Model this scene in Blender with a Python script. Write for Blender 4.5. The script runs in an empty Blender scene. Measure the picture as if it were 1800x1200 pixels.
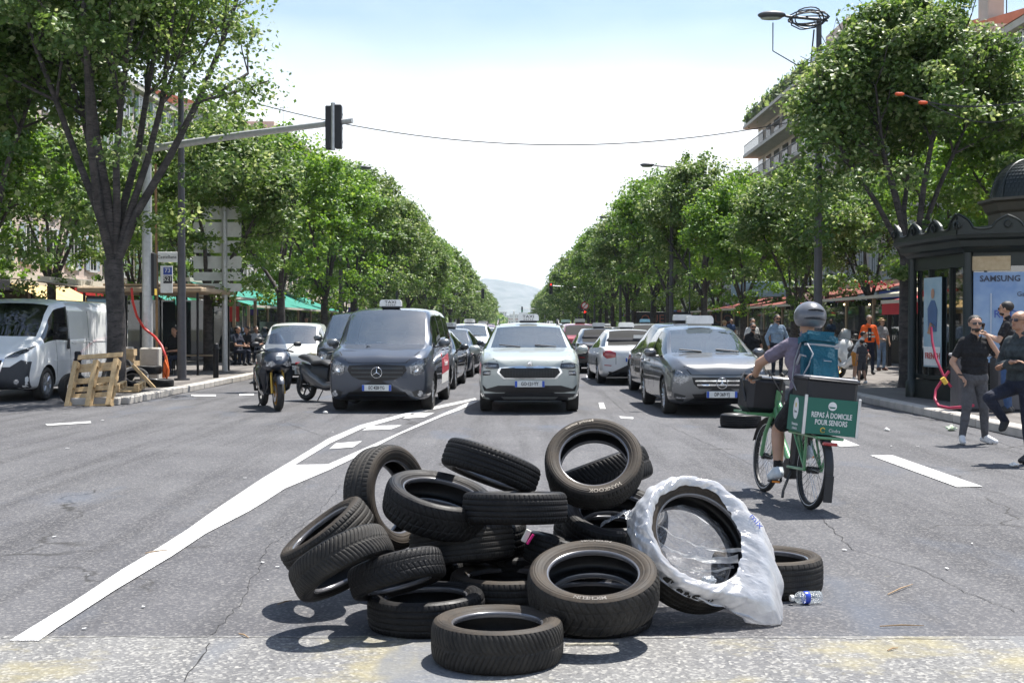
import bpy, bmesh, math, random
import numpy as np
from mathutils import Vector, Matrix, Euler, noise as mnoise
from mathutils.bvhtree import BVHTree
from mathutils.geometry import delaunay_2d_cdt
R = math.radians; PI = math.pi
sc = bpy.context.scene
C = sc.collection

# ------------------------------------------------------------------ camera, sky, sun, exposure
F = 2200.0; CH = 1.57; VX = 905.0; VY = 570.0
cam_d = bpy.data.cameras.new('camera'); cam = bpy.data.objects.new('camera', cam_d); C.objects.link(cam)
cam.location = (0, 0, CH)
cam.rotation_euler = (R(90) - math.atan(30 / F), 0, math.atan(5 / F))
cam_d.sensor_width = 36; cam_d.lens = 44.0; cam_d.clip_end = 30000; cam_d.clip_start = 0.1
sc.camera = cam
SUN_EL, SUN_AZ = 67.0, 43.0
w = bpy.data.worlds.new('World'); sc.world = w; w.use_nodes = True
nt = w.node_tree; nt.nodes.clear()
wo = nt.nodes.new('ShaderNodeOutputWorld'); bg = nt.nodes.new('ShaderNodeBackground')
sky = nt.nodes.new('ShaderNodeTexSky'); sky.sky_type = 'NISHITA'; sky.sun_disc = False
sky.sun_elevation = R(SUN_EL); sky.sun_rotation = R(SUN_AZ); sky.air_density = 1.1; sky.dust_density = 1.0; sky.ozone_density = 1.6
tc = nt.nodes.new('ShaderNodeTexCoord'); mp = nt.nodes.new('ShaderNodeMapping'); mp.inputs['Scale'].default_value = (1.0, 1.0, 3.2)
mp.inputs['Location'].default_value = (0.35, 0.0, 0.1)
nz = nt.nodes.new('ShaderNodeTexNoise'); nz.inputs['Scale'].default_value = 1.7; nz.inputs['Detail'].default_value = 7; nz.inputs['Roughness'].default_value = 0.55
cr = nt.nodes.new('ShaderNodeValToRGB'); cr.color_ramp.elements[0].position = 0.45; cr.color_ramp.elements[1].position = 0.72
mx = nt.nodes.new('ShaderNodeMix'); mx.data_type = 'RGBA'; mx.inputs[7].default_value = (9.0, 9.1, 9.2, 1)
# thin cirrus veil, thicker towards the horizon all the way round
sep = nt.nodes.new('ShaderNodeSeparateXYZ'); mr = nt.nodes.new('ShaderNodeMapRange')
mr.inputs[1].default_value = 0.12; mr.inputs[2].default_value = 0.238; mr.inputs[3].default_value = 1.0; mr.inputs[4].default_value = 0.0
mad = nt.nodes.new('ShaderNodeMath'); mad.operation = 'ADD'; mad.use_clamp = True
mml = nt.nodes.new('ShaderNodeMath'); mml.operation = 'MULTIPLY'; mml.inputs[1].default_value = 0.30
L = nt.links.new
L(tc.outputs['Generated'], mp.inputs[0]); L(mp.outputs[0], nz.inputs['Vector']); L(nz.outputs[0], cr.inputs[0])
L(tc.outputs['Generated'], sep.inputs[0]); L(sep.outputs[2], mr.inputs[0]); L(cr.outputs[0], mml.inputs[0])
L(mml.outputs[0], mad.inputs[0]); L(mr.outputs[0], mad.inputs[1]); L(mad.outputs[0], mx.inputs[0])
L(sky.outputs[0], mx.inputs[6]); L(mx.outputs[2], bg.inputs[0]); L(bg.outputs[0], wo.inputs[0])
bg.inputs[1].default_value = 0.085
sl = bpy.data.lights.new('sun', 'SUN'); sun = bpy.data.objects.new('sun', sl); C.objects.link(sun)
sl.energy = 5.0; sl.angle = R(0.53); sl.color = (1.0, 0.96, 0.9)
SD = Vector((math.cos(R(SUN_EL)) * math.sin(R(SUN_AZ)), math.cos(R(SUN_EL)) * math.cos(R(SUN_AZ)), math.sin(R(SUN_EL))))
sun.rotation_euler = SD.to_track_quat('Z', 'Y').to_euler(); sun.location = (0, 0, 60)
sc.render.engine = 'CYCLES'
sc.view_settings.view_transform = 'Standard'; sc.view_settings.look = 'None'
sc.view_settings.exposure = 1.05; sc.view_settings.gamma = 1; sc.view_settings.use_curve_mapping = False
sc.cycles.max_bounces = 8; sc.cycles.transparent_max_bounces = 16; sc.cycles.volume_bounces = 0

# ------------------------------------------------------------------ helpers
rnd = random.Random(7)
def PX(px, py, D): return Vector(((px - VX) / F * D, D, CH - (py - VY) / F * D))
def G(px, py, z=0.0):
    D = (CH - z) * F / (py - VY); return Vector(((px - VX) / F * D, D, z))

def link(o, parent=None):
    C.objects.link(o)
    if parent is not None: o.parent = parent
    return o
def tag(o, label=None, cat=None, group=None, kind=None):
    if label: o['label'] = label
    if cat: o['category'] = cat
    if group: o['group'] = group
    if kind: o['kind'] = kind
    return o
def thing(name, label, cat, loc=(0, 0, 0), rz=0.0, group=None):
    o = bpy.data.objects.new(name, None); o.empty_display_size = 0.2; link(o)
    o.location = loc; o.rotation_euler = (0, 0, rz); return tag(o, label, cat, group)
def kids(o): return [c for c in ALLK.get(o.name, [])]
def copy_tree(o, parent=None, mats=None):
    c = o.copy(); C.objects.link(c)
    if parent is not None: c.parent = parent
    if mats and o.type == 'MESH':
        for s in c.material_slots:
            if s.material and s.material.name in mats:
                m = mats[s.material.name]; s.link = 'OBJECT'; s.material = m
    for ch in o.children: copy_tree(ch, c, mats)
    return c

# --- materials
MATS = {}
def N(t, ty, **kw):
    n = t.nodes.new(ty)
    for k, v in kw.items():
        try: n.inputs[k].default_value = v
        except Exception: setattr(n, k, v)
    return n
def mat(name, col, rough=0.6, metal=0.0, var=0.12, vs=6.0, bump=0.0, bs=40.0, coat=0.0, spec=0.5, col2=None, trans=0.0, detail=4):
    if name in MATS: return MATS[name]
    m = bpy.data.materials.new(name); m.use_nodes = True; t = m.node_tree; b = t.nodes['Principled BSDF']
    b.inputs['Roughness'].default_value = rough; b.inputs['Metallic'].default_value = metal
    b.inputs['Coat Weight'].default_value = coat; b.inputs['Coat Roughness'].default_value = 0.04
    b.inputs['Specular IOR Level'].default_value = spec
    if trans: b.inputs['Transmission Weight'].default_value = trans
    tc = N(t, 'ShaderNodeTexCoord'); n = N(t, 'ShaderNodeTexNoise', Scale=vs, Detail=detail, Roughness=0.6)
    t.links.new(tc.outputs['Object'], n.inputs['Vector'])
    cr = N(t, 'ShaderNodeValToRGB'); c = Vector(col[:3]); c2 = Vector(col2) if col2 else c * (1 + var)
    c1 = c if col2 else c * (1 - var)
    cr.color_ramp.elements[0].position = 0.3; cr.color_ramp.elements[1].position = 0.7
    cr.color_ramp.elements[0].color = (*c1, 1); cr.color_ramp.elements[1].color = (*c2, 1)
    t.links.new(n.outputs[0], cr.inputs[0]); t.links.new(cr.outputs[0], b.inputs['Base Color'])
    if bump:
        n2 = N(t, 'ShaderNodeTexNoise', Scale=bs, Detail=5); t.links.new(tc.outputs['Object'], n2.inputs['Vector'])
        bp = N(t, 'ShaderNodeBump', Strength=bump, Distance=0.01); t.links.new(n2.outputs[0], bp.inputs['Height']); t.links.new(bp.outputs[0], b.inputs['Normal'])
    MATS[name] = m; return m
def paint(name, col, metal=0.0, rough=0.35):
    return mat(name, col, rough, metal, 0.03, 1.5, coat=1.0)
def glass(name, tint=(0.5, 0.56, 0.55), rough=0.02, refl=0.5, alpha=0.75, body=(0.02, 0.025, 0.03)):
    """window pane: see-through share, glossy share and a thin diffuse body"""
    if name in MATS: return MATS[name]
    m = bpy.data.materials.new(name); m.use_nodes = True; t = m.node_tree; t.nodes.clear()
    o = N(t, 'ShaderNodeOutputMaterial'); tr = N(t, 'ShaderNodeBsdfTransparent', Color=(*tint, 1)); gl = N(t, 'ShaderNodeBsdfGlossy', Roughness=rough, Color=(1, 1, 1, 1))
    df = N(t, 'ShaderNodeBsdfDiffuse', Color=(*body, 1)); fr = N(t, 'ShaderNodeFresnel', IOR=1.5 + refl); m1 = N(t, 'ShaderNodeMixShader', Fac=alpha); m2 = N(t, 'ShaderNodeMixShader')
    t.links.new(df.outputs[0], m1.inputs[1]); t.links.new(tr.outputs[0], m1.inputs[2]); t.links.new(fr.outputs[0], m2.inputs[0])
    t.links.new(m1.outputs[0], m2.inputs[1]); t.links.new(gl.outputs[0], m2.inputs[2]); t.links.new(m2.outputs[0], o.inputs[0])
    MATS[name] = m; return m
def emis(name, col, s):
    if name in MATS: return MATS[name]
    m = bpy.data.materials.new(name); m.use_nodes = True; b = m.node_tree.nodes['Principled BSDF']
    b.inputs['Base Color'].default_value = (*col, 1); b.inputs['Emission Color'].default_value = (*col, 1); b.inputs['Emission Strength'].default_value = s
    MATS[name] = m; return m

# --- mesh builder
class MB:
    def __init__(s): s.v = []; s.f = []; s.m = []; s.T = Matrix.Identity(4); s.k = 0
    def at(s, loc=(0, 0, 0), rot=(0, 0, 0)):
        s.T = Matrix.Translation(loc) @ Euler(rot).to_matrix().to_4x4(); return s
    def add(s, vs, fs):
        b = len(s.v); s.v += [s.T @ Vector(v) for v in vs]; s.f += [tuple(i + b for i in f) for f in fs]; s.m += [s.k] * len(fs); return s
    def mat(s, k): s.k = k; return s
    def box(s, c, d, bev=0.0):
        hx, hy, hz = d[0] / 2, d[1] / 2, d[2] / 2; cx, cy, cz = c
        if bev <= 0:
            vs = [(cx + x * hx, cy + y * hy, cz + z * hz) for z in (-1, 1) for y in (-1, 1) for x in (-1, 1)]
            return s.add(vs, [(0, 2, 3, 1), (4, 5, 7, 6), (0, 1, 5, 4), (2, 6, 7, 3), (0, 4, 6, 2), (1, 3, 7, 5)])
        h = (hx, hy, hz); e = min(bev, hx * .95, hy * .95, hz * .95); vs = []; ix = {}
        for sx in (-1, 1):
            for sy in (-1, 1):
                for sz in (-1, 1):
                    for a in range(3):
                        q = [h[i] - (0 if i == a else e) for i in range(3)]
                        ix[(a, sx, sy, sz)] = len(vs); vs.append((cx + sx * q[0], cy + sy * q[1], cz + sz * q[2]))
        fs = []
        for a in range(3):
            b, c2 = (a + 1) % 3, (a + 2) % 3
            for sg in (-1, 1):
                def key(aa, p, q):
                    k = [0, 0, 0]; k[a] = sg; k[b] = p; k[c2] = q; return ix[(aa, *k)]
                fs.append((key(a, -1, -1), key(a, 1, -1), key(a, 1, 1), key(a, -1, 1)))
            for p in (-1, 1):
                for q in (-1, 1):
                    def k2(aa, sa):
                        k = [0, 0, 0]; k[a] = sa; k[b] = p; k[c2] = q; return ix[(aa, *k)]
                    fs.append((k2(b, -1), k2(b, 1), k2(c2, 1), k2(c2, -1)))
        for sx in (-1, 1):
            for sy in (-1, 1):
                for sz in (-1, 1): fs.append(tuple(ix[(a, sx, sy, sz)] for a in range(3)))
        return s.add(vs, fs)
    def tube(s, pts, rad, n=8, cap=True, flat=1.0):
        pts = [Vector(p) for p in pts]; r = rad if isinstance(rad, (list, tuple)) else [rad] * len(pts)
        vs = []; up = None
        for i, p in enumerate(pts):
            d = (pts[min(i + 1, len(pts) - 1)] - pts[max(i - 1, 0)])
            d = d.normalized() if d.length > 1e-9 else Vector((0, 0, 1))
            if up is None: up = d.orthogonal().normalized()
            up = (up - d * up.dot(d)); up = up.normalized() if up.length > 1e-6 else d.orthogonal().normalized()
            q = d.cross(up)
            for j in range(n):
                a = 2 * PI * j / n; vs.append(p + up * (math.cos(a) * r[i]) + q * (math.sin(a) * r[i] * flat))
        fs = [(i * n + j, i * n + (j + 1) % n, (i + 1) * n + (j + 1) % n, (i + 1) * n + j) for i in range(len(pts) - 1) for j in range(n)]
        if cap: fs += [tuple(range(n - 1, -1, -1)), tuple((len(pts) - 1) * n + j for j in range(n))]
        return s.add(vs, fs)
    def lathe(s, prof, n=24, axis='z', a0=0, a1=2 * PI):
        full = abs(a1 - a0 - 2 * PI) < 1e-6; m = n if full else n + 1; vs = []
        for (r, z) in prof:
            for j in range(m):
                a = a0 + (a1 - a0) * j / n; x, y = r * math.cos(a), r * math.sin(a)
                vs.append((x, y, z) if axis == 'z' else ((z, x, y) if axis == 'x' else (x, z, y)))
        fs = []
        for i in range(len(prof) - 1):
            for j in range(n if full else n):
                k = (j + 1) % m if full else j + 1
                fs.append((i * m + j, i * m + k, (i + 1) * m + k, (i + 1) * m + j))
        return s.add(vs, fs)
    def prism(s, pts, z0, z1, axis='z'):
        n = len(pts)
        def q(p, z): return (p[0], p[1], z) if axis == 'z' else ((z, p[0], p[1]) if axis == 'x' else (p[0], z, p[1]))
        vs = [q(p, z0) for p in pts] + [q(p, z1) for p in pts]
        fs = [tuple(range(n - 1, -1, -1)), tuple(range(n, 2 * n))] + [(i, (i + 1) % n, n + (i + 1) % n, n + i) for i in range(n)]
        return s.add(vs, fs)
    def ell(s, c, r, n=12, m=8):
        vs = [(c[0], c[1], c[2] - r[2])]; 
        for i in range(1, m):
            t = -PI / 2 + PI * i / m
            for j in range(n):
                a = 2 * PI * j / n; vs.append((c[0] + r[0] * math.cos(t) * math.cos(a), c[1] + r[1] * math.cos(t) * math.sin(a), c[2] + r[2] * math.sin(t)))
        vs.append((c[0], c[1], c[2] + r[2])); fs = []; T = len(vs) - 1
        for j in range(n): fs.append((0, 1 + (j + 1) % n, 1 + j)); fs.append((T, T - n + j, T - n + (j + 1) % n))
        for i in range(m - 2):
            for j in range(n): a = 1 + i * n; fs.append((a + j, a + (j + 1) % n, a + n + (j + 1) % n, a + n + j))
        return s.add(vs, fs)
    def mesh(s, name, mats, smooth=None, recalc=True):
        me = bpy.data.meshes.new(name); me.from_pydata([tuple(v) for v in s.v], [], s.f)
        for m in (mats if isinstance(mats, (list, tuple)) else [mats]): me.materials.append(m)
        if any(s.m): me.polygons.foreach_set('material_index', s.m)
        if recalc:
            bm = bmesh.new(); bm.from_mesh(me); bmesh.ops.recalc_face_normals(bm, faces=bm.faces); bm.to_mesh(me); bm.free()
        if smooth is not None: shade(me, smooth)
        return me
    def build(s, name, mats, parent=None, smooth=None, loc=None):
        o = bpy.data.objects.new(name, s.mesh(name, mats, smooth)); link(o, parent)
        if loc is not None: o.location = loc
        return o
def shade(me, ang=40):
    me.polygons.foreach_set('use_smooth', [True] * len(me.polygons))
    if ang < 170:
        bm = bmesh.new(); bm.from_mesh(me); t = R(ang)
        for e in bm.edges:
            if len(e.link_faces) == 2 and e.calc_face_angle(0) > t: e.smooth = False
        bm.to_mesh(me); bm.free()
def npmesh(name, V, Fq, mats, smooth=True, mi=None):
    me = bpy.data.meshes.new(name); V = np.asarray(V, np.float32); Fq = np.asarray(Fq, np.int32); k = Fq.shape[1]
    me.vertices.add(len(V)); me.vertices.foreach_set('co', V.ravel()); me.loops.add(Fq.size); me.loops.foreach_set('vertex_index', Fq.ravel())
    me.polygons.add(len(Fq)); me.polygons.foreach_set('loop_start', np.arange(0, Fq.size, k, dtype=np.int32))
    me.polygons.foreach_set('use_smooth', np.full(len(Fq), smooth))
    for m in (mats if isinstance(mats, (list, tuple)) else [mats]): me.materials.append(m)
    if mi is not None: me.polygons.foreach_set('material_index', np.asarray(mi, np.int32))
    me.update(calc_edges=True); me.validate(); return me
def mobj(name, me, parent=None): return link(bpy.data.objects.new(name, me), parent)
def text_mesh(s, size, mt, extrude=0.003, sx=1.0, align='CENTER', bold=0.0):
    cu = bpy.data.curves.new('lettering', 'FONT'); cu.body = s; cu.size = size; cu.extrude = extrude; cu.align_x = align; cu.align_y = 'CENTER'; cu.offset = bold; cu.resolution_u = 2
    o = bpy.data.objects.new('tmp', cu); C.objects.link(o)
    me = bpy.data.meshes.new_from_object(o.evaluated_get(bpy.context.evaluated_depsgraph_get())); bpy.data.objects.remove(o)
    me.materials.clear(); me.materials.append(mt)
    for v in me.vertices: v.co.x *= sx
    return me
def text(s, size, mt, parent, loc, rot=(R(90), 0, 0), sx=1.0, extrude=0.003, name='lettering', bold=0.0, align='CENTER'):
    o = mobj(name, text_mesh(s, size, mt, extrude, sx, align, bold), parent); o.location = loc; o.rotation_euler = rot; return o
# ------------------------------------------------------------------ ground, road, pavements
def ground_mat(name, base, light, spk, stains, coarse=False, paved=False):
    m = bpy.data.materials.new(name); m.use_nodes = True; t = m.node_tree; b = t.nodes['Principled BSDF']; Lk = t.links.new
    b.inputs['Roughness'].default_value = 0.85; b.inputs['Specular IOR Level'].default_value = 0.3
    tc = N(t, 'ShaderNodeTexCoord')
    def noi(scale, det=6, rough=.6, vec=None):
        n = N(t, 'ShaderNodeTexNoise', Scale=scale, Detail=det, Roughness=rough); Lk(vec or tc.outputs['Object'], n.inputs['Vector']); return n.outputs[0]
    def ramp(i, p0, p1, c0=(0, 0, 0, 1), c1=(1, 1, 1, 1)):
        r = N(t, 'ShaderNodeValToRGB'); r.color_ramp.elements[0].position = p0; r.color_ramp.elements[1].position = p1
        r.color_ramp.elements[0].color = c0; r.color_ramp.elements[1].color = c1; Lk(i, r.inputs[0]); return r.outputs[0]
    def mixc(f, a, c, ty='MIX'):
        x = N(t, 'ShaderNodeMix', data_type='RGBA', blend_type=ty); Lk(f, x.inputs[0])
        (Lk(a, x.inputs[6]) if not isinstance(a, tuple) else setattr(x.inputs[6], 'default_value', a))
        (Lk(c, x.inputs[7]) if not isinstance(c, tuple) else setattr(x.inputs[7], 'default_value', c)); return x.outputs[2]
    g1 = (*base, 1); g2 = (*light, 1)
    col = mixc(ramp(noi(0.55, 5, .65), .36, .66), g1, g2)
    mpg = N(t, 'ShaderNodeMapping'); mpg.inputs['Scale'].default_value = (2.6, .16, 1); Lk(tc.outputs['Object'], mpg.inputs[0])
    col = mixc(ramp(noi(1.1, 5, .6, mpg.outputs[0]), .46, .66, (0, 0, 0, 1), (.8, .8, .8, 1)), col, tuple(c * .66 for c in base) + (1,))
    vz = N(t, 'ShaderNodeTexVoronoi', Scale=(60 if coarse else 68)); Lk(tc.outputs['Object'], vz.inputs['Vector'])
    sp = ramp(vz.outputs['Color'], .55, .95)
    col = mixc(ramp(sp, .0, 1.0, (0, 0, 0, 1), (spk[1],) * 3 + (1,)), col, (*spk[0], 1))
    dk = ramp(noi(130 if not coarse else 55, 2), .56, .66, (0, 0, 0, 1), (.55,) * 3 + (1,))
    col = mixc(dk, col, tuple(c * .35 for c in base) + (1,))
    if stains == 'road':
        # cracks: thin wandering lines where two warped fields cross
        wv = N(t, 'ShaderNodeTexVoronoi', feature='DISTANCE_TO_EDGE', Scale=0.17); wn = N(t, 'ShaderNodeTexNoise', Scale=1.6, Detail=6); Lk(tc.outputs['Object'], wn.inputs['Vector'])
        va = N(t, 'ShaderNodeVectorMath', operation='MULTIPLY_ADD'); Lk(wn.outputs['Color'], va.inputs[0]); va.inputs[1].default_value = (.9, .9, 0); Lk(tc.outputs['Object'], va.inputs[2]); Lk(va.outputs[0], wv.inputs['Vector'])
        ck = ramp(wv.outputs['Distance'], .0005, .0028, (1, 1, 1, 1), (0, 0, 0, 1))
        gate = ramp(noi(.33, 3), .5, .56)
        cg = N(t, 'ShaderNodeMath', operation='MULTIPLY'); Lk(ck, cg.inputs[0]); Lk(gate, cg.inputs[1])
        col = mixc(cg.outputs[0], col, (.025, .024, .023, 1))
        # bluish scrubbed patches and a few faded yellow marks
        mpb = N(t, 'ShaderNodeMapping'); mpb.inputs['Scale'].default_value = (.8, .35, 1); mpb.inputs['Location'].default_value = (3.1, 1.7, 0); mpb.inputs['Rotation'].default_value = (0, 0, .5); Lk(tc.outputs['Object'], mpb.inputs[0])
        col = mixc(ramp(noi(1.0, 4, .55, mpb.outputs[0]), .58, .70, (0, 0, 0, 1), (.55,) * 3 + (1,)), col, (.085, .10, .13, 1))
        mpy = N(t, 'ShaderNodeMapping'); mpy.inputs['Location'].default_value = (9.1, 3.7, 0); Lk(tc.outputs['Object'], mpy.inputs[0])
        col = mixc(ramp(noi(2.2, 6, .75, mpy.outputs[0]), .69, .74, (0, 0, 0, 1), (.5,) * 3 + (1,)), col, (.34, .30, .17, 1))
    if stains == 'slab':
        mpy = N(t, 'ShaderNodeMapping'); mpy.inputs['Location'].default_value = (2.3, 5.2, 0); mpy.inputs['Scale'].default_value = (.8, 1.0, 1); Lk(tc.outputs['Object'], mpy.inputs[0])
        col = mixc(ramp(noi(1.3, 6, .7, mpy.outputs[0]), .52, .64, (0, 0, 0, 1), (.5,) * 3 + (1,)), col, (.30, .26, .13, 1))
        mpd = N(t, 'ShaderNodeMapping'); mpd.inputs['Location'].default_value = (7.7, 1.1, 0); mpd.inputs['Rotation'].default_value = (0, 0, -.6); mpd.inputs['Scale'].default_value = (1.6, .4, 1); Lk(tc.outputs['Object'], mpd.inputs[0])
        col = mixc(ramp(noi(1.0, 4, .5, mpd.outputs[0]), .60, .66, (0, 0, 0, 1), (.7,) * 3 + (1,)), col, (.13, .14, .16, 1))
    Lk(col, b.inputs['Base Color'])
    bp = N(t, 'ShaderNodeBump', Strength=.5 if coarse else .35, Distance=.006); Lk(vz.outputs['Distance'], bp.inputs['Height']); Lk(bp.outputs[0], b.inputs['Normal'])
    return m
asphalt = ground_mat('asphalt', (.070, .070, .077), (.102, .102, .108), ((.26, .25, .24), .55), 'road')
slabm = ground_mat('worn_aggregate', (.13, .13, .135), (.19, .188, .18), ((.42, .41, .38), .7), 'slab', True)
pavem = ground_mat('pavement_asphalt', (.13, .118, .11), (.19, .175, .162), ((.30, .28, .26), .3), 'none')
earth = mat('dry_ground', (.10, .11, .07), .9, vs=.02, col2=(.17, .16, .12))
def sheet(name, pts, z, m, parent=None, kind=None):
    b = MB(); b.add([(p[0], p[1], z) for p in pts], [tuple(range(len(pts)))]); o = b.build(name, m, parent)
    if kind: o['kind'] = kind
    return o
sheet('ground', [(-9000, -300), (9000, -300), (9000, 9500), (-9000, 9500)], -.02, earth, kind='structure')
sheet('road', [(-60, -40), (60, -40), (60, 640), (-60, 640)], 0, asphalt, kind='structure')
sheet('concrete_strip', [(-14, 3.2), (14, 3.2), (14, 6.29), (-14, 6.27)], .004, slabm, kind='structure')

white = bpy.data.materials.new('road_paint'); white.use_nodes = True
def _wp():
    t = white.node_tree; b = t.nodes['Principled BSDF']; b.inputs['Roughness'].default_value = .7
    tc = N(t, 'ShaderNodeTexCoord'); n = N(t, 'ShaderNodeTexNoise', Scale=90, Detail=4, Roughness=.7); n2 = N(t, 'ShaderNodeTexNoise', Scale=3, Detail=5)
    t.links.new(tc.outputs['Object'], n.inputs[0]); t.links.new(tc.outputs['Object'], n2.inputs[0])
    a = N(t, 'ShaderNodeMath', operation='MULTIPLY_ADD'); t.links.new(n2.outputs[0], a.inputs[0]); a.inputs[1].default_value = .22; t.links.new(n.outputs[0], a.inputs[2])
    r = N(t, 'ShaderNodeValToRGB'); r.color_ramp.elements[0].position = .50; r.color_ramp.elements[1].position = .66
    r.color_ramp.elements[0].color = (.25, .25, .26, 1); r.color_ramp.elements[1].color = (.60, .60, .585, 1)
    t.links.new(a.outputs[0], r.inputs[0]); t.links.new(r.outputs[0], b.inputs['Base Color'])
_wp()
marks = [
 [(13,1130),(50,1107),(127,1060),(213,1003),(280,963),(327,933),(373,900),(460,842),(514,814),(518,818),(576,817),(576,828),(500,860),(460,886),(437,900),(360,940),(300,980),(200,1040),(97,1107),(65,1130)],
 [(460,842),(512,811),(576,772),(632,748),(708,728),(740,720),(835,700),(838,703),(745,724),(716,731),(636,754),(580,780),(518,818),(514,814)],
 [(576,817),(660,780),(740,744),(796,720),(830,705),(842,705),(808,721),(780,731),(700,765),(620,807),(576,828)],
 [(578,790),(590,780),(636,776),(620,787)], [(636,757),(652,749),(706,748),(688,755)], [(708,736),(724,727),(764,726),(746,734)],
 [(1530,801),(1570,801),(1728,856),(1683,857)], [(1440,768),(1478,770),(1512,784),(1478,786)],
 [(1052,708),(1061,708),(1065,719),(1055,719)], [(1030,660),(1035,660),(1038,667),(1032,667)], [(1088,732),(1114,734),(1113,737),(1092,736)],
 [(335,694),(379,694),(379,697),(335,697)], [(420,693),(446,692),(446,695),(420,696)], [(78,746),(158,741),(159,744),(82,749)]]
for pts in marks:
    o = sheet('road_marking', [G(x, y) for x, y in pts], .008, white, kind='structure')

crk = mat('crack_fill', (.018, .018, .019), .9)
def crack(pts, w_, name='road_crack'):
    P = [G(x, y, .005) for x, y in pts]; Q = []
    for p, q in zip(P[:-1], P[1:]):
        n = max(2, int((q - p).length / .07)); d = (q - p).normalized(); s_ = Vector((-d.y, d.x, 0))
        for k in range(n): u = k / n; c = p.lerp(q, u) + s_ * mnoise.noise(Vector((p.x + u * 9, p.y * 3, 1))) * .03; w2 = w_ * (.35 + 1.1 * abs(mnoise.noise(Vector((c.x * 9, c.y * 9, 5))))); Q += [c - s_ * w2, c + s_ * w2]
    b = MB(); b.add(Q, [(2 * k, 2 * k + 1, 2 * k + 3, 2 * k + 2) for k in range(len(Q) // 2 - 1)]); o = b.build(name, crk); o['kind'] = 'structure'
crack([(1060, 690), (1100, 725), (1180, 750), (1290, 800), (1450, 880)], .004); crack([(1440, 905), (1500, 965), (1620, 1000), (1700, 1040), (1800, 1080)], .004)
crack([(370, 1118), (430, 1050), (470, 960), (560, 900), (600, 850)], .0028); crack([(0, 1121.5), (600, 1121), (1200, 1122), (1800, 1123)], .006, 'road_joint'); crack([(315, 1200), (375, 1125)], .006); crack([(1490, 700), (1640, 742), (1800, 790)], .006); crack([(500, 742), (560, 764), (600, 770)], .005)
kerbm = mat('kerb_granite', (.33, .31, .28), .8, vs=3, col2=(.46, .43, .39), bump=.3, bs=60)
def pavement(name, pts, z, m): 
    b = MB(); b.prism([(p[0], p[1]) for p in pts], -.01, z); o = b.build(name, m); o['kind'] = 'structure'; return o
pl = pavement('pavement_left', [(-7.82, 24.6), (-8.55, 24.3), (-9.35, 28), (-9.65, 33), (-40, 33.4), (-40, 620), (-7.82, 620)], .13, pavem)
pr = pavement('pavement_right', [(7.24, 8), (45, 8), (45, 620), (7.24, 620)], .13, pavem)
def kerbrun(parent, x, y0, y1, L, side):
    stone = []
    for v in range(3):
        b = MB(); b.box((0, 0, .07), (.26, L - .018, .15), .018); stone.append(b.mesh('kerb_stone', kerbm))
    y = y0
    while y < y1:
        o = mobj('kerb_stone', stone[rnd.randrange(3)], parent); o.location = (x + rnd.uniform(-.008, .008), y + L / 2, rnd.uniform(-.004, .006)); o.rotation_euler = (0, rnd.uniform(-.01, .01), rnd.uniform(-.006, .006) + (PI if rnd.random() < .5 else 0)); y += L
    b = MB(); b.box((x, (y + 620) / 2, .07), (.24, 620 - y, .14), .01); b.build('kerb', kerbm, parent)
kerbrun(pr, 7.12, 8, 60, 1.0, 1); kerbrun(pl, -7.70, 24.5, 66, 1.0, -1)
b = MB(); 
for i in range(1):
    k = mobj('kerb_stone', bpy.data.meshes['kerb_stone'], pl); k.location = (-8.2 - i * 1.0, 24.36, 0); k.rotation_euler = (0, 0, R(90 + 4))

# litter and bits
paper = mat('litter_paper', (.72, .71, .68), .8, var=.05)
twig = mat('dry_twig', (.30, .20, .11), .8)
def crumple(name, loc, s, m, label, cat, seed):
    b = MB(); b.ell((0, 0, .35 * s), (s, s * .75, s * .42), 9, 6); r = random.Random(seed)
    b.v = [v * (1 + r.uniform(-.35, .3)) if v.z > .02 * s else v for v in b.v]
    o = b.build(name, m); o.location = loc; o.rotation_euler = (0, 0, r.random() * 6); zmin = min(v.z for v in b.v); o.location.z -= zmin; return tag(o, label, cat)
lit = [(72,727,.05,'crumpled paper scrap on the asphalt beside the grey taxi van'),(1484,738,.05,'crumpled paper near the right kerb, left of the dashed line'),(1560,757,.05,'paper scrap on asphalt left of the man on the phone'),(240,691,.12,'flattened paper on the left kerb corner by the crates')]
for i, (x, y, s, lb) in enumerate(lit): crumple('paper_scrap', G(x if i else 572, y), s, paper, lb, 'litter', i)
crumple('paper_scrap', G(1783, 820), .05, paper, 'white crumpled wrapper at the feet of the bald man at the right edge', 'litter', 11)
crumple('paper_scrap', G(1672, 757), .09, mat('green_litter', (.35, .5, .25), .7, col2=(.7, .7, .66), vs=25), 'green and white crumpled wrapper in the gutter behind the man on the phone', 'litter', 12)
b = MB()
for i in range(45):
    p = G(rnd.uniform(0, 1800), 590 + 560 * rnd.random() ** 1.1); 
    if abs(p.x) > 6.9 and p.x > 0: continue
    s = rnd.uniform(.004, .012) * (1 + p.y / 18); a = rnd.random() * 6
    b.at((p.x, p.y, .010), (0, 0, a)); b.box((0, 0, 0), (s * 2.2, s, .004))
o = b.build('paper_bits', paper); tag(o, 'scattered scraps of litter and dry leaf bits over the asphalt', 'litter', kind='stuff')
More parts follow.
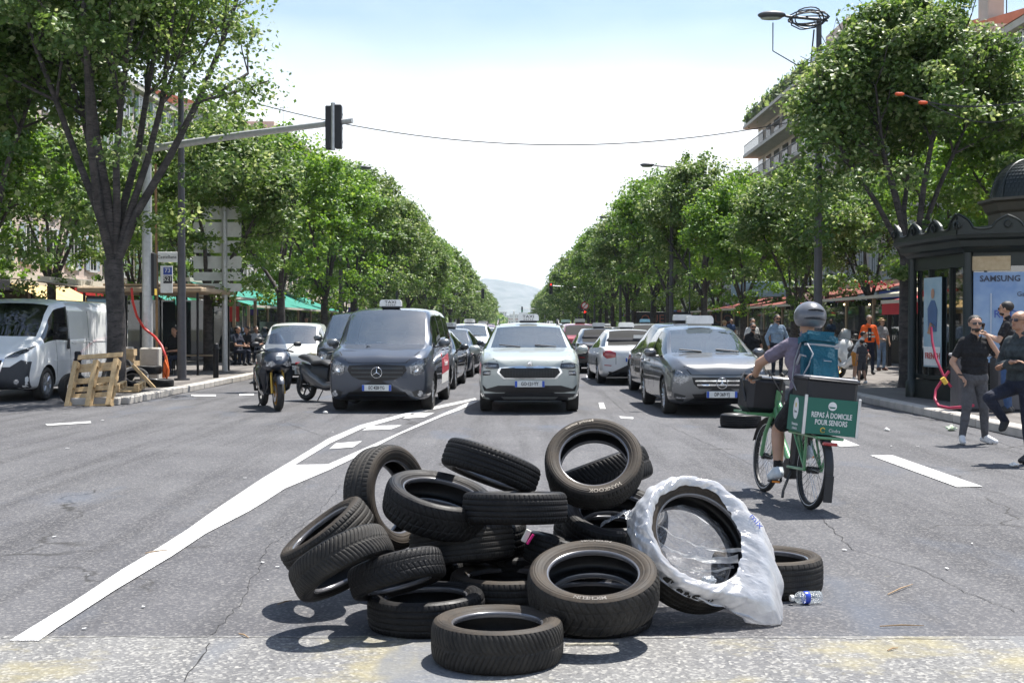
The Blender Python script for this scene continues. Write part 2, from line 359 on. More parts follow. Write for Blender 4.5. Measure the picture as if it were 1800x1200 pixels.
for i, (x0, y0, x1, y1, lb) in enumerate([(253,973,293,967,'thin brown stick lying across the white line'),(487,1063,512,1056,'dry twig beside the leftmost tyre shadow'),(1562,1045,1606,1027,'thin twig lying on asphalt far right'),(418,1115,436,1122,'short brown twig at the edge of the pale strip'),(1548,1101,1626,1100,'long dark stick on asphalt in front of the bottle'),(1562,1144,1580,1139,'reddish twig on the pale strip at right')]):
    p, q = G(x0, y0, .01), G(x1, y1, .01); b = MB(); b.tube([p, (p + q) / 2 + Vector((0, .004, .004)), q], [.003, .0045, .002], 5)
    tag(b.build('twig', twig), lb, 'twig')
p, q = G(994, 1133, .012), G(1088, 1132, .012); b = MB(); b.tube([p.lerp(q, i / 14) + Vector((0, rnd.uniform(-.006, .006), 0)) for i in range(15)], .006, 6)
tag(b.build('rope', mat('rope_fibre', (.5, .47, .38), .9)), 'short pale rope lying in front of the wide tilted tyre', 'rope')

# ------------------------------------------------------------------ far land: hills, town, obelisk, haze
def hills():
    nx, ny = 150, 26; V = []; 
    for j in range(ny):
        for i in range(nx):
            x = -3800 + 7600 * i / (nx - 1); v = j / (ny - 1); y = 5200 + v * 3600
            prof = np.interp(x, [-3800,-2200,-1200,-700,-340,-190,-120,-60,60,170,420,900,1700,3800], [120,190,260,300,322,318,300,285,255,215,165,120,90,60])
            env = math.sin(min(1, v / .8) * PI / 2) ** 1.6
            z = prof * env * (1 + .22 * mnoise.fractal(Vector((x / 420, y / 420, 0)), 1, 2.1, 5) * min(1, v * 2.2 + .2)) 
            V.append((x, y, z * .93 - 6))
    Fq = [(j * nx + i, j * nx + i + 1, (j + 1) * nx + i + 1, (j + 1) * nx + i) for j in range(ny - 1) for i in range(nx - 1)]
    m = mat('limestone_scrub', (.045, .06, .045), .95, vs=.012, col2=(.22, .215, .20), detail=8)
    o = mobj('hills', npmesh('hills', V, Fq, m)); o['kind'] = 'structure'
hills()
blockm = mat('far_render', (.62, .60, .55), .8, vs=.05); roofm = mat('roof_tile', (.42, .20, .13), .85, vs=2); winm = mat('far_window', (.06, .07, .09), .3)
fl = [(872,2500,40,26),(888,2700,55,20),(903,2300,26,14),(915,2600,44,22),(926,2400,30,15),(880,1700,20,9),(897,1900,26,9),(922,1750,24,8),(935,2900,60,28),(860,3000,50,30)]
for i, (px, D, wd, h) in enumerate(fl):
    t = thing('apartment_building', f'distant pale apartment block below the hills, {["leftmost tall","second tall","small central","tall right of centre","low right","low left, nearer","low central, nearer","low right, nearer","rightmost widest","far left, highest"][i]} one', 'building', ((px - VX) / F * D, D, 0), rnd.uniform(-.3, .3), 'distant apartment blocks below the hills')
    b = MB(); b.box((0, 0, h / 2), (wd, 14, h)); b.build('wall', blockm, t); b = MB(); b.box((0, 0, h + .4), (wd + 1, 15, .8)); b.build('roof', blockm if h > 12 else roofm, t)
    b = MB()
    for f_ in range(int(h // 3.2)):
        for k in range(int(wd // 5)): b.box((-wd / 2 + 3 + k * 5, -7.05, 2 + f_ * 3.2), (2, .2, 1.4))
    o = b.build('window', winm, t); o['kind'] = 'stuff'
t = thing('obelisk', 'slim pale stone obelisk closing the far end of the avenue', 'obelisk', (-1.0, 1500, 0))
st = mat('obelisk_stone', (.72, .70, .64), .8, vs=.5)
b = MB(); b.box((0, 0, 1.5), (5, 5, 3), .2); b.build('pedestal', st, t)
b = MB(); b.add([(-1.5,-1.5,3),(1.5,-1.5,3),(1.5,1.5,3),(-1.5,1.5,3),(-.9,-.9,17),(.9,-.9,17),(.9,.9,17),(-.9,.9,17),(0,0,18.6)], [(0,1,5,4),(1,2,6,5),(2,3,7,6),(3,0,4,7),(4,5,8),(5,6,8),(6,7,8),(7,4,8)]); b.build('shaft', st, t)
hz = bpy.data.materials.new('air'); hz.use_nodes = True; ht = hz.node_tree; ht.nodes.clear()
ho = N(ht, 'ShaderNodeOutputMaterial'); pv = N(ht, 'ShaderNodeVolumePrincipled'); pv.inputs['Color'].default_value = (.72, .87, 1, 1); pv.inputs['Density'].default_value = HAZE = .00009; pv.inputs['Anisotropy'].default_value = .2
ht.links.new(pv.outputs[0], ho.inputs['Volume'])
b = MB(); b.box((0, 4400, 249), (15000, 9400, 502)); b.build('haze', hz)['kind'] = 'stuff'
# ------------------------------------------------------------------ trees
bark = mat('bark', (.030, .026, .025), .9, vs=4, col2=(.115, .10, .092), bump=1.0, bs=26, detail=8)
def _bark():
    t = bark.node_tree; b = t.nodes['Principled BSDF']; old = b.inputs['Base Color'].links[0].from_socket; tc = N(t, 'ShaderNodeTexCoord'); mp_ = N(t, 'ShaderNodeMapping'); mp_.inputs['Scale'].default_value = (3, 3, 13); t.links.new(tc.outputs['Object'], mp_.inputs[0])
    n = N(t, 'ShaderNodeTexNoise', Scale=1.6, Detail=6, Roughness=.7); t.links.new(mp_.outputs[0], n.inputs['Vector']); r = N(t, 'ShaderNodeMapRange'); r.inputs[1].default_value = .50; r.inputs[2].default_value = .60; t.links.new(n.outputs[0], r.inputs[0])
    x = N(t, 'ShaderNodeMix', data_type='RGBA'); x.inputs[7].default_value = (.036, .033, .031, 1); t.links.new(r.outputs[0], x.inputs[0]); t.links.new(old, x.inputs[6]); t.links.new(x.outputs[2], b.inputs['Base Color'])
_bark()
def leaf_mat(name, a, bcol, c):
    m = bpy.data.materials.new(name); m.use_nodes = True; t = m.node_tree; t.nodes.clear(); Lk = t.links.new
    o = N(t, 'ShaderNodeOutputMaterial'); at = N(t, 'ShaderNodeAttribute', attribute_name='tint'); r = N(t, 'ShaderNodeValToRGB')
    r.color_ramp.elements[0].position = 0; r.color_ramp.elements[0].color = (*a, 1); r.color_ramp.elements[1].position = 1; r.color_ramp.elements[1].color = (*c, 1)
    e = r.color_ramp.elements.new(.6); e.color = (*bcol, 1); Lk(at.outputs['Fac'], r.inputs[0])
    d = N(t, 'ShaderNodeBsdfPrincipled', Roughness=.48); d.inputs['Specular IOR Level'].default_value = .55; Lk(r.outputs[0], d.inputs['Base Color'])
    tr = N(t, 'ShaderNodeBsdfTranslucent'); hs = N(t, 'ShaderNodeHueSaturation', Saturation=1.05, Value=1.6); hs.inputs['Hue'].default_value = .485; Lk(r.outputs[0], hs.inputs['Color']); Lk(hs.outputs[0], tr.inputs[0])
    ms = N(t, 'ShaderNodeMixShader', Fac=.42); Lk(d.outputs[0], ms.inputs[1]); Lk(tr.outputs[0], ms.inputs[2]); Lk(ms.outputs[0], o.inputs[0]); return m
leafA = leaf_mat('lime_leaves', (.042, .098, .020), (.108, .185, .036), (.37, .42, .19))
leafB = leaf_mat('maple_leaves', (.048, .125, .016), (.120, .235, .028), (.24, .36, .065))
def branch_tree(seed, H, Rw, fork, nl, leaves, lsize, sides=7, lean=0.0, lift=0.0, taper=0.0, spr=(.22, .62)):
    r = random.Random(seed); b = MB(); tips = []; CZ = (H + fork - .5 + lift) / 2; HZ = (H - fork + .5 - lift) / 2
    tr = .0165 * H + .02
    def limb(p, d, ln, rad, lev):
        n = 5 if lev < 2 else 3; pts = [p.copy()]; rs = [rad]; d = d.copy()
        for i in range(n):
            d = (d + Vector((r.uniform(-.16, .16), r.uniform(-.16, .16), r.uniform(-.04, .12)))).normalized()
            p = p + d * ln / n
            if lev and i and ((p.x - lean) ** 2 + p.y ** 2) / Rw ** 2 + ((p.z - CZ) / HZ) ** 2 > .98: break
            pts.append(p.copy()); rs.append(rad * (1 - .62 * (i + 1) / n))
            if lev >= 1: tips.append((p.copy(), lev))
            if lev < 3 and i >= (1 if lev else 2) and r.random() < (.9 if lev < 2 else .55):
                for _ in range(2 if lev < 2 else 1):
                    a = r.random() * 2 * PI; s = d.orthogonal().normalized(); s = Matrix.Rotation(a, 3, d) @ s
                    limb(p, (d * .75 + s * .85 + Vector((0, 0, .12))).normalized(), ln * r.uniform(.42, .62), rs[-1] * .6, lev + 1)
        b.tube(pts, rs, max(4, sides - lev * 2), cap=False)
    base = [Vector((0, 0, -.05)), Vector((.01, 0, .25)), Vector((.02, .02, fork * .5)), Vector((lean * .06, 0, fork))]
    b.tube(base, [tr * 1.28, tr * 1.02, tr * .95, tr * .98], sides + 3, cap=False)
    for k in range(nl):
        a = 2 * PI * k / nl + r.uniform(-.3, .3); sp = r.uniform(*spr)
        limb(base[-1] - Vector((0, 0, r.uniform(0, .25))), Vector((math.cos(a) * sp + lean * .05, math.sin(a) * sp, 1)).normalized(), (H - fork) * r.uniform(.62, .86), tr * r.uniform(.38, .55), 0)
    trunk = b.mesh('trunk', bark, 60, recalc=False)
    # leaves: clumps round the outer twigs plus an uneven shell
    g = np.random.default_rng(seed); T = np.array([tuple(p) for p, l in tips if p.z > fork + .05 + lift])
    cz = (H + fork - .5 + lift) / 2; hz_ = (H - fork + .5 - lift) / 2
    nsh = 70; dr = g.normal(size=(nsh, 3)); dr /= np.linalg.norm(dr, axis=1)[:, None]
    sh = dr * np.array([Rw, Rw, hz_]) * (.72 + .3 * g.random((nsh, 1)) ** .6); sh[:, 2] += cz; sh[:, 0] += lean
    rr = np.sqrt(((T[:, 0] - lean) / Rw) ** 2 + (T[:, 1] / Rw) ** 2 + ((T[:, 2] - cz) / hz_) ** 2)
    T = T[rr < 1.12]
    cen = np.vstack([T, sh]); 
    wgt = np.concatenate([np.full(len(T), 1.0), np.full(nsh, 1.6)]) * g.uniform(.25, 1.4, len(cen)); idx = g.choice(len(cen), leaves, p=wgt / wgt.sum())
    csz = g.uniform(.24, .62, len(cen)) * (Rw / 3.0)
    off = g.normal(size=(leaves, 3)); off /= np.linalg.norm(off, axis=1)[:, None]; off *= (g.random((leaves, 1)) ** .45) * csz[idx][:, None] * np.array([1.15, 1.15, .75])
    P = cen[idx] + off; tq = 1 - taper * np.clip((P[:, 2] - cz) / hz_, -.2, 1); P[:, 0] = lean + (P[:, 0] - lean) * tq; P[:, 1] *= tq
    nrm = off / (np.linalg.norm(off, axis=1)[:, None] + 1e-6) * .6 + g.normal(size=(leaves, 3)) * .55 + np.array([0, 0, .75]); nrm /= np.linalg.norm(nrm, axis=1)[:, None]
    ax = np.cross(nrm, g.normal(size=(leaves, 3))); ax /= np.linalg.norm(ax, axis=1)[:, None]; bx = np.cross(nrm, ax)
    s = lsize * g.uniform(.6, 1.35, (leaves, 1)); droop = -nrm * s * .22
    V = np.stack([P - ax * s * .62, P + bx * s * .48 - ax * s * .05 + droop, P + ax * s * .7 + droop * 1.3, P - bx * s * .48 - ax * s * .05 + droop], 1).reshape(-1, 3)
    Fq = np.arange(leaves * 4).reshape(-1, 4)
    me = npmesh('crown', V, Fq, leafA, smooth=False)
    at = me.attributes.new('tint', 'FLOAT', 'POINT'); ct = g.random(len(cen)); tv = np.clip(ct[idx] * .5 + g.random(leaves) * .55 + np.clip((P[:, 2] - cz) / hz_, -1, 1) * .06, 0, 1)
    tv = np.where(g.random(leaves) < .06, 1.0, tv * .85); at.data.foreach_set('value', np.repeat(tv, 4).astype(np.float32))
    return trunk, me
def put_tree(name, mesh2, x, y, rz, s, label, leaf=None, group='street trees along the avenue', z=.12, sz=None):
    t = thing(name, label, 'tree', (x, y, z), rz, group); t.scale = (s, s, sz or s)
    mobj('trunk', mesh2[0], t); c = mobj('crown', mesh2[1], t)
    if leaf: c.material_slots[0].link = 'OBJECT'; c.material_slots[0].material = leaf
    return t
nearL = branch_tree(11, 11.8, 4.1, 2.9, 9, 80000, .088, 10, lift=.5, lean=-.75, spr=(.10, .44))
nearR = branch_tree(23, 9.0, 3.2, 3.0, 6, 96000, .088, 10, lean=.7, taper=.28, lift=-.35)
mids = [branch_tree(31 + i, 9.6, 3.2, 2.7 + .2 * i, 5 + i % 2, 30000, .125, 7) for i in range(3)]
fars = [branch_tree(51 + i, 9.8, 3.3, 2.5, 5, 9000, .22, 5) for i in range(3)]
ordn = ['nearest','second','third','fourth','fifth','sixth','seventh','eighth','ninth','tenth','eleventh','twelfth']
put_tree('lime_tree', nearL, -9.0, 28.2, .4, 1.0, 'big lime tree with seven ascending limbs behind the leaning pallets', group='street trees along the left kerb')
put_tree('lime_tree', mids[1], -9.55, 39, 2.4, .86, 'young pale-tipped lime tree behind the blank direction panels', group='street trees along the left kerb')
put_tree('lime_tree', nearR, 8.95, 28.6, 1.1, 1.0, 'dense dark lime tree standing left of the ornate newspaper kiosk', group='street trees along the right kerb')
hL = [0, 0, .90, 1.0, 1.06, 1.08, 1.08, 1.1]; hR = [0, .68, .74, .93, 1.02, 1.07, 1.08]
for side in (-1, 1):
    for k in range(1 if side > 0 else 2, 40):
        y = 28.5 + 10.35 * k; jx = rnd.uniform(-.25, .25); jy = rnd.uniform(-.5, .5); far = y > 125
        ms = (fars if far else mids)[rnd.randrange(3)]
        hh = (hL if side < 0 else hR); s = hh[k] if k < len(hh) else rnd.uniform(1.0, 1.14)
        nm = ordn[k] if k < 12 else 'far'
        lb = f'{nm} lime tree from the camera in the kerbside row on the {"left" if side < 0 else "right"} of the avenue' if k < 12 else f'small far tree closing the {"left" if side < 0 else "right"} kerbside row'
        lf = leafB if (side, k) in ((-1, 2), (-1, 3), (1, 2), (1, 4), (-1, 9), (1, 8)) else None
        put_tree('lime_tree', ms, (-9.25 if side < 0 else 8.85) + jx, y + jy, rnd.random() * 6.28, s, lb, lf, f'street trees along the {"left" if side < 0 else "right"} kerb', sz=s * rnd.uniform(.97, 1.05))
    for k in range(0, 26):
        y = (38 if side > 0 else 36) + 10.6 * k + rnd.uniform(-1, 1); far = y > 110; ms = (fars if far else mids)[rnd.randrange(3)]
        lb = f'{ordn[k]} tree of the second row behind the {"left" if side < 0 else "right"} kerbside row' if k < 12 else f'far tree of the second row on the {"left" if side < 0 else "right"} side'
        put_tree('plane_tree', ms, (-17.3 if side < 0 else 16.6) + rnd.uniform(-.5, .5), y, rnd.random() * 6.28, rnd.uniform(.9, 1.05), lb, leafB if rnd.random() < .6 else None, f'second row of trees on the {"left" if side < 0 else "right"}')
put_tree('plane_tree', mids[0], -14.6, 33.8, 1, .8, 'low bright green tree behind the roof of the large white van', leafB, 'second row of trees on the left')
put_tree('plane_tree', mids[2], -12.9, 30.2, 2, 1.02, 'leafy tree at the left picture edge above the white van', leafA, 'second row of trees on the left')
put_tree('plane_tree', mids[2], 13.4, 31.5, 2, .9, 'leafy tree behind the dome of the kiosk', leafB, 'second row of trees on the right')
# far woods beyond the avenue
b = np.random.default_rng(5); n = 26000; P = np.stack([b.uniform(-160, 160, n), b.uniform(640, 1400, n), np.zeros(n)], 1); P = P[np.abs(P[:, 0] + .5) > 7 + 0 * P[:, 0]]; n = len(P)
P[:, 2] = b.random(n) ** .6 * 7.5; s = 1.3; d1 = b.normal(size=(n, 3)); d1 /= np.linalg.norm(d1, axis=1)[:, None]; d2 = np.cross(d1, b.normal(size=(n, 3))); d2 /= np.linalg.norm(d2, axis=1)[:, None]
V = np.stack([P - d1 * s, P + d2 * s, P + d1 * s, P - d2 * s], 1).reshape(-1, 3); me = npmesh('woods', V, np.arange(n * 4).reshape(-1, 4), leafA, False)
at = me.attributes.new('tint', 'FLOAT', 'POINT'); at.data.foreach_set('value', np.repeat(b.random(n) * .9, 4).astype(np.float32))
tag(mobj('woods', me), 'distant mass of trees beyond the end of the avenue', 'woods', kind='stuff')
# ------------------------------------------------------------------ buildings
plaster = [mat('plaster_pale', (.46, .41, .35), .85, vs=.8, col2=(.56, .50, .44), bump=.2), mat('plaster_pink', (.50, .40, .35), .85, vs=.7, col2=(.58, .49, .43)), mat('plaster_grey', (.36, .35, .33), .85, vs=.8, col2=(.45, .44, .41)), mat('plaster_ochre', (.45, .36, .24), .85, vs=1.2, col2=(.56, .47, .33))]
framem = mat('window_frame', (.62, .62, .60), .5); shut = [mat('shutter_blue', (.32, .38, .43), .7), mat('shutter_grey', (.42, .42, .40), .7), mat('shutter_green', (.16, .24, .18), .7)]
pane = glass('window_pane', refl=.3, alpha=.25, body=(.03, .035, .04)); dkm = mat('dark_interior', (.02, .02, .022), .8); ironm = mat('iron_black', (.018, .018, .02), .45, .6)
stonem = mat('stone_trim', (.50, .47, .41), .8, vs=3)
def building(label, xf, y0, y1, H, pi, si, fl=5, group=None, signs=(), balc=False, flat=False, shutters=True, gf=dkm):
    s = 1 if xf > 0 else -1; t = thing('apartment_building', label, 'building', (xf, (y0 + y1) / 2, 0), 0, group); W = y1 - y0; Dp = 13
    b = MB(); b.box((s * Dp / 2, 0, H / 2), (Dp, W - .02, H)); b.build('wall', plaster[pi], t)
    b = MB(); b.box((-s * .12, 0, 3.95), (.3, W - .1, .3)); b.box((-s * .2, 0, H - .2), (.5, W, .35)); b.build('cornice', stonem, t)
    if flat:
        b = MB(); b.box((s * (Dp / 2 + .3), 0, H + .25), (Dp - .8, W - .4, .5)); b.build('parapet', plaster[pi], t)
    else:
        b = MB(); b.prism([(-s * .5, H + .0), (s * Dp / 2, H + 2.1), (s * (Dp + .3), H + .0)], -W / 2, W / 2, 'y'); b.build('roof', roofm, t)
    n = max(2, int(W // 3.1)); fh = (H - 4.6) / fl
    fm = MB(); w2, h2 = .55, .95
    for (a, c) in (((0, -w2, 0), (.16, .1, 2 * h2)), ((0, w2, 0), (.16, .1, 2 * h2)), ((0, 0, h2), (.16, 1.2, .1)), ((-.05, 0, -h2 - .06), (.3, 1.35, .12)), ((0, 0, 0), (.12, .07, 2 * h2))): fm.box(a, c)
    fme = fm.mesh('window', framem); pm = MB(); pm.box((.03, 0, 0), (.03, 2 * w2 - .1, 2 * h2 - .1)); pme = pm.mesh('pane', pane)
    sm = MB(); 
    for k in range(12): sm.box((0, 0, -.85 + k * .155), (.05, .5, .12))
    sm.box((.03, 0, 0), (.02, .54, 1.95)); sme = sm.mesh('shutter', shut[si])
    for f_ in range(fl):
        for k in range(n):
            if f_ > 2 and xf < 0 and y0 > 80: continue
            yy = -W / 2 + (k + .5) * W / n; zz = 4.3 + (f_ + .5) * fh
            o = mobj('window', fme, t); o.location = (-s * .05, yy, zz); mobj('pane', pme, o)
            if shutters:
                for q in (-1, 1): p = mobj('shutter', sme, t); p.location = (-s * .06, yy + q * .9, zz)
            if balc and f_ % 2 == 0: pass
    ns = max(2, int(W // 4.5))
    for k in range(ns):
        yy = -W / 2 + (k + .5) * W / ns; wd = W / ns - .7
        b = MB(); b.box((-s * .06, yy, 1.7), (.1, wd, 2.9)); o = b.build('shop_window', pane, t)
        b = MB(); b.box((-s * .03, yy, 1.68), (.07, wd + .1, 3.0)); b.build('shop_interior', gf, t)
        b = MB(); b.box((-s * .2, yy, 3.45), (.16, wd, .5), .02); b.build('sign_board', signs[k % len(signs)] if signs else framem, t)
    return t
sg = [mat('sign_red', (.5, .03, .03), .5), mat('sign_white', (.7, .7, .68), .5), mat('sign_dark', (.03, .03, .035), .5), mat('sign_green', (.03, .3, .12), .5), mat('sign_blue', (.04, .08, .35), .5), mat('sign_yellow', (.65, .45, .06), .5)]
yb = 26
specL = [(26, 52, 16.5, 0, 1, 'long pale building with a stone cornice behind the large white van'), (52, 74, 18, 1, 0, 'pink plaster building behind the bus shelter'), (74, 96, 17, 0, 2, 'pale building behind the green terrace awning'), (96, 118, 18.5, 2, 1, 'grey plaster building beyond the green awning'), (118, 131, 19, 0, 0, 'pale building just before the flat roofed one on the left'), (131, 152, 22.3, 1, 1, 'tall flat roofed building peeking over the left trees under the traffic light'), (152, 180, 18, 3, 1, 'ochre building far along the left side'), (180, 240, 18, 0, 1, 'long pale building farther along the left side'), (240, 420, 18, 2, 1, 'last building row on the left side of the avenue')]
for (a, c, H, p, s_, lb) in specL: building(lb, -24.5, a, c, H, p, s_, 5, 'buildings lining the left side', [sg[1], sg[0], sg[2], sg[3]][(int(a) % 3):], flat=H > 20, shutters=a < 130)
specR = [(26, 45, 15, 3, 0, 'sandy building hidden behind the kiosk'), (45, 64.5, 15.9, 3, 0, 'old ochre building with grey blue shutters at the upper right corner'), (64.5, 82, 17, 0, 1, 'pale building with chimney pots behind the right tree'), (82, 104, 19.5, 1, 1, 'pink plaster building behind the nearest right tree'), (131, 160, 17, 2, 1, 'grey building beyond the balcony block on the right'), (160, 240, 17, 0, 1, 'long pale building farther along the right side'), (240, 420, 17, 2, 1, 'last building row on the right side of the avenue')]
for (a, c, H, p, s_, lb) in specR: building(lb, 24.0, a, c, H, p, s_, 5, 'buildings lining the right side', [sg[2], sg[1], sg[0], sg[4]][(int(a) % 3):], shutters=a < 130)
# modern block with planted balconies on the right
conc = mat('balcony_concrete', (.44, .42, .38), .8, vs=2)
t = thing('balcony_block', 'modern pale block with planted balconies and bar railings above the right trees', 'building', (24, 117.5, 0), 0, 'buildings lining the right side')
b = MB(); b.box((7.4, 0, 11), (12, 27, 22)); b.box((9, -1, 23.2), (8.5, 22, 2.6)); b.build('wall', plaster[0], t)
b = MB(); b.box((8.2, -9, 24.6), (9, 7, 5.2), .05); b.build('roof_tower', plaster[1], t)
for k in range(7):
    z = 3.9 + k * 3.02
    b = MB(); b.box((.65, 0, z), (1.7, 27, .28)); sl_ = b.build('balcony_slab', conc, t)
    b = MB()
    for i in range(84): b.box((-.12, -13.3 + i * .32, z + .62), (.03, .03, .95))
    b.box((-.12, 0, z + 1.1), (.06, 26.8, .06)); b.box((-.12, 0, z + .2), (.05, 26.8, .04)); rl = b.build('railing', ironm, t)
    for i in range(7):
        b = MB(); b.box((1.37, -11.5 + i * 3.9, z + 1.35), (.08, 2.3, 2.3)); o = b.build('window', pane, t)
g = np.random.default_rng(8); n = 2600; cc = np.array([(0.15, y, 22.9) for y in (-12, -9.4, -5, -1.5, 2.2, 3.4, 8.5, 12)]); idx = g.integers(0, 8, n)
P = cc[idx] + g.normal(size=(n, 3)) * np.array([.2, .6, .38]); d1 = g.normal(size=(n, 3)) * .09; d2 = g.normal(size=(n, 3)) * .09
me = npmesh('balcony_plants', np.stack([P - d1, P + d2, P + d1, P - d2], 1).reshape(-1, 3), np.arange(n * 4).reshape(-1, 4), leafA, False)
a_ = me.attributes.new('tint', 'FLOAT', 'POINT'); a_.data.foreach_set('value', np.repeat(g.random(n), 4).astype(np.float32)); mobj('balcony_plants', me, t)['kind'] = 'stuff'
def chimney(loc, w_, h, pots, label):
    t = thing('chimney', label, 'chimney', loc); b = MB(); b.box((0, 0, h / 2), (w_ * .6, w_, h), .03); b.build('stack', plaster[0], t); b = MB(); b.box((0, 0, h + .08), (w_ * .6 + .2, w_ + .2, .16)); b.build('cap', conc, t)
    for i in range(pots): b = MB().at((0, -w_ / 2 + (i + .5) * w_ / max(1, pots), h + .16)); b.lathe([(.1, 0), (.12, .45), (.09, .5), (.0, .5)], 8); b.build('pot', mat('terracotta', (.32, .10, .05), .8), t)
chimney((24.8, 79.5, 17), 1.5, 4.4, 0, 'pale chimney stack rising above the nearest right tree')
chimney((25, 66, 16.6), 1.4, 2.8, 4, 'chimney with four terracotta pots left of the ochre building')
chimney((27, 98, 19.4), 1.2, 3.2, 2, 'chimney behind the right street lamp')
def antenna(p, h, label):
    b = MB(); b.tube([p, p + Vector((0, 0, h))], .03, 5); 
    for i in range(5): b.tube([p + Vector((-.5 + .25 * i, -.3, h - .35)), p + Vector((-.5 + .25 * i, .3, h - .35))], .012, 4)
    b.tube([p + Vector((-1.3, 0, h - .35)), p + Vector((.8, 0, h - .35))], .02, 4); tag(b.build('antenna', ironm), label, 'antenna')
antenna(Vector((25.5, 65.2, 17.2)), 4.2, 'television antenna above the chimney pots at the upper right'); antenna(Vector((26, 61, 16)), 3.2, 'smaller television antenna near the right edge'); antenna(Vector((-25.5, 138, 22.5)), 3.2, 'thin antenna on the flat roof left of the traffic light')
antenna(Vector((27, 92, 20.5)), 3.4, 'television antenna behind the right street lamp')

# ------------------------------------------------------------------ terraces and awnings
def canvas(name, col): return mat(name, col, .8, vs=1.2, var=.15)
bulb = emis('warm_bulb', (1, .75, .4), 3.0); wood = mat('terrace_wood', (.36, .27, .18), .8, vs=4); cream = mat('cream_metal', (.55, .52, .45), .5)
def terrace(label, x0, x1, y0, y1, z0, z1, cm, posts, wall=True, drop=0, bulbs=0, rod=True, group='café terraces', bm_=wood):
    t = thing('cafe_terrace', label, 'terrace', (0, 0, 0), 0, group); n = max(2, int((y1 - y0) / 3)); s = 1 if x0 > 0 else -1
    for i in range(n):
        a, c = y0 + (y1 - y0) * i / n + .03, y0 + (y1 - y0) * (i + 1) / n - .03; b = MB(); nn = 6
        vs = []; 
        for k in range(nn + 1):
            u = k / nn; x = x0 + (x1 - x0) * u; z = z0 + (z1 - z0) * u - .12 * math.sin(u * PI)
            for q in range(5): vs.append((x, a + (c - a) * q / 4, z - .05 * math.sin(q / 4 * PI)))
        fs = [(k * 5 + q, k * 5 + q + 1, k * 5 + q + 6, k * 5 + q + 5) for k in range(nn) for q in range(4)]; b.add(vs, fs); b.add([(v[0], v[1], v[2] - .012) for v in vs], [f[::-1] for f in fs])
        if drop: b.box((x0, (a + c) / 2, z0 - drop / 2), (.02, c - a, drop))
        b.build('awning', cm, t)
    b = MB(); b.box((x0 + s * .02, (y0 + y1) / 2, z0 - .02), (.12, y1 - y0, .12)) if rod else None; b.box((x1, (y0 + y1) / 2, z1 + .05), (.2, y1 - y0, .2)); b.build('beam', cream, t)
    for i in range(posts):
        y = y0 + (y1 - y0) * i / (posts - 1); b = MB(); b.box((x0 + s * .25, y, (z0 + .13) / 2), (.13, .13, z0 - .13)); b.build('post', bm_, t)
    if wall:
        for i in range(posts - 1):
            a, c = y0 + (y1 - y0) * i / (posts - 1), y0 + (y1 - y0) * (i + 1) / (posts - 1); b = MB(); b.box((x0 + s * .25, (a + c) / 2, 1.65), (.03, c - a - .2, 1.35)); b.build('glass_panel', pane, t)
            b = MB(); b.box((x0 + s * .25, (a + c) / 2, .55), (.06, c - a - .2, .8)); b.build('lower_panel', ironm, t)
    for i in range(bulbs):
        b = MB(); b.ell((x0 + s * rnd.uniform(.5, 3), y0 + (y1 - y0) * rnd.random(), z0 - rnd.uniform(.05, .4)), (.035, .035, .045), 6, 4); b.build('bulb', bulb, t)
    return t
terrace('orange red terrace roof with glass walls on the right, beyond the denim jacket man', 13.6, 19.5, 60, 98, 2.55, 3.7, canvas('orange_red_canvas', (.20, .045, .03)), 9, bulbs=14)
terrace('beige café canopy on the right beyond the hi-vis man', 13.8, 19.5, 41, 57, 2.65, 3.5, canvas('beige_canvas', (.46, .42, .32)), 5, bulbs=8)
terrace('deep red awning with a hanging valance between the kiosk and the beige canopy', 12.6, 16.5, 36.5, 43, 2.35, 3.4, canvas('red_canvas', (.42, .02, .03)), 3, wall=False, drop=.45, bm_=ironm)
terrace('green canvas awning on a long rail behind the small white van', -12.95, -16.2, 62, 95, 2.5, 3.75, canvas('green_canvas', (.012, .20, .15)), 8, drop=.0)
terrace('timber framed terrace under a pale roof behind the direction panels', -12.2, -16.5, 42, 60, 2.75, 3.1, canvas('weathered_roof', (.33, .27, .20)), 5, wall=False)
terrace('yellow beige shop awning seen through the left terrace', -21.5, -24.3, 60, 68, 2.5, 3.6, canvas('yellow_canvas', (.62, .43, .18)), 2, wall=False, drop=.3)
terrace('small green shop awning on the far left facade', -21.8, -24.3, 84, 92, 2.5, 3.7, canvas('green_canvas', (.012, .20, .15)), 2, wall=False, drop=.5)
b = MB(); b.box((-13.1, 79, .95), (.08, 30, 1.5)); tag(b.build('windbreak', mat('dark_green_panel', (.008, .03, .022), .6)), 'dark green windbreak under the green awning', 'windbreak')
def railing(label, x, y0, y1, zt=1.15):
    t = thing('iron_railing', label, 'railing', (0, 0, 0)); b = MB(); b.box((x, (y0 + y1) / 2, zt), (.04, y1 - y0, .04)); b.box((x, (y0 + y1) / 2, .3), (.04, y1 - y0, .04)); b.build('rail', ironm, t)
    bm_ = MB(); bm_.box((0, 0, (zt + .2) / 2 + .1), (.025, .025, zt - .1)); me = bm_.mesh('bar', ironm); n = int((y1 - y0) / .22)
    for i in range(min(n, 140)): mobj('bar', me, t).location = (x, y0 + (i + .5) * (y1 - y0) / n, 0)
railing('black iron railing in front of the left terraces', -12.0, 41, 60); railing('black iron railing along the right terraces', 12.6, 44, 70)
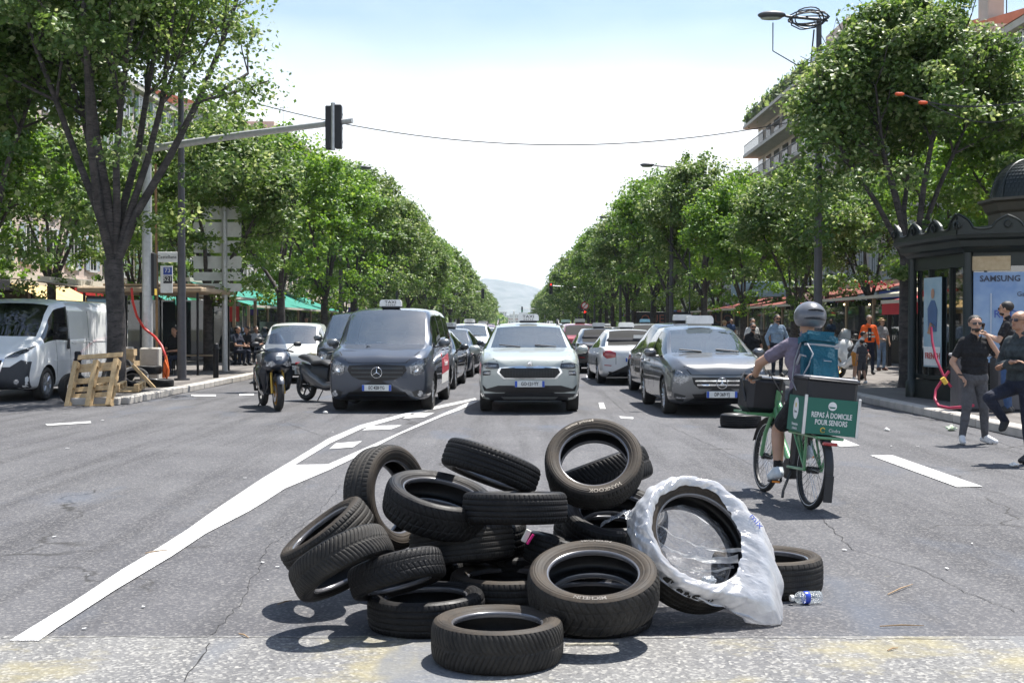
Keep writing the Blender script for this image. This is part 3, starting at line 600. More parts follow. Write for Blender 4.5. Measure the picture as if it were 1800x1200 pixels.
# shop signs with lettering
def sign(label, p, w_, h, m, txt=None, tcol=None, size=.3, face=0, depth=.1, name='shop_sign'):
    t = thing(name, label, 'sign', p, face); b = MB(); b.box((0, 0, 0), (w_, depth, h), .02); b.build('panel', m, t)
    if txt: text(txt, size, tcol, t, (0, -depth / 2 - .004, 0))
    return t
whm = mat('enamel_white', (.75, .75, .73), .4); blm = mat('ink_black', (.015, .015, .018), .5)
sign('dark shop sign reading QUERLA behind the taxi signs on the right', PX(1165, 561, 101), 4.6, 1.2, sg[2], 'QUERLA', mat('dull_red_letters', (.35, .12, .08), .6), .95)
sign('dark sign with white block letters M&M right of the lamp post', PX(1419, 525, 64), 2.2, 1.25, sg[2], 'M&M', whm, .85)
sign('purple sign panel above the dark van', PX(621, 547, 78), .62, .5, mat('purple_sign', (.10, .06, .28), .5), None)
sign('pale blue shop fascia above the orange terrace', PX(1345, 508, 66), 3.6, .8, mat('pale_blue_fascia', (.30, .42, .50), .6))
sign('red sign panel on the left facade', PX(406, 552, 75), 1.0, .9, sg[0]); sign('green cross-coloured sign on the left facade', PX(448, 548, 85), 1.2, .5, sg[3])
sign('blue parking sign seen beyond the green awning', PX(458, 554, 72), .5, .75, sg[4], 'P', whm, .45)
b = MB(); 
for k in range(26): b.ell((rnd.uniform(-1.2, 1.2), rnd.uniform(-.1, .1), rnd.uniform(0, .28)), (.04, .04, .04), 5, 4)
o = b.build('red_geraniums', sg[0]); o.location = PX(1530, 508, 44); tag(o, 'row of red geraniums above the beige canopy', 'flowers', kind='stuff')

# ------------------------------------------------------------------ street furniture
galv = mat('galvanised', (.50, .51, .51), .42, .35, vs=12); lampm = mat('lamp_grey', (.085, .085, .095), .5, .2); dgrey = mat('dark_grey_metal', (.045, .047, .055), .5, .2)
def lamp(x, y, side, label, lod=0):
    t = thing('street_lamp', label, 'street lamp', (x, y, .13), 0, 'street lamps along the avenue'); n = 14 if not lod else 7
    b = MB(); b.tube([(0, 0, 0), (0, 0, 1.2), (0, 0, 9.0)], [.115, .11, .065], n); b.tube([(0, 0, 0), (0, 0, .05)], .2, n); b.build('pole', lampm, t, 60)
    b = MB(); b.tube([(side * .22, 0, 9.02), (0, 0, 9.05), (-side * .75, 0, 9.12), (-side * .85, 0, 9.14)], [.03, .04, .035, .03], 7); b.build('arm', lampm, t, 60)
    h = MB().at((-side * 1.18, 0, 9.16)); h.ell((0, 0, 0), (.36, .2, .10), 14, 8); hd = h.build('lamp_head', lampm, t, 60)
    h = MB().at((-side * 1.2, 0, 9.075)); h.ell((0, 0, 0), (.27, .15, .035), 12, 6); h.build('lens', mat('lamp_lens', (.45, .47, .42), .3), hd, 60)
    return t
for k in range(6):
    nm = ['nearest','second','third','fourth','fifth','sixth'][k]
    lamp(-8.6, 32.3 + 29.5 * k, -1, f'{nm} tall grey street lamp on the left of the avenue' + (' beside the traffic light mast' if k == 0 else ''), k > 1)
    r_ = lamp(7.6, 31.4 + 29.4 * k, 1, f'{nm} tall grey street lamp on the right of the avenue' + (', cable coiled round its top' if k == 0 else ''), k > 1)
b = MB(); rr_ = random.Random(3); top = Vector((7.45, 31.4, 9.2))
pts = []
for i in range(120):
    a = i * .33; q = 1 + .15 * math.sin(i * .7); pts.append(top + Vector((math.cos(a) * .40 * q + rr_.uniform(-.03, .03) - .12, math.sin(a * .9) * .25, math.sin(a) * (.17 + .07 * math.sin(i * .21)))))
b.tube(pts, .017, 5); b.tube([top + Vector((-1.0, 0, -.1)), top + Vector((-1.0, 0, -.8)), top + Vector((-.4, 0, -1.15)), top + Vector((.1, .02, -1.05)), top + Vector((.8, 0, -.5)), top + Vector((.6, 0, 0))], .016, 5)
b.tube([top + Vector((0, -.12, -.3)), top + Vector((-.1, -.14, -1.3)), top + Vector((.05, -.13, -2.2)), top + Vector((.1, -.13, -3.5))], .02, 5)
tag(b.build('coiled_cable', blm), 'black cable coiled in loops round the top of the nearest right lamp', 'cable')
def cable(label, f, n=40, r=.018, m=blm):
    b = MB(); b.tube([f(i / n) for i in range(n + 1)], r, 4); return tag(b.build('overhead_cable', m), label, 'cable')
cf = np.polyfit([440, 940, 1310], [180, 255, 230], 2)
cable('thin cable sagging across the whole avenue against the white sky', lambda u: PX(25 + 1760 * u, float(np.polyval(cf, 25 + 1760 * u)), 60), 50, .03)
cable('twin cable with orange insulators in front of the right tree', lambda u: PX(1575 + 300 * u, 164 + 60 * math.sin(min(1, u * 1.1) * PI * .55) * (1 - u) * 1.0, 25.2), 24, .02)
cable('lower twin cable in front of the right tree', lambda u: PX(1620 + 260 * u, 178 + 45 * math.sin(u * PI) - 30 * u * u, 25.2), 20, .014)
cable('pair of wires leaving the right lamp towards the roofs', lambda u: top.lerp(Vector((24.5, 90, 21)), u) + Vector((0, 0, -1.2 * math.sin(u * PI))), 16, .012)
for i, (x, y) in enumerate(((1579, 167), (1620, 182))):
    b = MB(); b.tube([(-.09, 0, 0), (-.05, 0, 0), (.05, 0, 0), (.09, 0, 0)], [.02, .036, .036, .02], 8); o = b.build('insulator', mat('orange_plastic', (.65, .09, .02), .5)); o.location = PX(x, y, 25.1); tag(o, ['left', 'right'][i] + ' one of two orange insulators on the cable in front of the right tree', 'insulator')
# traffic signals
def signal_head(parent, loc, lit=None, back=True, name='signal_head', s=1.0, wd=.30):
    b = MB().at(loc); b.box((0, 0, 0), (wd * s, .26, .98 * s), .02); h = b.build(name, blm, parent)
    for i, c in enumerate(('red', 'amber', 'green')):
        b = MB().at((loc[0], loc[1] + (.12 if back else -.12), loc[2] + (.31 - .31 * i) * s)); b.lathe([(0, 0), (.07, 0), (.078, .02), (.078, -.1 if not back else .12)], 12, 'y')
        m = emis('lit_' + c, (1, .05, .03) if c == 'red' else (.05, .9, .4), 9.0) if lit == c else blm; b.build('signal_lens', m, h)
    return h
t = thing('traffic_light_mast', 'white pole with a long overhead arm carrying traffic lights seen from behind', 'traffic light', (-9.4, 32, .1))
b = MB(); b.tube([(0, 0, 0), (0, 0, 2.2), (0, 0, 6.0)], [.145, .13, .115], 14); b.build('pole', galv, t, 60)
b = MB(); b.tube([(-.05, 0, 5.93), (2.6, -.7, 6.2), (5.45, -1.5, 6.42)], [.10, .09, .07], 10); b.build('arm', galv, t, 60)
b = MB(); b.tube([(4.98, -1.5, 5.7), (4.98, -1.5, 6.85)], .055, 8); b.build('bracket', galv, t, 60)
signal_head(t, (4.87, -1.38, 6.26), s=1.08, wd=.155); signal_head(t, (5.10, -1.42, 6.28), s=1.08, wd=.155)
b = MB(); b.box((.13, .1, 2.75), (.1, .3, 1.1), .02); b.build('pedestrian_signal', blm, t); b = MB(); b.box((.185, .1, 2.3), (.012, .2, .16)); b.build('yellow_plate', sg[5], t)
b = MB(); b.tube([(.26, .1, .1), (.24, .1, 5.7)], .035, 6); tag(b.build('wooden_pole', mat('pole_wood', (.28, .17, .08), .8)), 'thin brown pole standing right behind the white mast', 'pole').location = (-9.5, 32.2, 0)
def far_signal(x, y, z, side, lit, back, label, arm=5.0):
    t = thing('traffic_light_mast', label, 'traffic light', (x + side * arm, y, .1), 0, 'far traffic lights'); b = MB(); b.tube([(0, 0, 0), (0, 0, z)], .11, 8); b.build('pole', galv, t); b = MB(); b.tube([(0, 0, z - .15), (-side * arm, 0, z + .15)], .07, 6); b.build('arm', galv, t); signal_head(t, (-side * arm, -.15, z - .2), lit, back, s=1.5)
far_signal(4.55, 158, 6.2, 1, 'red', False, 'far red traffic light hanging on an arm from the right', 4.2); far_signal(-4.75, 185, 6.2, -1, None, True, 'far traffic light on an arm from the left, seen from behind', 4)
far_signal(1.9, 330, 5.6, 1, 'green', False, 'tiny green traffic light far down the avenue', 6.0)
t = thing('road_sign_post', 'round no-turn sign with a red traffic light below it on the right kerb', 'road sign', (7.5, 118, .13)); b = MB(); b.tube([(-.9, 0, 0), (-.9, 0, 3.6)], .05, 8); b.build('pole', dgrey, t)
b = MB().at((-.9, -.08, 3.2)); b.lathe([(0, 0), (.36, 0), (.36, -.03), (0, -.03)], 20, 'y'); b.build('sign_rim', sg[0], t); b = MB().at((-.9, -.115, 3.2)); b.lathe([(0, 0), (.27, 0), (.27, -.01), (0, -.01)], 20, 'y'); b.build('sign_face', whm, t); b = MB().at((-.9, -.14, 3.2), (0, R(45), 0)); b.box((0, 0, 0), (.07, .02, .56)); b.build('slash', sg[0], t)
signal_head(t, (-.9, -.15, 2.3), 'red', False)
t = thing('road_sign_post', 'small round red sign beside the second right street lamp', 'road sign', (7.6, 59.5, .13)); b = MB(); b.tube([(.7, 0, 0), (.7, 0, 5.6)], .04, 8); b.build('pole', dgrey, t); b = MB().at((.72, -.06, 5.45)); b.lathe([(0, 0), (.3, 0), (.3, -.03), (0, -.03)], 18, 'y'); b.build('sign_rim', sg[0], t); b = MB().at((.72, -.1, 5.45)); b.lathe([(0, 0), (.2, 0), (.2, -.01), (0, -.01)], 18, 'y'); b.build('sign_face', whm, t)
# direction panels seen from behind
t = thing('direction_sign_post', 'grey post with a stack of blank direction panels seen from behind', 'road sign', (-8.95, 38.6, .13)); b = MB(); b.tube([(0, 0, 0), (0, 0, 5.35)], .085, 12); b.build('post', galv, t, 60)
pnm = mat('panel_back', (.66, .67, .64), .55, .1, vs=3)
for (ya, yc) in ((362, 385), (390, 416), (423, 444), (450, 472), (478, 493), (498, 512)):
    za = CH - (ya - VY) / F * 38.6 - .13; zc = CH - (yc - VY) / F * 38.6 - .13; w_ = 1.48; h = za - zc; pts = []
    for (cx_, cz_, a0) in ((w_ / 2 - .06, h / 2 - .06, 0), (-w_ / 2 + .06, h / 2 - .06, 90), (-w_ / 2 + .06, -h / 2 + .06, 180), (w_ / 2 - .06, -h / 2 + .06, 270)):
        for q in range(5): a = R(a0 + q * 22.5); pts.append((cx_ + .06 * math.cos(a), cz_ + .06 * math.sin(a)))
    b = MB().at((-.25, .1, (za + zc) / 2)); b.prism(pts, 0, .05, 'y'); b.build('sign_panel', pnm, t)
# bus stop
t = thing('bus_stop_sign', 'bus stop flag reading Castellane with line numbers 73 and 521', 'bus stop', (-9.72, 35, .13)); b = MB(); b.tube([(-.28, 0, 0), (-.28, 0, 3.6)], .035, 8); b.build('pole', dgrey, t)
def pz(y): return CH - (y - VY) / F * 35 - .13
b = MB(); b.box((0, 0, (pz(443) + pz(461)) / 2), (.62, .05, pz(443) - pz(461)), .01); b.build('name_panel', whm, t); text('Castellane', .13, blm, t, (.0, -.03, (pz(443) + pz(461)) / 2))
b = MB(); b.box((-.02, 0, (pz(467) + pz(515)) / 2), (.34, .05, pz(467) - pz(515)), .01); b.build('line_panel', whm, t)
for (ya, yc, m, s_) in ((470, 483, sg[4], '73'), (485, 498, sg[2], '521')):
    b = MB(); b.box((.02, -.03, (pz(ya) + pz(yc)) / 2), (.24, .012, pz(ya) - pz(yc))); b.build('line_number_panel', m, t); text(s_, .17, whm, t, (.02, -.042, (pz(ya) + pz(yc)) / 2 + .015))
# bus shelter with poster
t = thing('bus_shelter', 'glass bus shelter with a flat brown roof and a poster panel behind the white mast', 'bus shelter', (-10.55, 37.2, .13))
b = MB(); b.box((0, 0, 2.42), (3.5, 4.2, .14), .03); b.box((.2, -.6, 2.56), (2.6, 2.4, .06)); b.build('roof', wood, t)
for x in (-1.6, 0, 1.6):
    for y in (-1.9, 1.9): b = MB(); b.box((x, y, 1.17), (.06, .06, 2.33)); b.build('post', ironm, t)
for x in (-.8, .8): b = MB(); b.box((x, 1.9, 1.25), (1.5, .02, 1.9)); b.build('glass_panel', pane, t)
b = MB(); b.box((-1.05, -1.95, 1.25), (.95, .12, 1.95), .02); pf = b.build('poster_frame', dgrey, t)
b = MB(); b.box((-1.05, -2.02, 1.55), (.84, .012, 1.2)); b.build('poster_sky', mat('poster_blue', (.10, .20, .30), .4, vs=2, col2=(.22, .34, .42)), t)
b = MB(); b.box((-1.05, -2.02, .68), (.84, .012, .52)); b.build('poster_ground', mat('poster_dark', (.06, .06, .07), .4, vs=9, col2=(.25, .24, .22)), t)
b = MB().at((-.95, -2.03, .95)); b.ell((0, 0, .32), (.06, .006, .07), 8, 6); b.ell((0, 0, .12), (.1, .006, .17), 8, 6); b.tube([(-.08, 0, .0), (-.2, 0, -.12), (-.05, 0, -.2)], .03, 5); b.build('poster_figure', mat('poster_figure', (.30, .29, .28), .5), t)
b = MB(); b.box((.4, 1.5, .48), (1.8, .35, .05)); b.build('bench', wood, t)
def bollard(p, h, r, m, label):
    t = thing('bollard', label, 'bollard', p, 0, 'bollards'); b = MB(); b.tube([(0, 0, 0), (0, 0, h * .8), (0, 0, h * .97), (0, 0, h)], [r, r, r, r * .7], 12); b.build('post', m, t, 60); b = MB(); b.lathe([(r * 1.15, h * .8), (r * 1.2, h * .82), (r * 1.15, h * .84)], 12); b.build('collar', m, t)
bollard(G(379, 664, .13), .93, .075, ironm, 'black bollard on the left kerb right of the nearest left lamp'); bollard(G(211, 671, .13), 1.45, .085, lampm, 'tall grey bollard standing against the big left lime trunk')
bollard(G(136, 700, 0), 1.0, .07, ironm, 'black bollard half hidden behind the leaning pallet'); bollard(G(443, 655, .13) + Vector((-3.2, 3, 0)), .93, .07, ironm, 'black bollard beyond the direction sign post')
def cblock(p, sz, rz, label):
    b = MB(); b.box((0, 0, sz[2] / 2), sz, .03); o = b.build('concrete_block', mat('cast_concrete', (.40, .38, .34), .85, vs=6, bump=.3)); o.location = p; o.rotation_euler = (0, 0, rz); tag(o, label, 'concrete block', 'concrete blocks at the mast')
cblock((-9.08, 31.2, .13), (.46, .5, .86), .1, 'upright pale concrete block right of the white mast'); cblock((-9.9, 31.3, .13), (.6, .5, .88), -.05, 'concrete block behind the wooden crates, left of the mast')
red_pl = mat('red_conduit', (.42, .02, .015), .45); org_pl = mat('orange_conduit', (.75, .16, .03), .5); pink_pl = mat('pink_conduit', (.34, .02, .06), .45)
b = MB(); b.tube([PX(x, y, d) for x, y, d in ((231, 506, 31.2), (233, 530, 31.2), (240, 555, 31.3), (252, 576, 31.8), (262, 584, 31.8), (272, 592, 31), (284, 608, 30.8), (290, 625, 30.6), (291, 645, 30.6), (287, 664, 30.5))], .032, 8); tag(b.build('conduit', red_pl, smooth=60), 'thick red conduit curving round the white mast down to the concrete block', 'conduit')
b = MB(); b.tube([PX(x, y, d) for x, y, d in ((287, 664, 30.2), (289, 640, 30.2), (291, 626, 30.2), (294, 645, 30.2), (292, 664, 30.2), (288, 650, 30.1), (290, 634, 30.1), (295, 650, 30.1), (294, 662, 30.1))], .035, 7); tag(b.build('conduit', org_pl, smooth=60), 'orange conduit looped in front of the concrete block', 'conduit')

# ------------------------------------------------------------------ ornate kiosk
km = mat('kiosk_green_black', (.018, .024, .022), .38, .3, vs=6, bump=.15, bs=60); kglass = glass('kiosk_glass', refl=.9, alpha=.35, body=(.008, .01, .01))
KC = Vector((9.95, 24.1, .13)); t = thing('newspaper_kiosk', 'ornate dark kiosk with a scaled dome, wavy crest and advertising posters', 'kiosk', KC); kA = [218 - 60 * k for k in range(6)]
def kv(a, r, z=0): return Vector((r * math.cos(R(a)), r * math.sin(R(a)), z))
def facet(a, r, off=0.0):
    p, q = kv(a, r), kv(a - 60, r); m = (p + q) / 2; n = m.normalized(); return m + n * off, (q - p), math.atan2(n.y, n.x) + PI / 2, (q - p).length
for i, a in enumerate(kA):
    p = kv(a, 2.2); b = MB(); b.tube([p + Vector((0, 0, 0)), p + Vector((0, 0, .3)), p + Vector((0, 0, .34)), p + Vector((0, 0, 2.75))], [.13, .13, .09, .085], 8); b.build('pillar', km, t, 50)
    m, d, rz, ln = facet(a, 2.12)
    b = MB().at(m, (0, 0, rz)); b.box((0, 0, .18), (ln - .1, .16, .36)); b.box((0, 0, 2.62), (ln - .1, .14, .25)); b.box((0, 0, .42), (ln - .1, .1, .08)); b.build('frame', km, t)
    b = MB().at(m, (0, 0, rz))
    for x in ((-.42, .42) if i == 0 else (-.75, 0, .75)): b.box((x * ln / 2 * .95 if i == 0 else x * ln / 2, -.02, 1.5), (.05, .09, 2.1))
    b.build('mullion', km, t)
    b = MB().at(m, (0, 0, rz)); b.box((0, 0, 1.5), (ln - .12, .02, 2.2)); b.build('glass_wall', kglass, t)
    # cornice + wavy crest
    r0, r1 = 2.42, 2.62
    p, q = kv(a, r0), kv(a - 60, r0); p1, q1 = kv(a, r1), kv(a - 60, r1); z0 = 2.76
    b = MB(); 
    prof = [(2.30, 2.74), (2.36, 2.80), (2.44, 2.84), (2.46, 2.95), (2.56, 2.99), (2.58, 3.05), (2.40, 3.06)]
    vs = []; 
    for (r_, z_) in prof: vs += [kv(a, r_, z_), kv(a - 60, r_, z_)]
    b.add(vs, [(2 * k, 2 * k + 1, 2 * k + 3, 2 * k + 2) for k in range(len(prof) - 1)]); b.build('cornice', km, t)
    m2, d2, rz2, ln2 = facet(a, 2.52); b = MB().at(m2 + Vector((0, 0, 3.055)), (0, 0, rz2)); pts = []; nn = 48
    for k in range(nn + 1):
        u = k / nn; x = (u - .5) * ln2; ph = u * 3; c_ = abs(((ph + .5) % 1) - .5) * 2; z_ = .12 + .20 * (1 - min(1, c_ * 1.7)) ** .5 * (1.25 if int(ph + .5) in (0, 3) else 1.0) if c_ < .588 else .12 - .03 * math.sin((c_ - .588) / .412 * PI / 2)
        pts.append((x, z_))
    b.prism([(-ln2 / 2, 0)] + pts + [(ln2 / 2, 0)], -.03, .03, 'y'); b.build('crest', km, t)
    b = MB().at(m2 + Vector((0, 0, 3.055)), (0, 0, rz2)); b.tube([(x, -.035, z_ + .0) for x, z_ in pts], .022, 5)
    for u in (0, 1 / 3, 2 / 3, 1): b2 = (u - .5) * ln2; b.tube([(b2 + .07 * math.cos(q_ / 10 * 2 * PI), -.05, .17 + .07 * math.sin(q_ / 10 * 2 * PI)) for q_ in range(11)], .018, 4)
    b.build('crest_moulding', km, t)
b = MB(); b.lathe([(2.5, 3.02), (1.1, 3.30), (1.0, 3.34)], 6, a0=R(38), a1=R(398)); b.build('roof', km, t)
b = MB(); b.lathe([(.80, 3.25), (.80, 3.55), (.86, 3.60), (.92, 3.74), (1.0, 3.78), (1.0, 3.83), (.74, 3.84)], 8, a0=R(22.5), a1=R(382.5)); b.build('drum', mat('kiosk_stone_trim', (.08, .07, .05), .6), t)
dp = [(.74 * math.cos(u * PI / 2) ** .8 if u < 1 else 0.0, 3.84 + .76 * math.sin(u * PI / 2)) for u in np.linspace(0, 1, 12)]
b = MB(); b.lathe(dp, 32); b.build('dome', km, t, 60)
for k in range(8): a = R(22.5 + 45 * k); b = MB(); b.tube([Vector((r_ * 1.02 * math.cos(a), r_ * 1.02 * math.sin(a), z_)) for r_, z_ in dp[:-1]], .025, 5); b.build('dome_rib', km, t, 60)
b = MB()
for j in range(13):
    u = j / 14; r_ = float(np.interp(u * 11, range(12), [d[0] for d in dp])); z_ = float(np.interp(u * 11, range(12), [d[1] for d in dp])); u2 = u + .09; r2 = float(np.interp(u2 * 11, range(12), [d[0] for d in dp])); z2 = float(np.interp(u2 * 11, range(12), [d[1] for d in dp]))
    nsc = 56
    for k in range(nsc):
        a = 2 * PI * (k + .5 * (j % 2)) / nsc; wd = 2 * PI / nsc * .48
        def q(r__, z__, aa): return (r__ * math.cos(aa), r__ * math.sin(aa), z__)
        b.add([q(r2 + .003, z2, a - wd), q(r2 + .003, z2, a + wd), q(r_ + .016, z_ + .015, a + wd * .8), q(r_ + .02, z_ - .005, a), q(r_ + .016, z_ + .015, a - wd * .8)], [(0, 1, 2, 3, 4)])
b.build('dome_scales', km, t)['kind'] = 'stuff'
b = MB(); b.lathe([(.10, 4.58), (.07, 4.64), (.03, 4.68), (.06, 4.74), (.03, 4.82), (.0, 5.0)], 10); b.build('finial', km, t, 60)
def poster_facet(i, x0, x1, z0, z1, m, name, off=-.06):
    mm, d, rz, ln = facet(kA[i], 2.12); b = MB().at(mm, (0, 0, rz)); b.box(((x0 + x1) / 2, off, (z0 + z1) / 2), (x1 - x0, .012, z1 - z0)); return b.build(name, m, t), mm, rz
blue_post = mat('poster_gradient', (.06, .17, .42), .25, vs=.9, col2=(.35, .48, .62)); pale_post = mat('poster_pale_sky', (.22, .36, .46), .25, vs=1.5, col2=(.42, .52, .55))
# facet lists run clockwise: index 0 faces the road on the left, index 5 faces the camera
_, mm, rz = poster_facet(0, -.62, .10, .62, 2.34, pale_post, 'poster')
b = MB().at(mm, (0, 0, rz)); b.ell((-.24, -.075, 2.03), (.07, .004, .10), 10, 8); b.tube([(-.36, -.075, 1.25), (-.25, -.075, 1.45), (-.12, -.075, 1.38)], .05, 6, flat=.1); b.build('poster_face', mat('poster_skin', (.42, .24, .16), .5), t)
b = MB().at(mm, (0, 0, rz)); b.prism([(-.42, 1.3), (-.44, 1.75), (-.30, 1.9), (-.16, 1.9), (-.05, 1.72), (-.08, 1.3)], -.078, -.071, 'y'); b.build('poster_jacket', mat('poster_jacket', (.06, .12, .24), .5), t)
b = MB().at(mm, (0, 0, rz)); b.box((-.26, -.074, .83), (.66, .006, .36)); b.build('poster_band', whm, t)
text('FRENCH', .17, sg[0], t, tuple(mm + Vector((math.cos(rz), math.sin(rz), 0)) * -.22 + Vector((0, 0, .83)) + Vector((-math.sin(rz) * -.085, math.cos(rz) * -.085, 0))), (R(90), 0, rz), sx=.95)
_, mm, rz = poster_facet(5, -1.0, 1.05, .75, 2.38, blue_post, 'poster')
def onf(x, z, off=-.075): return tuple(mm + Vector((math.cos(rz) * x - math.sin(rz) * off, math.sin(rz) * x + math.cos(rz) * off, z)))
text('SAMSUNG', .15, mat('poster_ink', (.03, .04, .07), .5), t, onf(-.55, 2.26), (R(90), 0, rz), bold=.003); text('Galaxy Z Flip', .12, MATS['poster_ink'], t, onf(.05, 1.98), (R(90), 0, rz)); text('RFID', .2, sg[4], t, onf(-.45, 1.62), (R(90), 0, rz))
b = MB().at(mm, (0, 0, rz)); b.box((-.75, -.075, 2.56 - .02), (.75, .01, .26)); b.build('street_map', mat('street_map', (.40, .30, .17), .7, vs=14, col2=(.50, .40, .25)), t)
b = MB().at(mm, (0, 0, rz)); b.box((-.7, -.09, 1.55), (.02, .006, .9)); b.box((.15, -.08, 1.1), (1.3, .006, .22)); b.build('poster_bars', mat('poster_white', (.5, .56, .62), .4), t)
def bin_(p, label):
    t = thing('litter_bin', label, 'bin', p, 0, 'grey bins by the kiosk'); b = MB(); b.box((0, 0, .45), (.5, .45, .9), .04); b.build('body', lampm, t); b = MB(); b.box((0, 0, .93), (.54, .49, .06), .02); b.build('lid', mat('bin_lid', (.35, .35, .36), .4), t)
bin_((7.62, 21.0, .13), 'grey box bin behind the legs of the man on the phone'); bin_((8.25, 20.9, .13), 'grey box bin between the two men by the kiosk')
b = MB(); b.tube([PX(x, y, d) for x, y, d in ((1636, 575, 21.5), (1638, 600, 21.4), (1645, 630, 21.2), (1660, 664, 21), (1672, 680, 20.9))], .022, 8); b.tube([PX(x, y, d) for x, y, d in ((1668, 652, 20.8), (1656, 668, 20.8), (1645, 685, 20.8), (1643, 700, 20.7), (1650, 713, 20.5), (1668, 717, 20.2), (1690, 715, 20), (1712, 712, 20))], .024, 8)
tag(b.build('conduit', pink_pl, smooth=60), 'pink red conduit curling down beside the kiosk to the kerb', 'conduit'); b = MB(); b.tube([PX(1656, 664, 20.7), PX(1663, 674, 20.7)], .04, 8); tag(b.build('tape_knot', sg[5]), 'yellow tape tying the pink conduit', 'tape')
# ------------------------------------------------------------------ cars
rubber = mat('tyre_rubber', (.022, .021, .020), .75, vs=8, var=.3); black_pl = mat('black_plastic', (.02, .021, .023), .5); wheelw = mat('wheel_well', (.008, .008, .008), .9)
alloy = mat('alloy', (.45, .46, .48), .3, .8); chrome = mat('chrome', (.75, .76, .78), .12, 1.0); seatm = mat('seat_cloth', (.035, .035, .04), .9); dashm = mat('dashboard', (.06, .06, .062), .75)
wglass = glass('windshield_glass', tint=(.70, .80, .80), refl=1.7, alpha=.86, body=(.16, .24, .27)); sglass = glass('tinted_glass', tint=(.25, .28, .27), refl=.6, alpha=.6, body=(.01, .013, .015)); lamp_g = glass('headlight_glass', tint=(.85, .87, .9), refl=.1, alpha=.95, body=(.3, .3, .32))  # windshield's pale blue body is sky reflection put into the diffuse colour
lampin = mat('headlight_inner', (.02, .02, .022), .2, .5, vs=34, col2=(.5, .51, .53)); redl = mat('tail_light', (.35, .008, .012), .15, coat=1.0); platew = mat('plate_white', (.62, .64, .62), .4); plateb = mat('plate_blue', (.02, .08, .42), .4); grillem = mat('grille_black', (.008, .008, .009), .4)
seamm = mat('panel_gap', (.006, .006, .007), .9)
def pchip(x, X):
    """monotone cubic resample of columns X at parameters x (knots 0..n-1)"""
    X = np.asarray(X, float); n = len(X); d = np.diff(X, axis=0); m = np.zeros_like(X)
    for k in range(1, n - 1):
        a, b_ = d[k - 1], d[k]; ok = a * b_ > 0; with_ = np.where(ok, 2 * a * b_ / np.where(ok, a + b_, 1), 0); m[k] = with_
    m[0], m[-1] = d[0] * .9, d[-1] * .9
    i = np.clip(np.floor(x).astype(int), 0, n - 2); t = (x - i)[:, None]; h00 = 2 * t**3 - 3 * t**2 + 1; h10 = t**3 - 2 * t**2 + t; h01 = -2 * t**3 + 3 * t**2; h11 = t**3 - t**2
    return h00 * X[i] + h10 * m[i] + h01 * X[i + 1] + h11 * m[i + 1]
RS, SS = 3, 3
def car_shell(S, nose=.16, tail=.10, zsc=1.0):
    rings = []; tags = []
    for st in S:
        y, hw, zb, zm, zbt, wb, wc, zc, zt, tg = st; z_e = zc + (zt - zc) * .62
        bow = .10 if tg in 'w' else .0
        P = [(0, y, zb), (hw * .80, y, zb), (hw * .965, y, zb + .09), (hw, y, zm), (hw * wb, y, zbt), (wc, y, zc), (wc * .90, y - bow * .1, z_e), (wc * .5, y - bow * .8, zt - .012 * (zt - zc > .02)), (0, y - bow, zt)]
        rings.append(P); tags.append(tg)
    rings = np.array(rings); ns = len(S)
    fine = pchip(np.linspace(0, ns - 1, (ns - 1) * SS + 1), rings.reshape(ns, -1)).reshape(-1, 9, 3)
    full = []
    for r in fine:
        half = pchip(np.linspace(0, 8, 8 * RS + 1), r); full.append(np.vstack([half, (half * np.array([-1, 1, 1]))[-2:0:-1]]))
    full = np.array(full) ; nr = full.shape[1]
    def cap(ring, dy):
        out = []; c = np.array([0, ring[:, 1].mean(), ring[:, 2].min() * .5 + ring[:, 2].max() * .5])
        for q in (.965, .90, .78, .6, .35, .12):
            p = c + (ring - c) * np.array([q, 1, q]); p[:, 1] = ring[:, 1] * q + c[1] * (1 - q) - dy * (1 - q ** 3.2) ** .8; out.append(p)
        return out
    f = cap(full[0], nose)[::-1]; b_ = cap(full[-1], -tail)
    allr = np.array(f + list(full) + b_); nf = len(f)
    V = allr.reshape(-1, 3).tolist(); nR = len(allr); Fq = []; MI = []
    for i in range(nR - 1):
        ci = (i - nf) // SS if nf <= i < nf + (ns - 1) * SS else -1; tg = tags[ci] if ci >= 0 else 'h'
        for j in range(nr):
            k = (j + 1) % nr; jj = j if j < 8 * RS else nr - 1 - j; cell = jj // RS; m = 0
            if cell <= 0: m = 1
            if tg == 'w': m = 2 if cell >= 6 else (3 if cell == 4 else 0)
            elif tg == 'r': m = 4 if cell >= 6 else 0
            elif tg == 's' and cell == 4: m = 3
            elif tg == 'q' : m = 4 if cell >= 6 else (3 if cell == 4 else 0)
            elif tg == 'p' and cell == 4: m = 1
            Fq.append((i * nr + j, (i + 1) * nr + j, (i + 1) * nr + k, i * nr + k)); MI.append(m)
    a, e = len(V), len(V) + 1; V.append(allr[0].mean(0).tolist()); V.append(allr[-1].mean(0).tolist()); T = (nR - 1) * nr
    V[a][1] = allr[0][:, 1].min() - .0; V[e][1] = allr[-1][:, 1].max()
    for j in range(nr): k = (j + 1) % nr; Fq.append((a, j, k)); MI.append(0); Fq.append((e, T + k, T + j)); MI.append(0)
    me = bpy.data.meshes.new('body'); me.from_pydata([(v[0], v[1], v[2] * zsc) for v in V], [], Fq)
    return me, MI
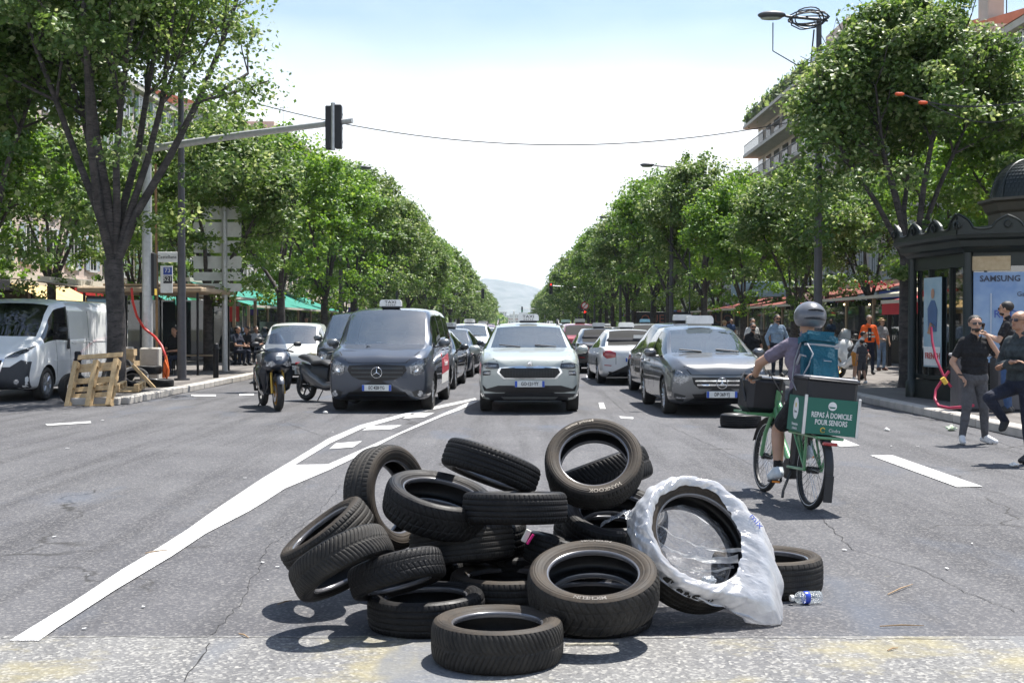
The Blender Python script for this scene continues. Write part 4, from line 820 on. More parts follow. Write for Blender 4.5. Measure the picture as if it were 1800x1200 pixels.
def wheel_meshes(r, w_, spokes=10):
    ti = MB(); rr = r * .66; ti.lathe([(rr, w_ * .42), (rr + .02, w_ * .5), (r * .93, w_ * .5), (r, w_ * .38), (r, -w_ * .38), (r * .93, -w_ * .5), (rr + .02, -w_ * .5), (rr, -w_ * .42), (rr, w_ * .42)], 28, 'x'); tm = ti.mesh('tyre', rubber, 50)
    ri = MB(); ri.lathe([(rr, w_ * .43), (rr - .03, w_ * .43), (rr - .045, w_ * .2), (rr - .045, -w_ * .3)], 24, 'x'); ri.lathe([(.075, w_ * .36), (.06, w_ * .42), (0, w_ * .43)], 12, 'x'); ri.lathe([(.06, .0), (rr - .04, .0)], 18, 'x')
    for k in range(spokes):
        a = 2 * PI * k / spokes; ri.tube([(w_ * .36, .05 * math.cos(a), .05 * math.sin(a)), (w_ * .40, (rr - .03) * math.cos(a), (rr - .03) * math.sin(a))], [.022, .030], 5, flat=.6)
    return tm, ri.mesh('rim', alloy, 45)
def resample(pts, step=.04):
    out = []
    for i in range(len(pts)):
        p, q = Vector(pts[i]), Vector(pts[(i + 1) % len(pts)]); n = max(1, int((q - p).length / step))
        for k in range(n): out.append(p.lerp(q, k / n))
    return out
def decal(bvh, pts, m, name, parent, off=.006, thick=.03, axis='f', step=.05, y0=None, smooth=60):
    """a real panel that follows the body: outline given in the front (x,z) or side (y,z) elevation"""
    o = resample(pts, step); n = len(o); xs = [p.x for p in o]; ys = [p.y for p in o]; ins = []
    x = min(xs) + step / 2
    while x < max(xs):
        y = min(ys) + step / 2
        while y < max(ys): ins.append(Vector((x, y))); y += step
        x += step
    def inside(q):
        c = False
        for i in range(n):
            a, b_ = o[i], o[i - 1]
            if (a.y > q.y) != (b_.y > q.y) and q.x < (b_.x - a.x) * (q.y - a.y) / (b_.y - a.y) + a.x: c = not c
        return c and min((q - p).length for p in o) > step * .4
    ins = [q for q in ins if inside(q)]
    vs, es, fs, *_ = delaunay_2d_cdt(o + ins, [(i, (i + 1) % n) for i in range(n)], [list(range(n))], 1, 1e-5)
    dirv = {'f': Vector((0, 1, 0)), 'b': Vector((0, -1, 0)), 'l': Vector((1, 0, 0)), 'r': Vector((-1, 0, 0))}[axis]; P = []; last = None; fails = []
    for v in vs:
        org = Vector((v.x, 0, v.y)) - dirv * 12 if axis in 'fb' else Vector((0, v.x, v.y)) - dirv * 6
        h = bvh.ray_cast(org, dirv, 30)
        if h[0] is None: fails.append(len(P)); P.append(None)
        else: P.append(h[0] - dirv * off)
    good = [p for p in P if p is not None]
    if not good: return None
    for i in fails:
        v = vs[i]; g_ = min(good, key=lambda p: ((p.x if axis in 'fb' else p.y) - v.x) ** 2 + (p.z - v.y) ** 2); P[i] = Vector((v.x, g_.y, v.y)) if axis in 'fb' else Vector((g_.x, v.x, v.y))
    nb = len(P); b = MB(); edge = {}
    for f in fs:
        for i in range(len(f)): e = (f[i], f[(i + 1) % len(f)]); edge[e] = edge.get(e, 0) + 1
    sk = [e for e in edge if (e[1], e[0]) not in edge]
    b.add(P + [p + dirv * thick for p in P], [tuple(f) for f in fs] + [(e[1], e[0], e[0] + nb, e[1] + nb) for e in sk]); return b.build(name, m, parent, smooth)
def mir(pts): return [(-x, z) for x, z in pts][::-1]
def plate(parent, y, z, txt, back=False, w_=.52, h=.11, tilt=0):
    s = -1 if not back else 1;
    b = MB(); b.box((0, y, z), (w_, .016, h), .004); p = b.build('number_plate', platew, parent)
    for sx in (-1, 1): b = MB(); b.box((sx * (w_ / 2 - .022), y + s * .006, z), (.04, .012, h - .006)); b.build('plate_band', plateb, p)
    if txt: text(txt, h * .80, blm, p, (0, y + s * .0125, z - .002), (R(90), 0, 0 if not back else PI), sx=.72, extrude=.001, bold=.0012)
def badge(parent, x, y, z, r, kind='star'):
    b = MB().at((x, y, z)); b.tube([(r * math.cos(2 * PI * k / 20), 0, r * math.sin(2 * PI * k / 20)) for k in range(21)], r * .085, 6, cap=False)
    if kind == 'star':
        for k in range(3): a = R(90 + 120 * k); b.tube([(0, -.004, 0), (r * .95 * math.cos(a), 0, r * .95 * math.sin(a))], [r * .13, r * .02], 6)
    else:
        b.lathe([(0, -.004), (r * .8, -.002), (r * .8, .01)], 16, 'y'); b.tube([(-r * .4, -.008, -r * .3), (0, -.008, r * .3), (r * .4, -.008, r * .35)], r * .12, 5)
    return b.build('badge', chrome, parent, 60)
signw = mat('taxi_sign_white', (.74, .74, .72), .35, coat=.5); signg = mat('taxi_sign_green', (.42, .60, .50), .35); signb = mat('taxi_sign_blue', (.25, .50, .64), .35)
def taxi_sign(parent, y, z, txt='TAXI', w_=.42, h=.13, m=None, base=black_pl, dots=False, x=0):
    e = bpy.data.objects.new('roof_sign', None); link(e, parent); e.location = (x, y, z)
    b = MB(); b.box((0, 0, .02), (w_ * .86, .16, .045), .015); b.build('base', base, e)
    b = MB(); hw = w_ / 2; b.prism([(-hw, .04), (-hw * 1.0, .04 + h * .6), (-hw * .9, .04 + h * .93), (-hw * .7, .04 + h), (hw * .7, .04 + h), (hw * .9, .04 + h * .93), (hw, .04 + h * .6), (hw, .04)], -.065, .065, 'y'); b.build('sign_box', m or signw, e, 50)
    if txt:
        text(txt, h * .62, blm, e, (0, -.068, .045 + h * .55), sx=1.25, extrude=.002)
        b = MB()
        for k in range(5): b.box((-.08 + k * .04, -.067, .045 + h * .14), (.025, .006, .014))
        b.build('digits', blm, e)
    if dots:
        b = MB()
        for k in range(4): b.ell((-.09 + k * .06, -.066, .04 + h * .35), (.014, .006, .014), 8, 5)
        b.build('indicator_lamps', blm, e)
    return e
def make_car(S, pm, r=.325, wx=.80, ya=.9, wb=2.7, L=4.4, zsc=1.0, nose=.16, tail=.10, name='parked_car', seats=True, zdash=1.0, ydash=1.35, mirror=(1.55, 1.02), mirm=None, gap=True, rims=10, rail=False, cladding=False):
    t = bpy.data.objects.new(name, None); link(t); me, MI = car_shell(S, nose, tail, zsc)
    slots = [pm, black_pl, wglass, sglass, sglass, wheelw]
    for m in slots: me.materials.append(m)
    me.polygons.foreach_set('material_index', MI)
    o = bpy.data.objects.new('tmp_body', me); C.objects.link(o)
    bmm = bmesh.new(); bmm.from_mesh(me); bmesh.ops.remove_doubles(bmm, verts=bmm.verts, dist=1e-5); bmesh.ops.recalc_face_normals(bmm, faces=bmm.faces); bmm.to_mesh(me); bmm.free()
    c = MB()
    for sx in (-1, 1):
        for y in (ya, ya + wb):
            c.at((sx * (wx + .06), y, r)); c.lathe([(0, -.30), (r + .055, -.30), (r + .055, .30), (0, .30)], 26, 'x')
    co = c.build('tmp_cut', wheelw)
    md = o.modifiers.new('b', 'BOOLEAN'); md.object = co; md.operation = 'DIFFERENCE'; md.solver = 'EXACT'
    try: md.material_mode = 'TRANSFER'
    except Exception: pass
    m2 = bpy.data.meshes.new_from_object(o.evaluated_get(bpy.context.evaluated_depsgraph_get()))
    bpy.data.objects.remove(o); bpy.data.objects.remove(co)
    names = [mm.name if mm else '' for mm in m2.materials]; nslots = [names.index(s.name) if s.name in names else -1 for s in slots]
    bvh = BVHTree.FromPolygons([v.co.copy() for v in m2.vertices], [tuple(p.vertices) for p in m2.polygons])
    idx = [names[p.material_index] for p in m2.polygons]
    def piece(nm, cond, mats, parent=t):
        b = MB(); mp_ = {}; 
        for p in m2.polygons:
            k = cond(idx[p.index], p)
            if k is None: continue
            f = []
            for vi in p.vertices:
                if vi not in mp_: mp_[vi] = len(b.v); b.v.append(m2.vertices[vi].co.copy())
                f.append(mp_[vi])
            b.f.append(tuple(f)); b.m.append(k)
        if not b.f: return None
        me_ = b.mesh(nm, mats, None, False); bm = bmesh.new(); bm.from_mesh(me_); 
        for e in bm.edges:
            if len(e.link_faces) == 2 and e.calc_face_angle(0) > R(38): e.smooth = False
        for f in bm.faces: f.smooth = True
        bm.to_mesh(me_); bm.free(); return mobj(nm, me_, parent)
    piece('body', lambda s, p: 0 if s == pm.name else (1 if s == black_pl.name else (2 if s == wheelw.name else None)), [pm, black_pl, wheelw])
    piece('windshield', lambda s, p: 0 if s == wglass.name else None, [wglass])
    side = [p for p in m2.polygons if idx[p.index] == sglass.name]
    piece('side_window', lambda s, p: 0 if s == sglass.name and abs(p.normal.x) > .5 and p.center.x > 0 else None, [sglass]); piece('side_window', lambda s, p: 0 if s == sglass.name and abs(p.normal.x) > .5 and p.center.x < 0 else None, [sglass])
    piece('rear_window', lambda s, p: 0 if s == sglass.name and abs(p.normal.x) <= .5 else None, [sglass])
    tm, rm = wheel_meshes(r, .215, rims)
    for sx in (-1, 1):
        for y in (ya, ya + wb):
            e = bpy.data.objects.new('wheel', None); link(e, t); e.location = (sx * (wx - .02), y, r); e.rotation_euler = (0, 0, 0 if sx > 0 else PI); mobj('tyre', tm, e); mobj('rim', rm, e)
    if seats:
        zs = zdash
        for sx in (-1, 1):
            b = MB(); b.box((sx * .38, ydash + .95, zs - .28), (.5, .5, .2), .06); b.box((sx * .38, ydash + 1.2, zs + .03), (.5, .16, .58), .06); b.box((sx * .38, ydash + 1.2, zs + .40), (.26, .10, .17), .04); b.build('seat', seatm, t)
        b = MB(); b.box((0, ydash + 2.1, zs + .0), (1.3, .18, .6), .06); b.build('rear_bench', seatm, t)
        b = MB(); b.box((0, ydash + .0, zs - .08), (1.42, .5, .18), .06); b.box((.38, ydash + .18, zs + .02), (.4, .2, .08), .03); b.build('dashboard', dashm, t)
        b = MB().at((.38, ydash + .40, zs + .04), (R(-25), 0, 0)); b.tube([(.18 * math.cos(2 * PI * k / 18), 0, .18 * math.sin(2 * PI * k / 18)) for k in range(19)], .014, 6, cap=False); b.tube([(-.17, 0, 0), (.17, 0, 0)], .02, 5); b.build('steering_wheel', dashm, t, 60)
        b = MB(); b.box((0, ydash + .42, zs + .40), (.22, .03, .06), .01); b.build('rear_view_mirror', black_pl, t)
        b = MB(); b.box((-.48, ydash - .02, zs + .07), (.09, .003, .08)); b.box((-.6, ydash + .03, zs + .06), (.07, .003, .1)); b.build('windshield_sticker', paper, t)
    ym, zm = mirror; hw = max(s[1] for s in S)
    for sx in (-1, 1):
        b = MB(); b.at((sx * (hw + .10), ym, zm)); b.box((0, 0, .02), (.22, .13, .15), .05); b.tube([(-sx * .2, .0, -.05), (0, 0, -.04)], .025, 6); b.build('wing_mirror', mirm or pm, t, 50)
    for sx in (-1, 1):
        for y in (S[4][0] + .35, S[4][0] + 1.35):
            zz = S[4][4] - .12; h = bvh.ray_cast(Vector((sx * 3, y, zz)), Vector((-sx, 0, 0)), 6)
            if h[0]: b = MB(); b.box((h[0].x + sx * .015, y, zz), (.03, .19, .03), .01); b.build('door_handle', pm, t)
    if gap:
        yb_ = [S[3][0] - .05, (S[3][0] + S[-3][0]) / 2 - .1, S[-3][0] - .35]
        for ax in ('l', 'r'):
            for yy in yb_: decal(bvh, [(yy, .42), (yy + .012, .42), (yy + .012, S[4][4] - .02), (yy, S[4][4] - .02)], seamm, 'door_gap', t, .002, .004, ax, .12)
    if rail:
        for sx in (-1, 1):
            y0, y1 = S[4][0] + .1, S[-4][0]; zz = S[5][8] * zsc
            b = MB(); b.tube([(sx * .60, y0, zz - .05), (sx * .59, y0 + .15, zz + .03), (sx * .58, (y0 + y1) / 2, zz + .06), (sx * .58, y1 - .15, zz + .01), (sx * .6, y1, zz - .06)], .018, 6); b.build('roof_rail', black_pl, t)
    return t, bvh
def wipers(t, y, z, w_=1.2):
    for sx in (-1, .2):
        b = MB(); b.tube([(sx * w_ * .42 + w_ * .3, y - .02, z), (sx * w_ * .42, y + .06, z + .035)], .012, 5); b.build('wiper', blm, t)
def finish(t, X, Y, rz, label, cat='taxi', group=None):
    t.location = (X, Y, 0); t.rotation_euler = (0, 0, rz); tag(t, label, cat, group)
#          y    hw   zb   zm  zbelt  wb   wc   zc    zt  tag
VAN = [(.12,.86,.23,.60,.90,.97,.74,.99,1.02,'h'),(.45,.93,.20,.66,1.04,.955,.80,1.10,1.13,'h'),(.98,.955,.20,.70,1.13,.945,.83,1.19,1.215,'w'),(1.66,.96,.20,.72,1.19,.95,.78,1.71,1.85,'s'),(2.30,.962,.20,.72,1.19,.955,.79,1.74,1.90,'p'),(2.40,.962,.20,.72,1.19,.955,.79,1.74,1.90,'s'),(3.45,.962,.20,.72,1.19,.955,.79,1.74,1.91,'p'),(3.55,.962,.20,.72,1.19,.955,.79,1.74,1.91,'s'),(4.65,.955,.22,.72,1.19,.95,.78,1.70,1.87,'p'),(4.95,.94,.25,.72,1.19,.945,.77,1.60,1.76,'h'),(5.05,.92,.3,.72,1.15,.94,.76,1.5,1.62,'h')]
slate = paint('slate_grey_paint', (.052, .062, .082), .5)
t, bv = make_car(VAN, slate, .335, .83, .90, 3.2, zdash=1.12, ydash=1.45, mirror=(1.5, 1.20), mirm=paint('mirror_grey', (.10, .11, .12), .2), name='taxi_van')
decal(bv, [(-.50,.84),(-.53,.76),(-.46,.66),(-.32,.59),(0,.56),(.32,.59),(.46,.66),(.53,.76),(.50,.84),(0,.87)], grillem, 'grille', t, .008)
for z in (.64, .715, .79):
    decal(bv, [(-.47 + abs(z-.75)*.4, z-.012), (.47 - abs(z-.75)*.4, z-.012), (.47 - abs(z-.75)*.4, z+.012), (-.47 + abs(z-.75)*.4, z+.012)], mat('grille_bar', (.05, .055, .06), .35, .4), 'grille_bar', t, .022, .02)
hl = [(.58,.84),(.60,.70),(.66,.66),(.78,.68),(.86,.80),(.885,.98),(.80,.96),(.66,.89)]
for p in (hl, mir(hl)): h_ = decal(bv, p, lampin, 'headlight', t, .010); decal(bv, p, lamp_g, 'lens', h_, .022, .01)
for sx in (-1, 1):
    h = bv.ray_cast(Vector((sx * .68, -5, .78)), Vector((0, 1, 0)))[0]
    b = MB().at((h.x, h.y - .012, .78)); b.lathe([(.055, .01), (.06, -.005), (.03, -.0), (0, .004)], 14, 'y'); b.build('lamp_bowl', chrome, t, 60)
decal(bv, [(-.60,.25),(.60,.25),(.50,.37),(-.50,.37)], grillem, 'lower_grille', t, .008); decal(bv, [(-.52,.30),(.52,.30),(.51,.315),(-.51,.315)], slate, 'lower_bar', t, .018, .02)
fg = [(.66,.28),(.86,.28),(.88,.38),(.72,.41),(.62,.37)]
for p in (fg, mir(fg)): decal(bv, p, black_pl, 'fog_light_panel', t, .006)
for sx in (-1, 1):
    h = bv.ray_cast(Vector((sx * .76, -5, .34)), Vector((0, 1, 0)))[0]; b = MB().at((h.x, h.y - .01, .34)); b.lathe([(.05, .02), (.055, -.01), (.0, -.012)], 14, 'y'); b.build('fog_light', lampin, t, 60)
ny = bv.ray_cast(Vector((0, -5, .72)), Vector((0, 1, 0)))[0].y; badge(t, 0, ny - .035, .715, .095)
plate(t, ny - .03, .445, 'EC·428·YG'); taxi_sign(t, 1.85, 1.875); wipers(t, 1.0, 1.235, 1.3)
for sx in (-1, 1): decal(bv, [(sx * .50, .885), (sx * .515, .88), (sx * .80, 1.14), (sx * .79, 1.15)][::sx], seamm, 'bonnet_gap', t, .003, .005, 'f', .08)
decal(bv, [(-.50, .885), (.50, .885), (.50, .893), (-.50, .893)], seamm, 'bonnet_gap', t, .003, .005, 'f', .08)
b = MB(); b.box((-.25, 1.28, 1.235), (.30, .16, .004)); b.build('paper_sheet', paper, t)
for (p, m) in (([(2.15,.42),(3.6,.42),(3.6,.64),(2.15,.60)], whm), ([(2.15,.60),(3.6,.64),(3.6,.98),(2.15,.90)], mat('advert_red', (.40, .02, .04), .4))): decal(bv, p, m, 'side_advert', t, .004, .008, 'r', .12)
decal(bv, [(2.0,.92),(2.2,.96),(2.2,1.02),(2.0,.99)], MATS['advert_red'], 'side_advert', t, .004, .008, 'r', .12)
text('Azuréenne', .16, whm, t, (.972, 2.9, .80), (R(90), 0, R(90)))
for i in range(6): a = i * PI / 3; b = MB().at((-.28 + .05 * math.cos(a), .72 + .05 * math.sin(a), 0)); 
hh = bv.ray_cast(Vector((-.28, .70, 3)), Vector((0, 0, -1)))[0]
b = MB()
for i in range(3): b.at(hh + Vector((0, 0, .004)), (R(-12), 0, i * PI / 3)); b.box((0, 0, 0), (.025, .13, .004))
b.build('emblem', mat('emblem_grey', (.25, .27, .30), .4), t)
finish(t, -2.45, 22.25, R(-2.0), 'slate grey taxi van with lit roof sign, red side advert and plate EC-428-YG', 'taxi')
van1 = t
# dark van behind it
dkblue = paint('dark_slate_paint', (.03, .036, .045), .4); v2 = copy_tree(van1, None, {slate.name: dkblue})
for ch in list(v2.children):
    if ch.name.split('.')[0] in ('lettering', 'side_advert', 'roof_sign', 'paper_sheet', 'emblem', 'number_plate'):
        for c2 in list(ch.children):
            for c3 in list(c2.children): bpy.data.objects.remove(c3)
            bpy.data.objects.remove(c2)
        bpy.data.objects.remove(ch)
plate(v2, ny - .03, .445, 'DJ·114·RF'); v2.name = 'parked_van'; finish(v2, -4.02, 30.6, R(-1), 'dark van half hidden behind the slate grey taxi van and the motorcycles', 'van')

SUV = [(.14,.84,.24,.58,.86,.97,.70,.97,1.00,'h'),(.50,.90,.21,.66,.96,.96,.76,1.05,1.08,'h'),(1.22,.92,.20,.72,1.05,.955,.78,1.13,1.145,'w'),(1.95,.92,.20,.72,1.05,.95,.66,1.44,1.54,'s'),(2.45,.92,.20,.72,1.06,.95,.67,1.48,1.60,'p'),(2.54,.92,.20,.72,1.06,.95,.67,1.48,1.605,'s'),(3.35,.92,.20,.74,1.08,.95,.66,1.46,1.60,'p'),(3.5,.92,.21,.76,1.09,.94,.65,1.44,1.58,'q'),(4.05,.90,.26,.78,1.10,.93,.68,1.22,1.27,'h'),(4.25,.87,.32,.78,1.05,.92,.66,1.10,1.12,'h')]
sage = paint('pale_grey_green_paint', (.37, .40, .375), .15)
t, bv = make_car(SUV, sage, .345, .80, .88, 2.64, zdash=1.05, ydash=1.55, mirror=(1.75, 1.08), name='taxi_suv', rail=True)
gp = [(-.50,.80),(-.535,.73),(-.44,.635),(.44,.635),(.535,.73),(.50,.80),(.12,.825),(0,.80),(-.12,.825)]
decal(bv, [(x * 1.07, .725 + (z - .725) * 1.22) for x, z in gp], chrome, 'grille_frame', t, .008); decal(bv, gp, grillem, 'grille', t, .016)
for k in range(19):
    x = -.45 + .05 * k; zz = .625 + max(0, abs(x) - .42) * .9; decal(bv, [(x - .007, zz + .02), (x + .007, zz + .02), (x + .007, .785), (x - .007, .785)], black_pl, 'grille_slat', t, .030, .02)
hl = [(.55,.89),(.53,.80),(.70,.785),(.84,.80),(.85,.86),(.76,.905)]
for p in (hl, mir(hl)):
    h_ = decal(bv, p, black_pl, 'headlight', t, .010); decal(bv, [(sgn * abs(x) , z) for sgn in ((1,) if p is hl else (-1,)) for x, z in ([(.57,.87),(.57,.83),(.80,.82),(.81,.85)] if p is hl else [(.57,.87),(.81,.85),(.80,.82),(.57,.83)])], lampin, 'lamp_bowl', h_, .016, .01); decal(bv, p, lamp_g, 'lens', h_, .024, .01)
fg = [(.69,.76),(.69,.68),(.82,.67),(.85,.75)]
for p in (fg, mir(fg)): f_ = decal(bv, p, black_pl, 'fog_light_panel', t, .006); decal(bv, [(x * .98 + (.01 if x > 0 else -.01), .715 + (z - .715) * .5) for x, z in p], lampin, 'fog_light', f_, .012, .01)
decal(bv, [(-.84,.52),(-.80,.40),(-.60,.38),(.60,.38),(.80,.40),(.84,.52),(.76,.44),(.55,.50),(-.55,.50),(-.76,.44)], grillem, 'lower_grille', t, .008)
decal(bv, [(-.86,.35),(-.80,.22),(.80,.22),(.86,.35),(.60,.365),(-.60,.365)], black_pl, 'bumper_skirt', t, .012); decal(bv, [(-.45,.25),(.45,.25),(.5,.30),(-.5,.30)], mat('skid_plate', (.2, .21, .21), .4, .4), 'skid_plate', t, .022, .02)
ny = bv.ray_cast(Vector((0, -5, .53)), Vector((0, 1, 0)))[0].y; nb = bv.ray_cast(Vector((0, -5, .86)), Vector((0, 1, 0)))[0].y; badge(t, 0, nb - .02, .875, .047, 'arrow')
decal(bv, [(-.27,.805),(.27,.805),(.22,.83),(-.22,.83)], chrome, 'grille_lip', t, .02, .01); text('ŠKODA', .028, blm, t, (0, nb - .06, .812), sx=1.3)
plate(t, ny - .025, .53, 'GO·121·YY'); taxi_sign(t, 2.25, 1.60, w_=.40); wipers(t, 1.15, 1.16, 1.3)
for sx in (-1, 1): decal(bv, [(sx * .56, .915), (sx * .575, .912), (sx * .78, 1.08), (sx * .77, 1.09)][::sx], seamm, 'bonnet_gap', t, .003, .005, 'f', .08); decal(bv, [(sx * .30, .92), (sx * .31, .918), (sx * .42, 1.07), (sx * .41, 1.07)][::sx], mat('crease_grey_green', (.31, .345, .32), .3), 'bonnet_crease', t, .008, .008, 'f', .08)  # crease strips in a grey green slightly darker than the bonnet paint
finish(t, .26, 21.9, 0, 'pale grey green taxi suv with roof sign and plate GO-121-YY in the middle lane', 'taxi'); suv1 = t

MPV = [(.14,.82,.22,.52,.74,.97,.66,.86,.90,'h'),(.50,.87,.19,.58,.88,.96,.73,.975,1.00,'h'),(1.10,.89,.18,.62,.98,.955,.76,1.055,1.07,'w'),(1.98,.893,.18,.64,1.00,.95,.64,1.40,1.49,'s'),(2.45,.893,.18,.64,1.01,.95,.65,1.44,1.555,'p'),(2.53,.893,.18,.64,1.01,.95,.65,1.44,1.558,'s'),(3.35,.893,.18,.66,1.03,.95,.64,1.42,1.55,'p'),(3.50,.89,.20,.68,1.04,.94,.63,1.40,1.53,'q'),(4.05,.87,.25,.70,1.02,.93,.66,1.12,1.17,'h'),(4.20,.85,.3,.70,.98,.92,.64,1.02,1.04,'h')]
silver = paint('graphite_silver_paint', (.14, .145, .15), .7)
t, bv = make_car(MPV, silver, .32, .78, .86, 2.7, zdash=.98, ydash=1.5, mirror=(1.62, 1.04), name='taxi_car')
gp = [(-.50,.67),(-.47,.56),(-.38,.48),(.38,.48),(.47,.56),(.50,.67)]
decal(bv, gp, grillem, 'grille', t, .010)
for z in (.545, .615): decal(bv, [(-.47 + (.67 - z) * .4, z-.013), (.47 - (.67 - z) * .4, z-.013), (.47 - (.67 - z) * .4, z+.013), (-.47 + (.67 - z) * .4, z+.013)], chrome, 'grille_bar', t, .024, .02)
hl = [(.55,.70),(.57,.60),(.70,.54),(.80,.60),(.86,.72),(.84,.80),(.72,.79)]
for p in (hl, mir(hl)): h_ = decal(bv, p, lampin, 'headlight', t, .010); decal(bv, p, lamp_g, 'lens', h_, .022, .01)
decal(bv, [(-.50,.39),(-.42,.26),(.42,.26),(.50,.39)], grillem, 'lower_grille', t, .008)
fg = [(.60,.36),(.64,.26),(.84,.28),(.86,.38),(.84,.42)]
for p in (fg, mir(fg)): f_ = decal(bv, p, black_pl, 'side_intake', t, .006); decal(bv, [(x * .97, .325 + (z - .34) * .22) for x, z in p], lampin, 'daylight_lamp', f_, .014, .01)
decal(bv, [(-.70,.215),(.70,.215),(.68,.235),(-.68,.235)], chrome, 'bumper_trim', t, .012, .02)
ny = bv.ray_cast(Vector((0, -5, .56)), Vector((0, 1, 0)))[0].y; badge(t, 0, ny - .04, .575, .092); plate(t, ny - .03, .385, 'DP·369·YJ')
taxi_sign(t, 2.15, 1.545, None, .5, .15, base=mat('sign_foot', (.4, .38, .33), .5)); wipers(t, 1.05, 1.09, 1.3)
for sx in (-1, 1): decal(bv, [(sx * .50, .72), (sx * .515, .715), (sx * .74, .99), (sx * .73, 1.0)][::sx], seamm, 'bonnet_gap', t, .003, .005, 'f', .08)
decal(bv, [(-.50, .712), (.50, .712), (.50, .72), (-.50, .72)], seamm, 'bonnet_gap', t, .003, .005, 'f', .08)
finish(t, 3.50, 21.2, R(1.5), 'graphite silver taxi hatchback with plate DP-369-YJ beside the cyclist', 'taxi'); mpv1 = t

SED = [(.14,.82,.20,.50,.70,.97,.66,.76,.79,'h'),(.50,.88,.17,.58,.82,.96,.74,.88,.90,'h'),(1.45,.90,.17,.62,.90,.955,.76,.96,.975,'w'),(2.20,.90,.17,.62,.92,.95,.60,1.34,1.42,'s'),(2.62,.90,.17,.62,.93,.95,.61,1.36,1.455,'p'),(2.70,.90,.17,.62,.93,.95,.61,1.36,1.455,'s'),(3.45,.90,.17,.62,.95,.95,.60,1.32,1.42,'q'),(4.20,.90,.18,.64,.97,.94,.72,1.00,1.03,'h'),(4.65,.88,.24,.66,.96,.93,.70,.98,1.00,'h'),(4.80,.85,.3,.66,.90,.92,.66,.92,.94,'h')]
blackp = paint('black_paint', (.008, .009, .012), .1); whitep = paint('white_paint', (.62, .63, .63)); navy = paint('dark_blue_grey_paint', (.03, .04, .055), .4)
def generic_front(t, bv, ptxt, sign=True, star=True, zg=.55):
    decal(bv, [(-.42,zg+.12),(-.45,zg),(-.36,zg-.12),(.36,zg-.12),(.45,zg),(.42,zg+.12)], grillem, 'grille', t, .010)
    hl = [(.52,zg+.10),(.56,zg+.0),(.70,zg-.02),(.84,zg+.08),(.85,zg+.16),(.70,zg+.15)]
    for p in (hl, mir(hl)): decal(bv, p, lampin, 'headlight', t, .012)
    decal(bv, [(-.6,.32),(-.55,.22),(.55,.22),(.6,.32)], grillem, 'lower_grille', t, .008); y = bv.ray_cast(Vector((0, -5, zg)), Vector((0, 1, 0)))[0].y
    if star: badge(t, 0, y - .02, zg, .08)
    plate(t, y - .015, .36, ptxt)
def generic_rear(t, bv, ptxt, zl=.82, trunk=True):
    tl = [(.50,zl+.02),(.52,zl-.10),(.74,zl-.13),(.88,zl-.02),(.86,zl+.06),(.66,zl+.08)]
    for p in (tl, mir(tl)): decal(bv, p, redl, 'tail_light', t, .012, axis='b')
    decal(bv, [(-.70,.36),(-.62,.22),(.62,.22),(.70,.36),(.5,.33),(-.5,.33)], black_pl, 'diffuser', t, .008, axis='b')
    for sx in (-1, 1): decal(bv, [(sx * .40, .27), (sx * .60, .27), (sx * .60, .32), (sx * .40, .32)][::sx], chrome, 'exhaust_trim', t, .016, .02, 'b'); decal(bv, [(sx * .62, .50), (sx * .80, .51), (sx * .80, .53), (sx * .62, .52)][::sx], redl, 'reflector', t, .008, .01, 'b')
    for sx in (-1, 1): decal(bv, [(sx*.50, zl - .28), (sx*.512, zl - .28), (sx*.512, zl + .1), (sx*.50, zl + .1)], seamm, 'boot_gap', t, .002, .004, 'b', .12)
    y = bv.ray_cast(Vector((0, 12, zl - .12)), Vector((0, -1, 0)))[0].y; badge(t, 0, y + .01, zl + .02, .045); plate(t, y + .02, zl - .16, ptxt, True)
t, bv = make_car(SED, blackp, .325, .80, .85, 2.9, zdash=.92, ydash=1.8, mirror=(2.0, .98), name='taxi_car'); generic_front(t, bv, 'FB·207·KS'); generic_rear(t, bv, None) if 0 else None
taxi_sign(t, 2.6, 1.455, 'TAXI'); finish(t, -2.35, 29.6, R(-2.2), 'black taxi saloon directly behind the slate grey taxi van', 'taxi'); sedF = t
t, bv = make_car(SED, whitep, .325, .80, .85, 2.9, zdash=.92, ydash=1.8, mirror=(2.0, .98), name='taxi_car'); generic_rear(t, bv, 'ED·551·ZA'); taxi_sign(t, 2.75, 1.455, None, dots=True); t.children[-1].rotation_euler = (0, 0, PI)
b = MB(); b.box((-.2, 3.95, 1.19), (.28, .003, .2)); o_ = b.build('rear_notice', paper, t); o_.rotation_euler = (0, 0, 0)
finish(t, 2.98, 32.2 + 4.9, PI + R(1.5), 'white taxi saloon seen from behind with red tail lights', 'taxi'); sedR = t
FBK = [(.14,.86,.20,.52,.74,.97,.68,.80,.83,'h'),(.50,.93,.18,.62,.88,.96,.76,.95,.97,'h'),(1.15,.955,.18,.68,.98,.955,.79,1.04,1.055,'w'),(2.10,.96,.18,.70,1.02,.95,.66,1.46,1.56,'s'),(2.55,.96,.18,.70,1.03,.95,.67,1.50,1.62,'p'),(2.62,.96,.18,.70,1.03,.95,.67,1.50,1.62,'s'),(3.50,.96,.18,.72,1.08,.95,.66,1.42,1.55,'q'),(4.45,.94,.22,.76,1.10,.93,.74,1.14,1.17,'h'),(4.70,.90,.3,.76,1.02,.92,.70,1.05,1.07,'h')]
t, bv = make_car(FBK, blackp, .35, .84, .85, 2.89, zdash=1.0, ydash=1.5, mirror=(1.7, 1.05), name='taxi_car'); generic_rear(t, bv, 'GH·830·LM', .95); taxi_sign(t, 2.7, 1.62, None, dots=True); t.children[-1].rotation_euler = (0, 0, PI)
finish(t, 3.62, 25.9 + 4.8, PI + R(2.6), 'glossy black fastback taxi seen from behind, left of the graphite silver taxi', 'taxi'); fbk = t

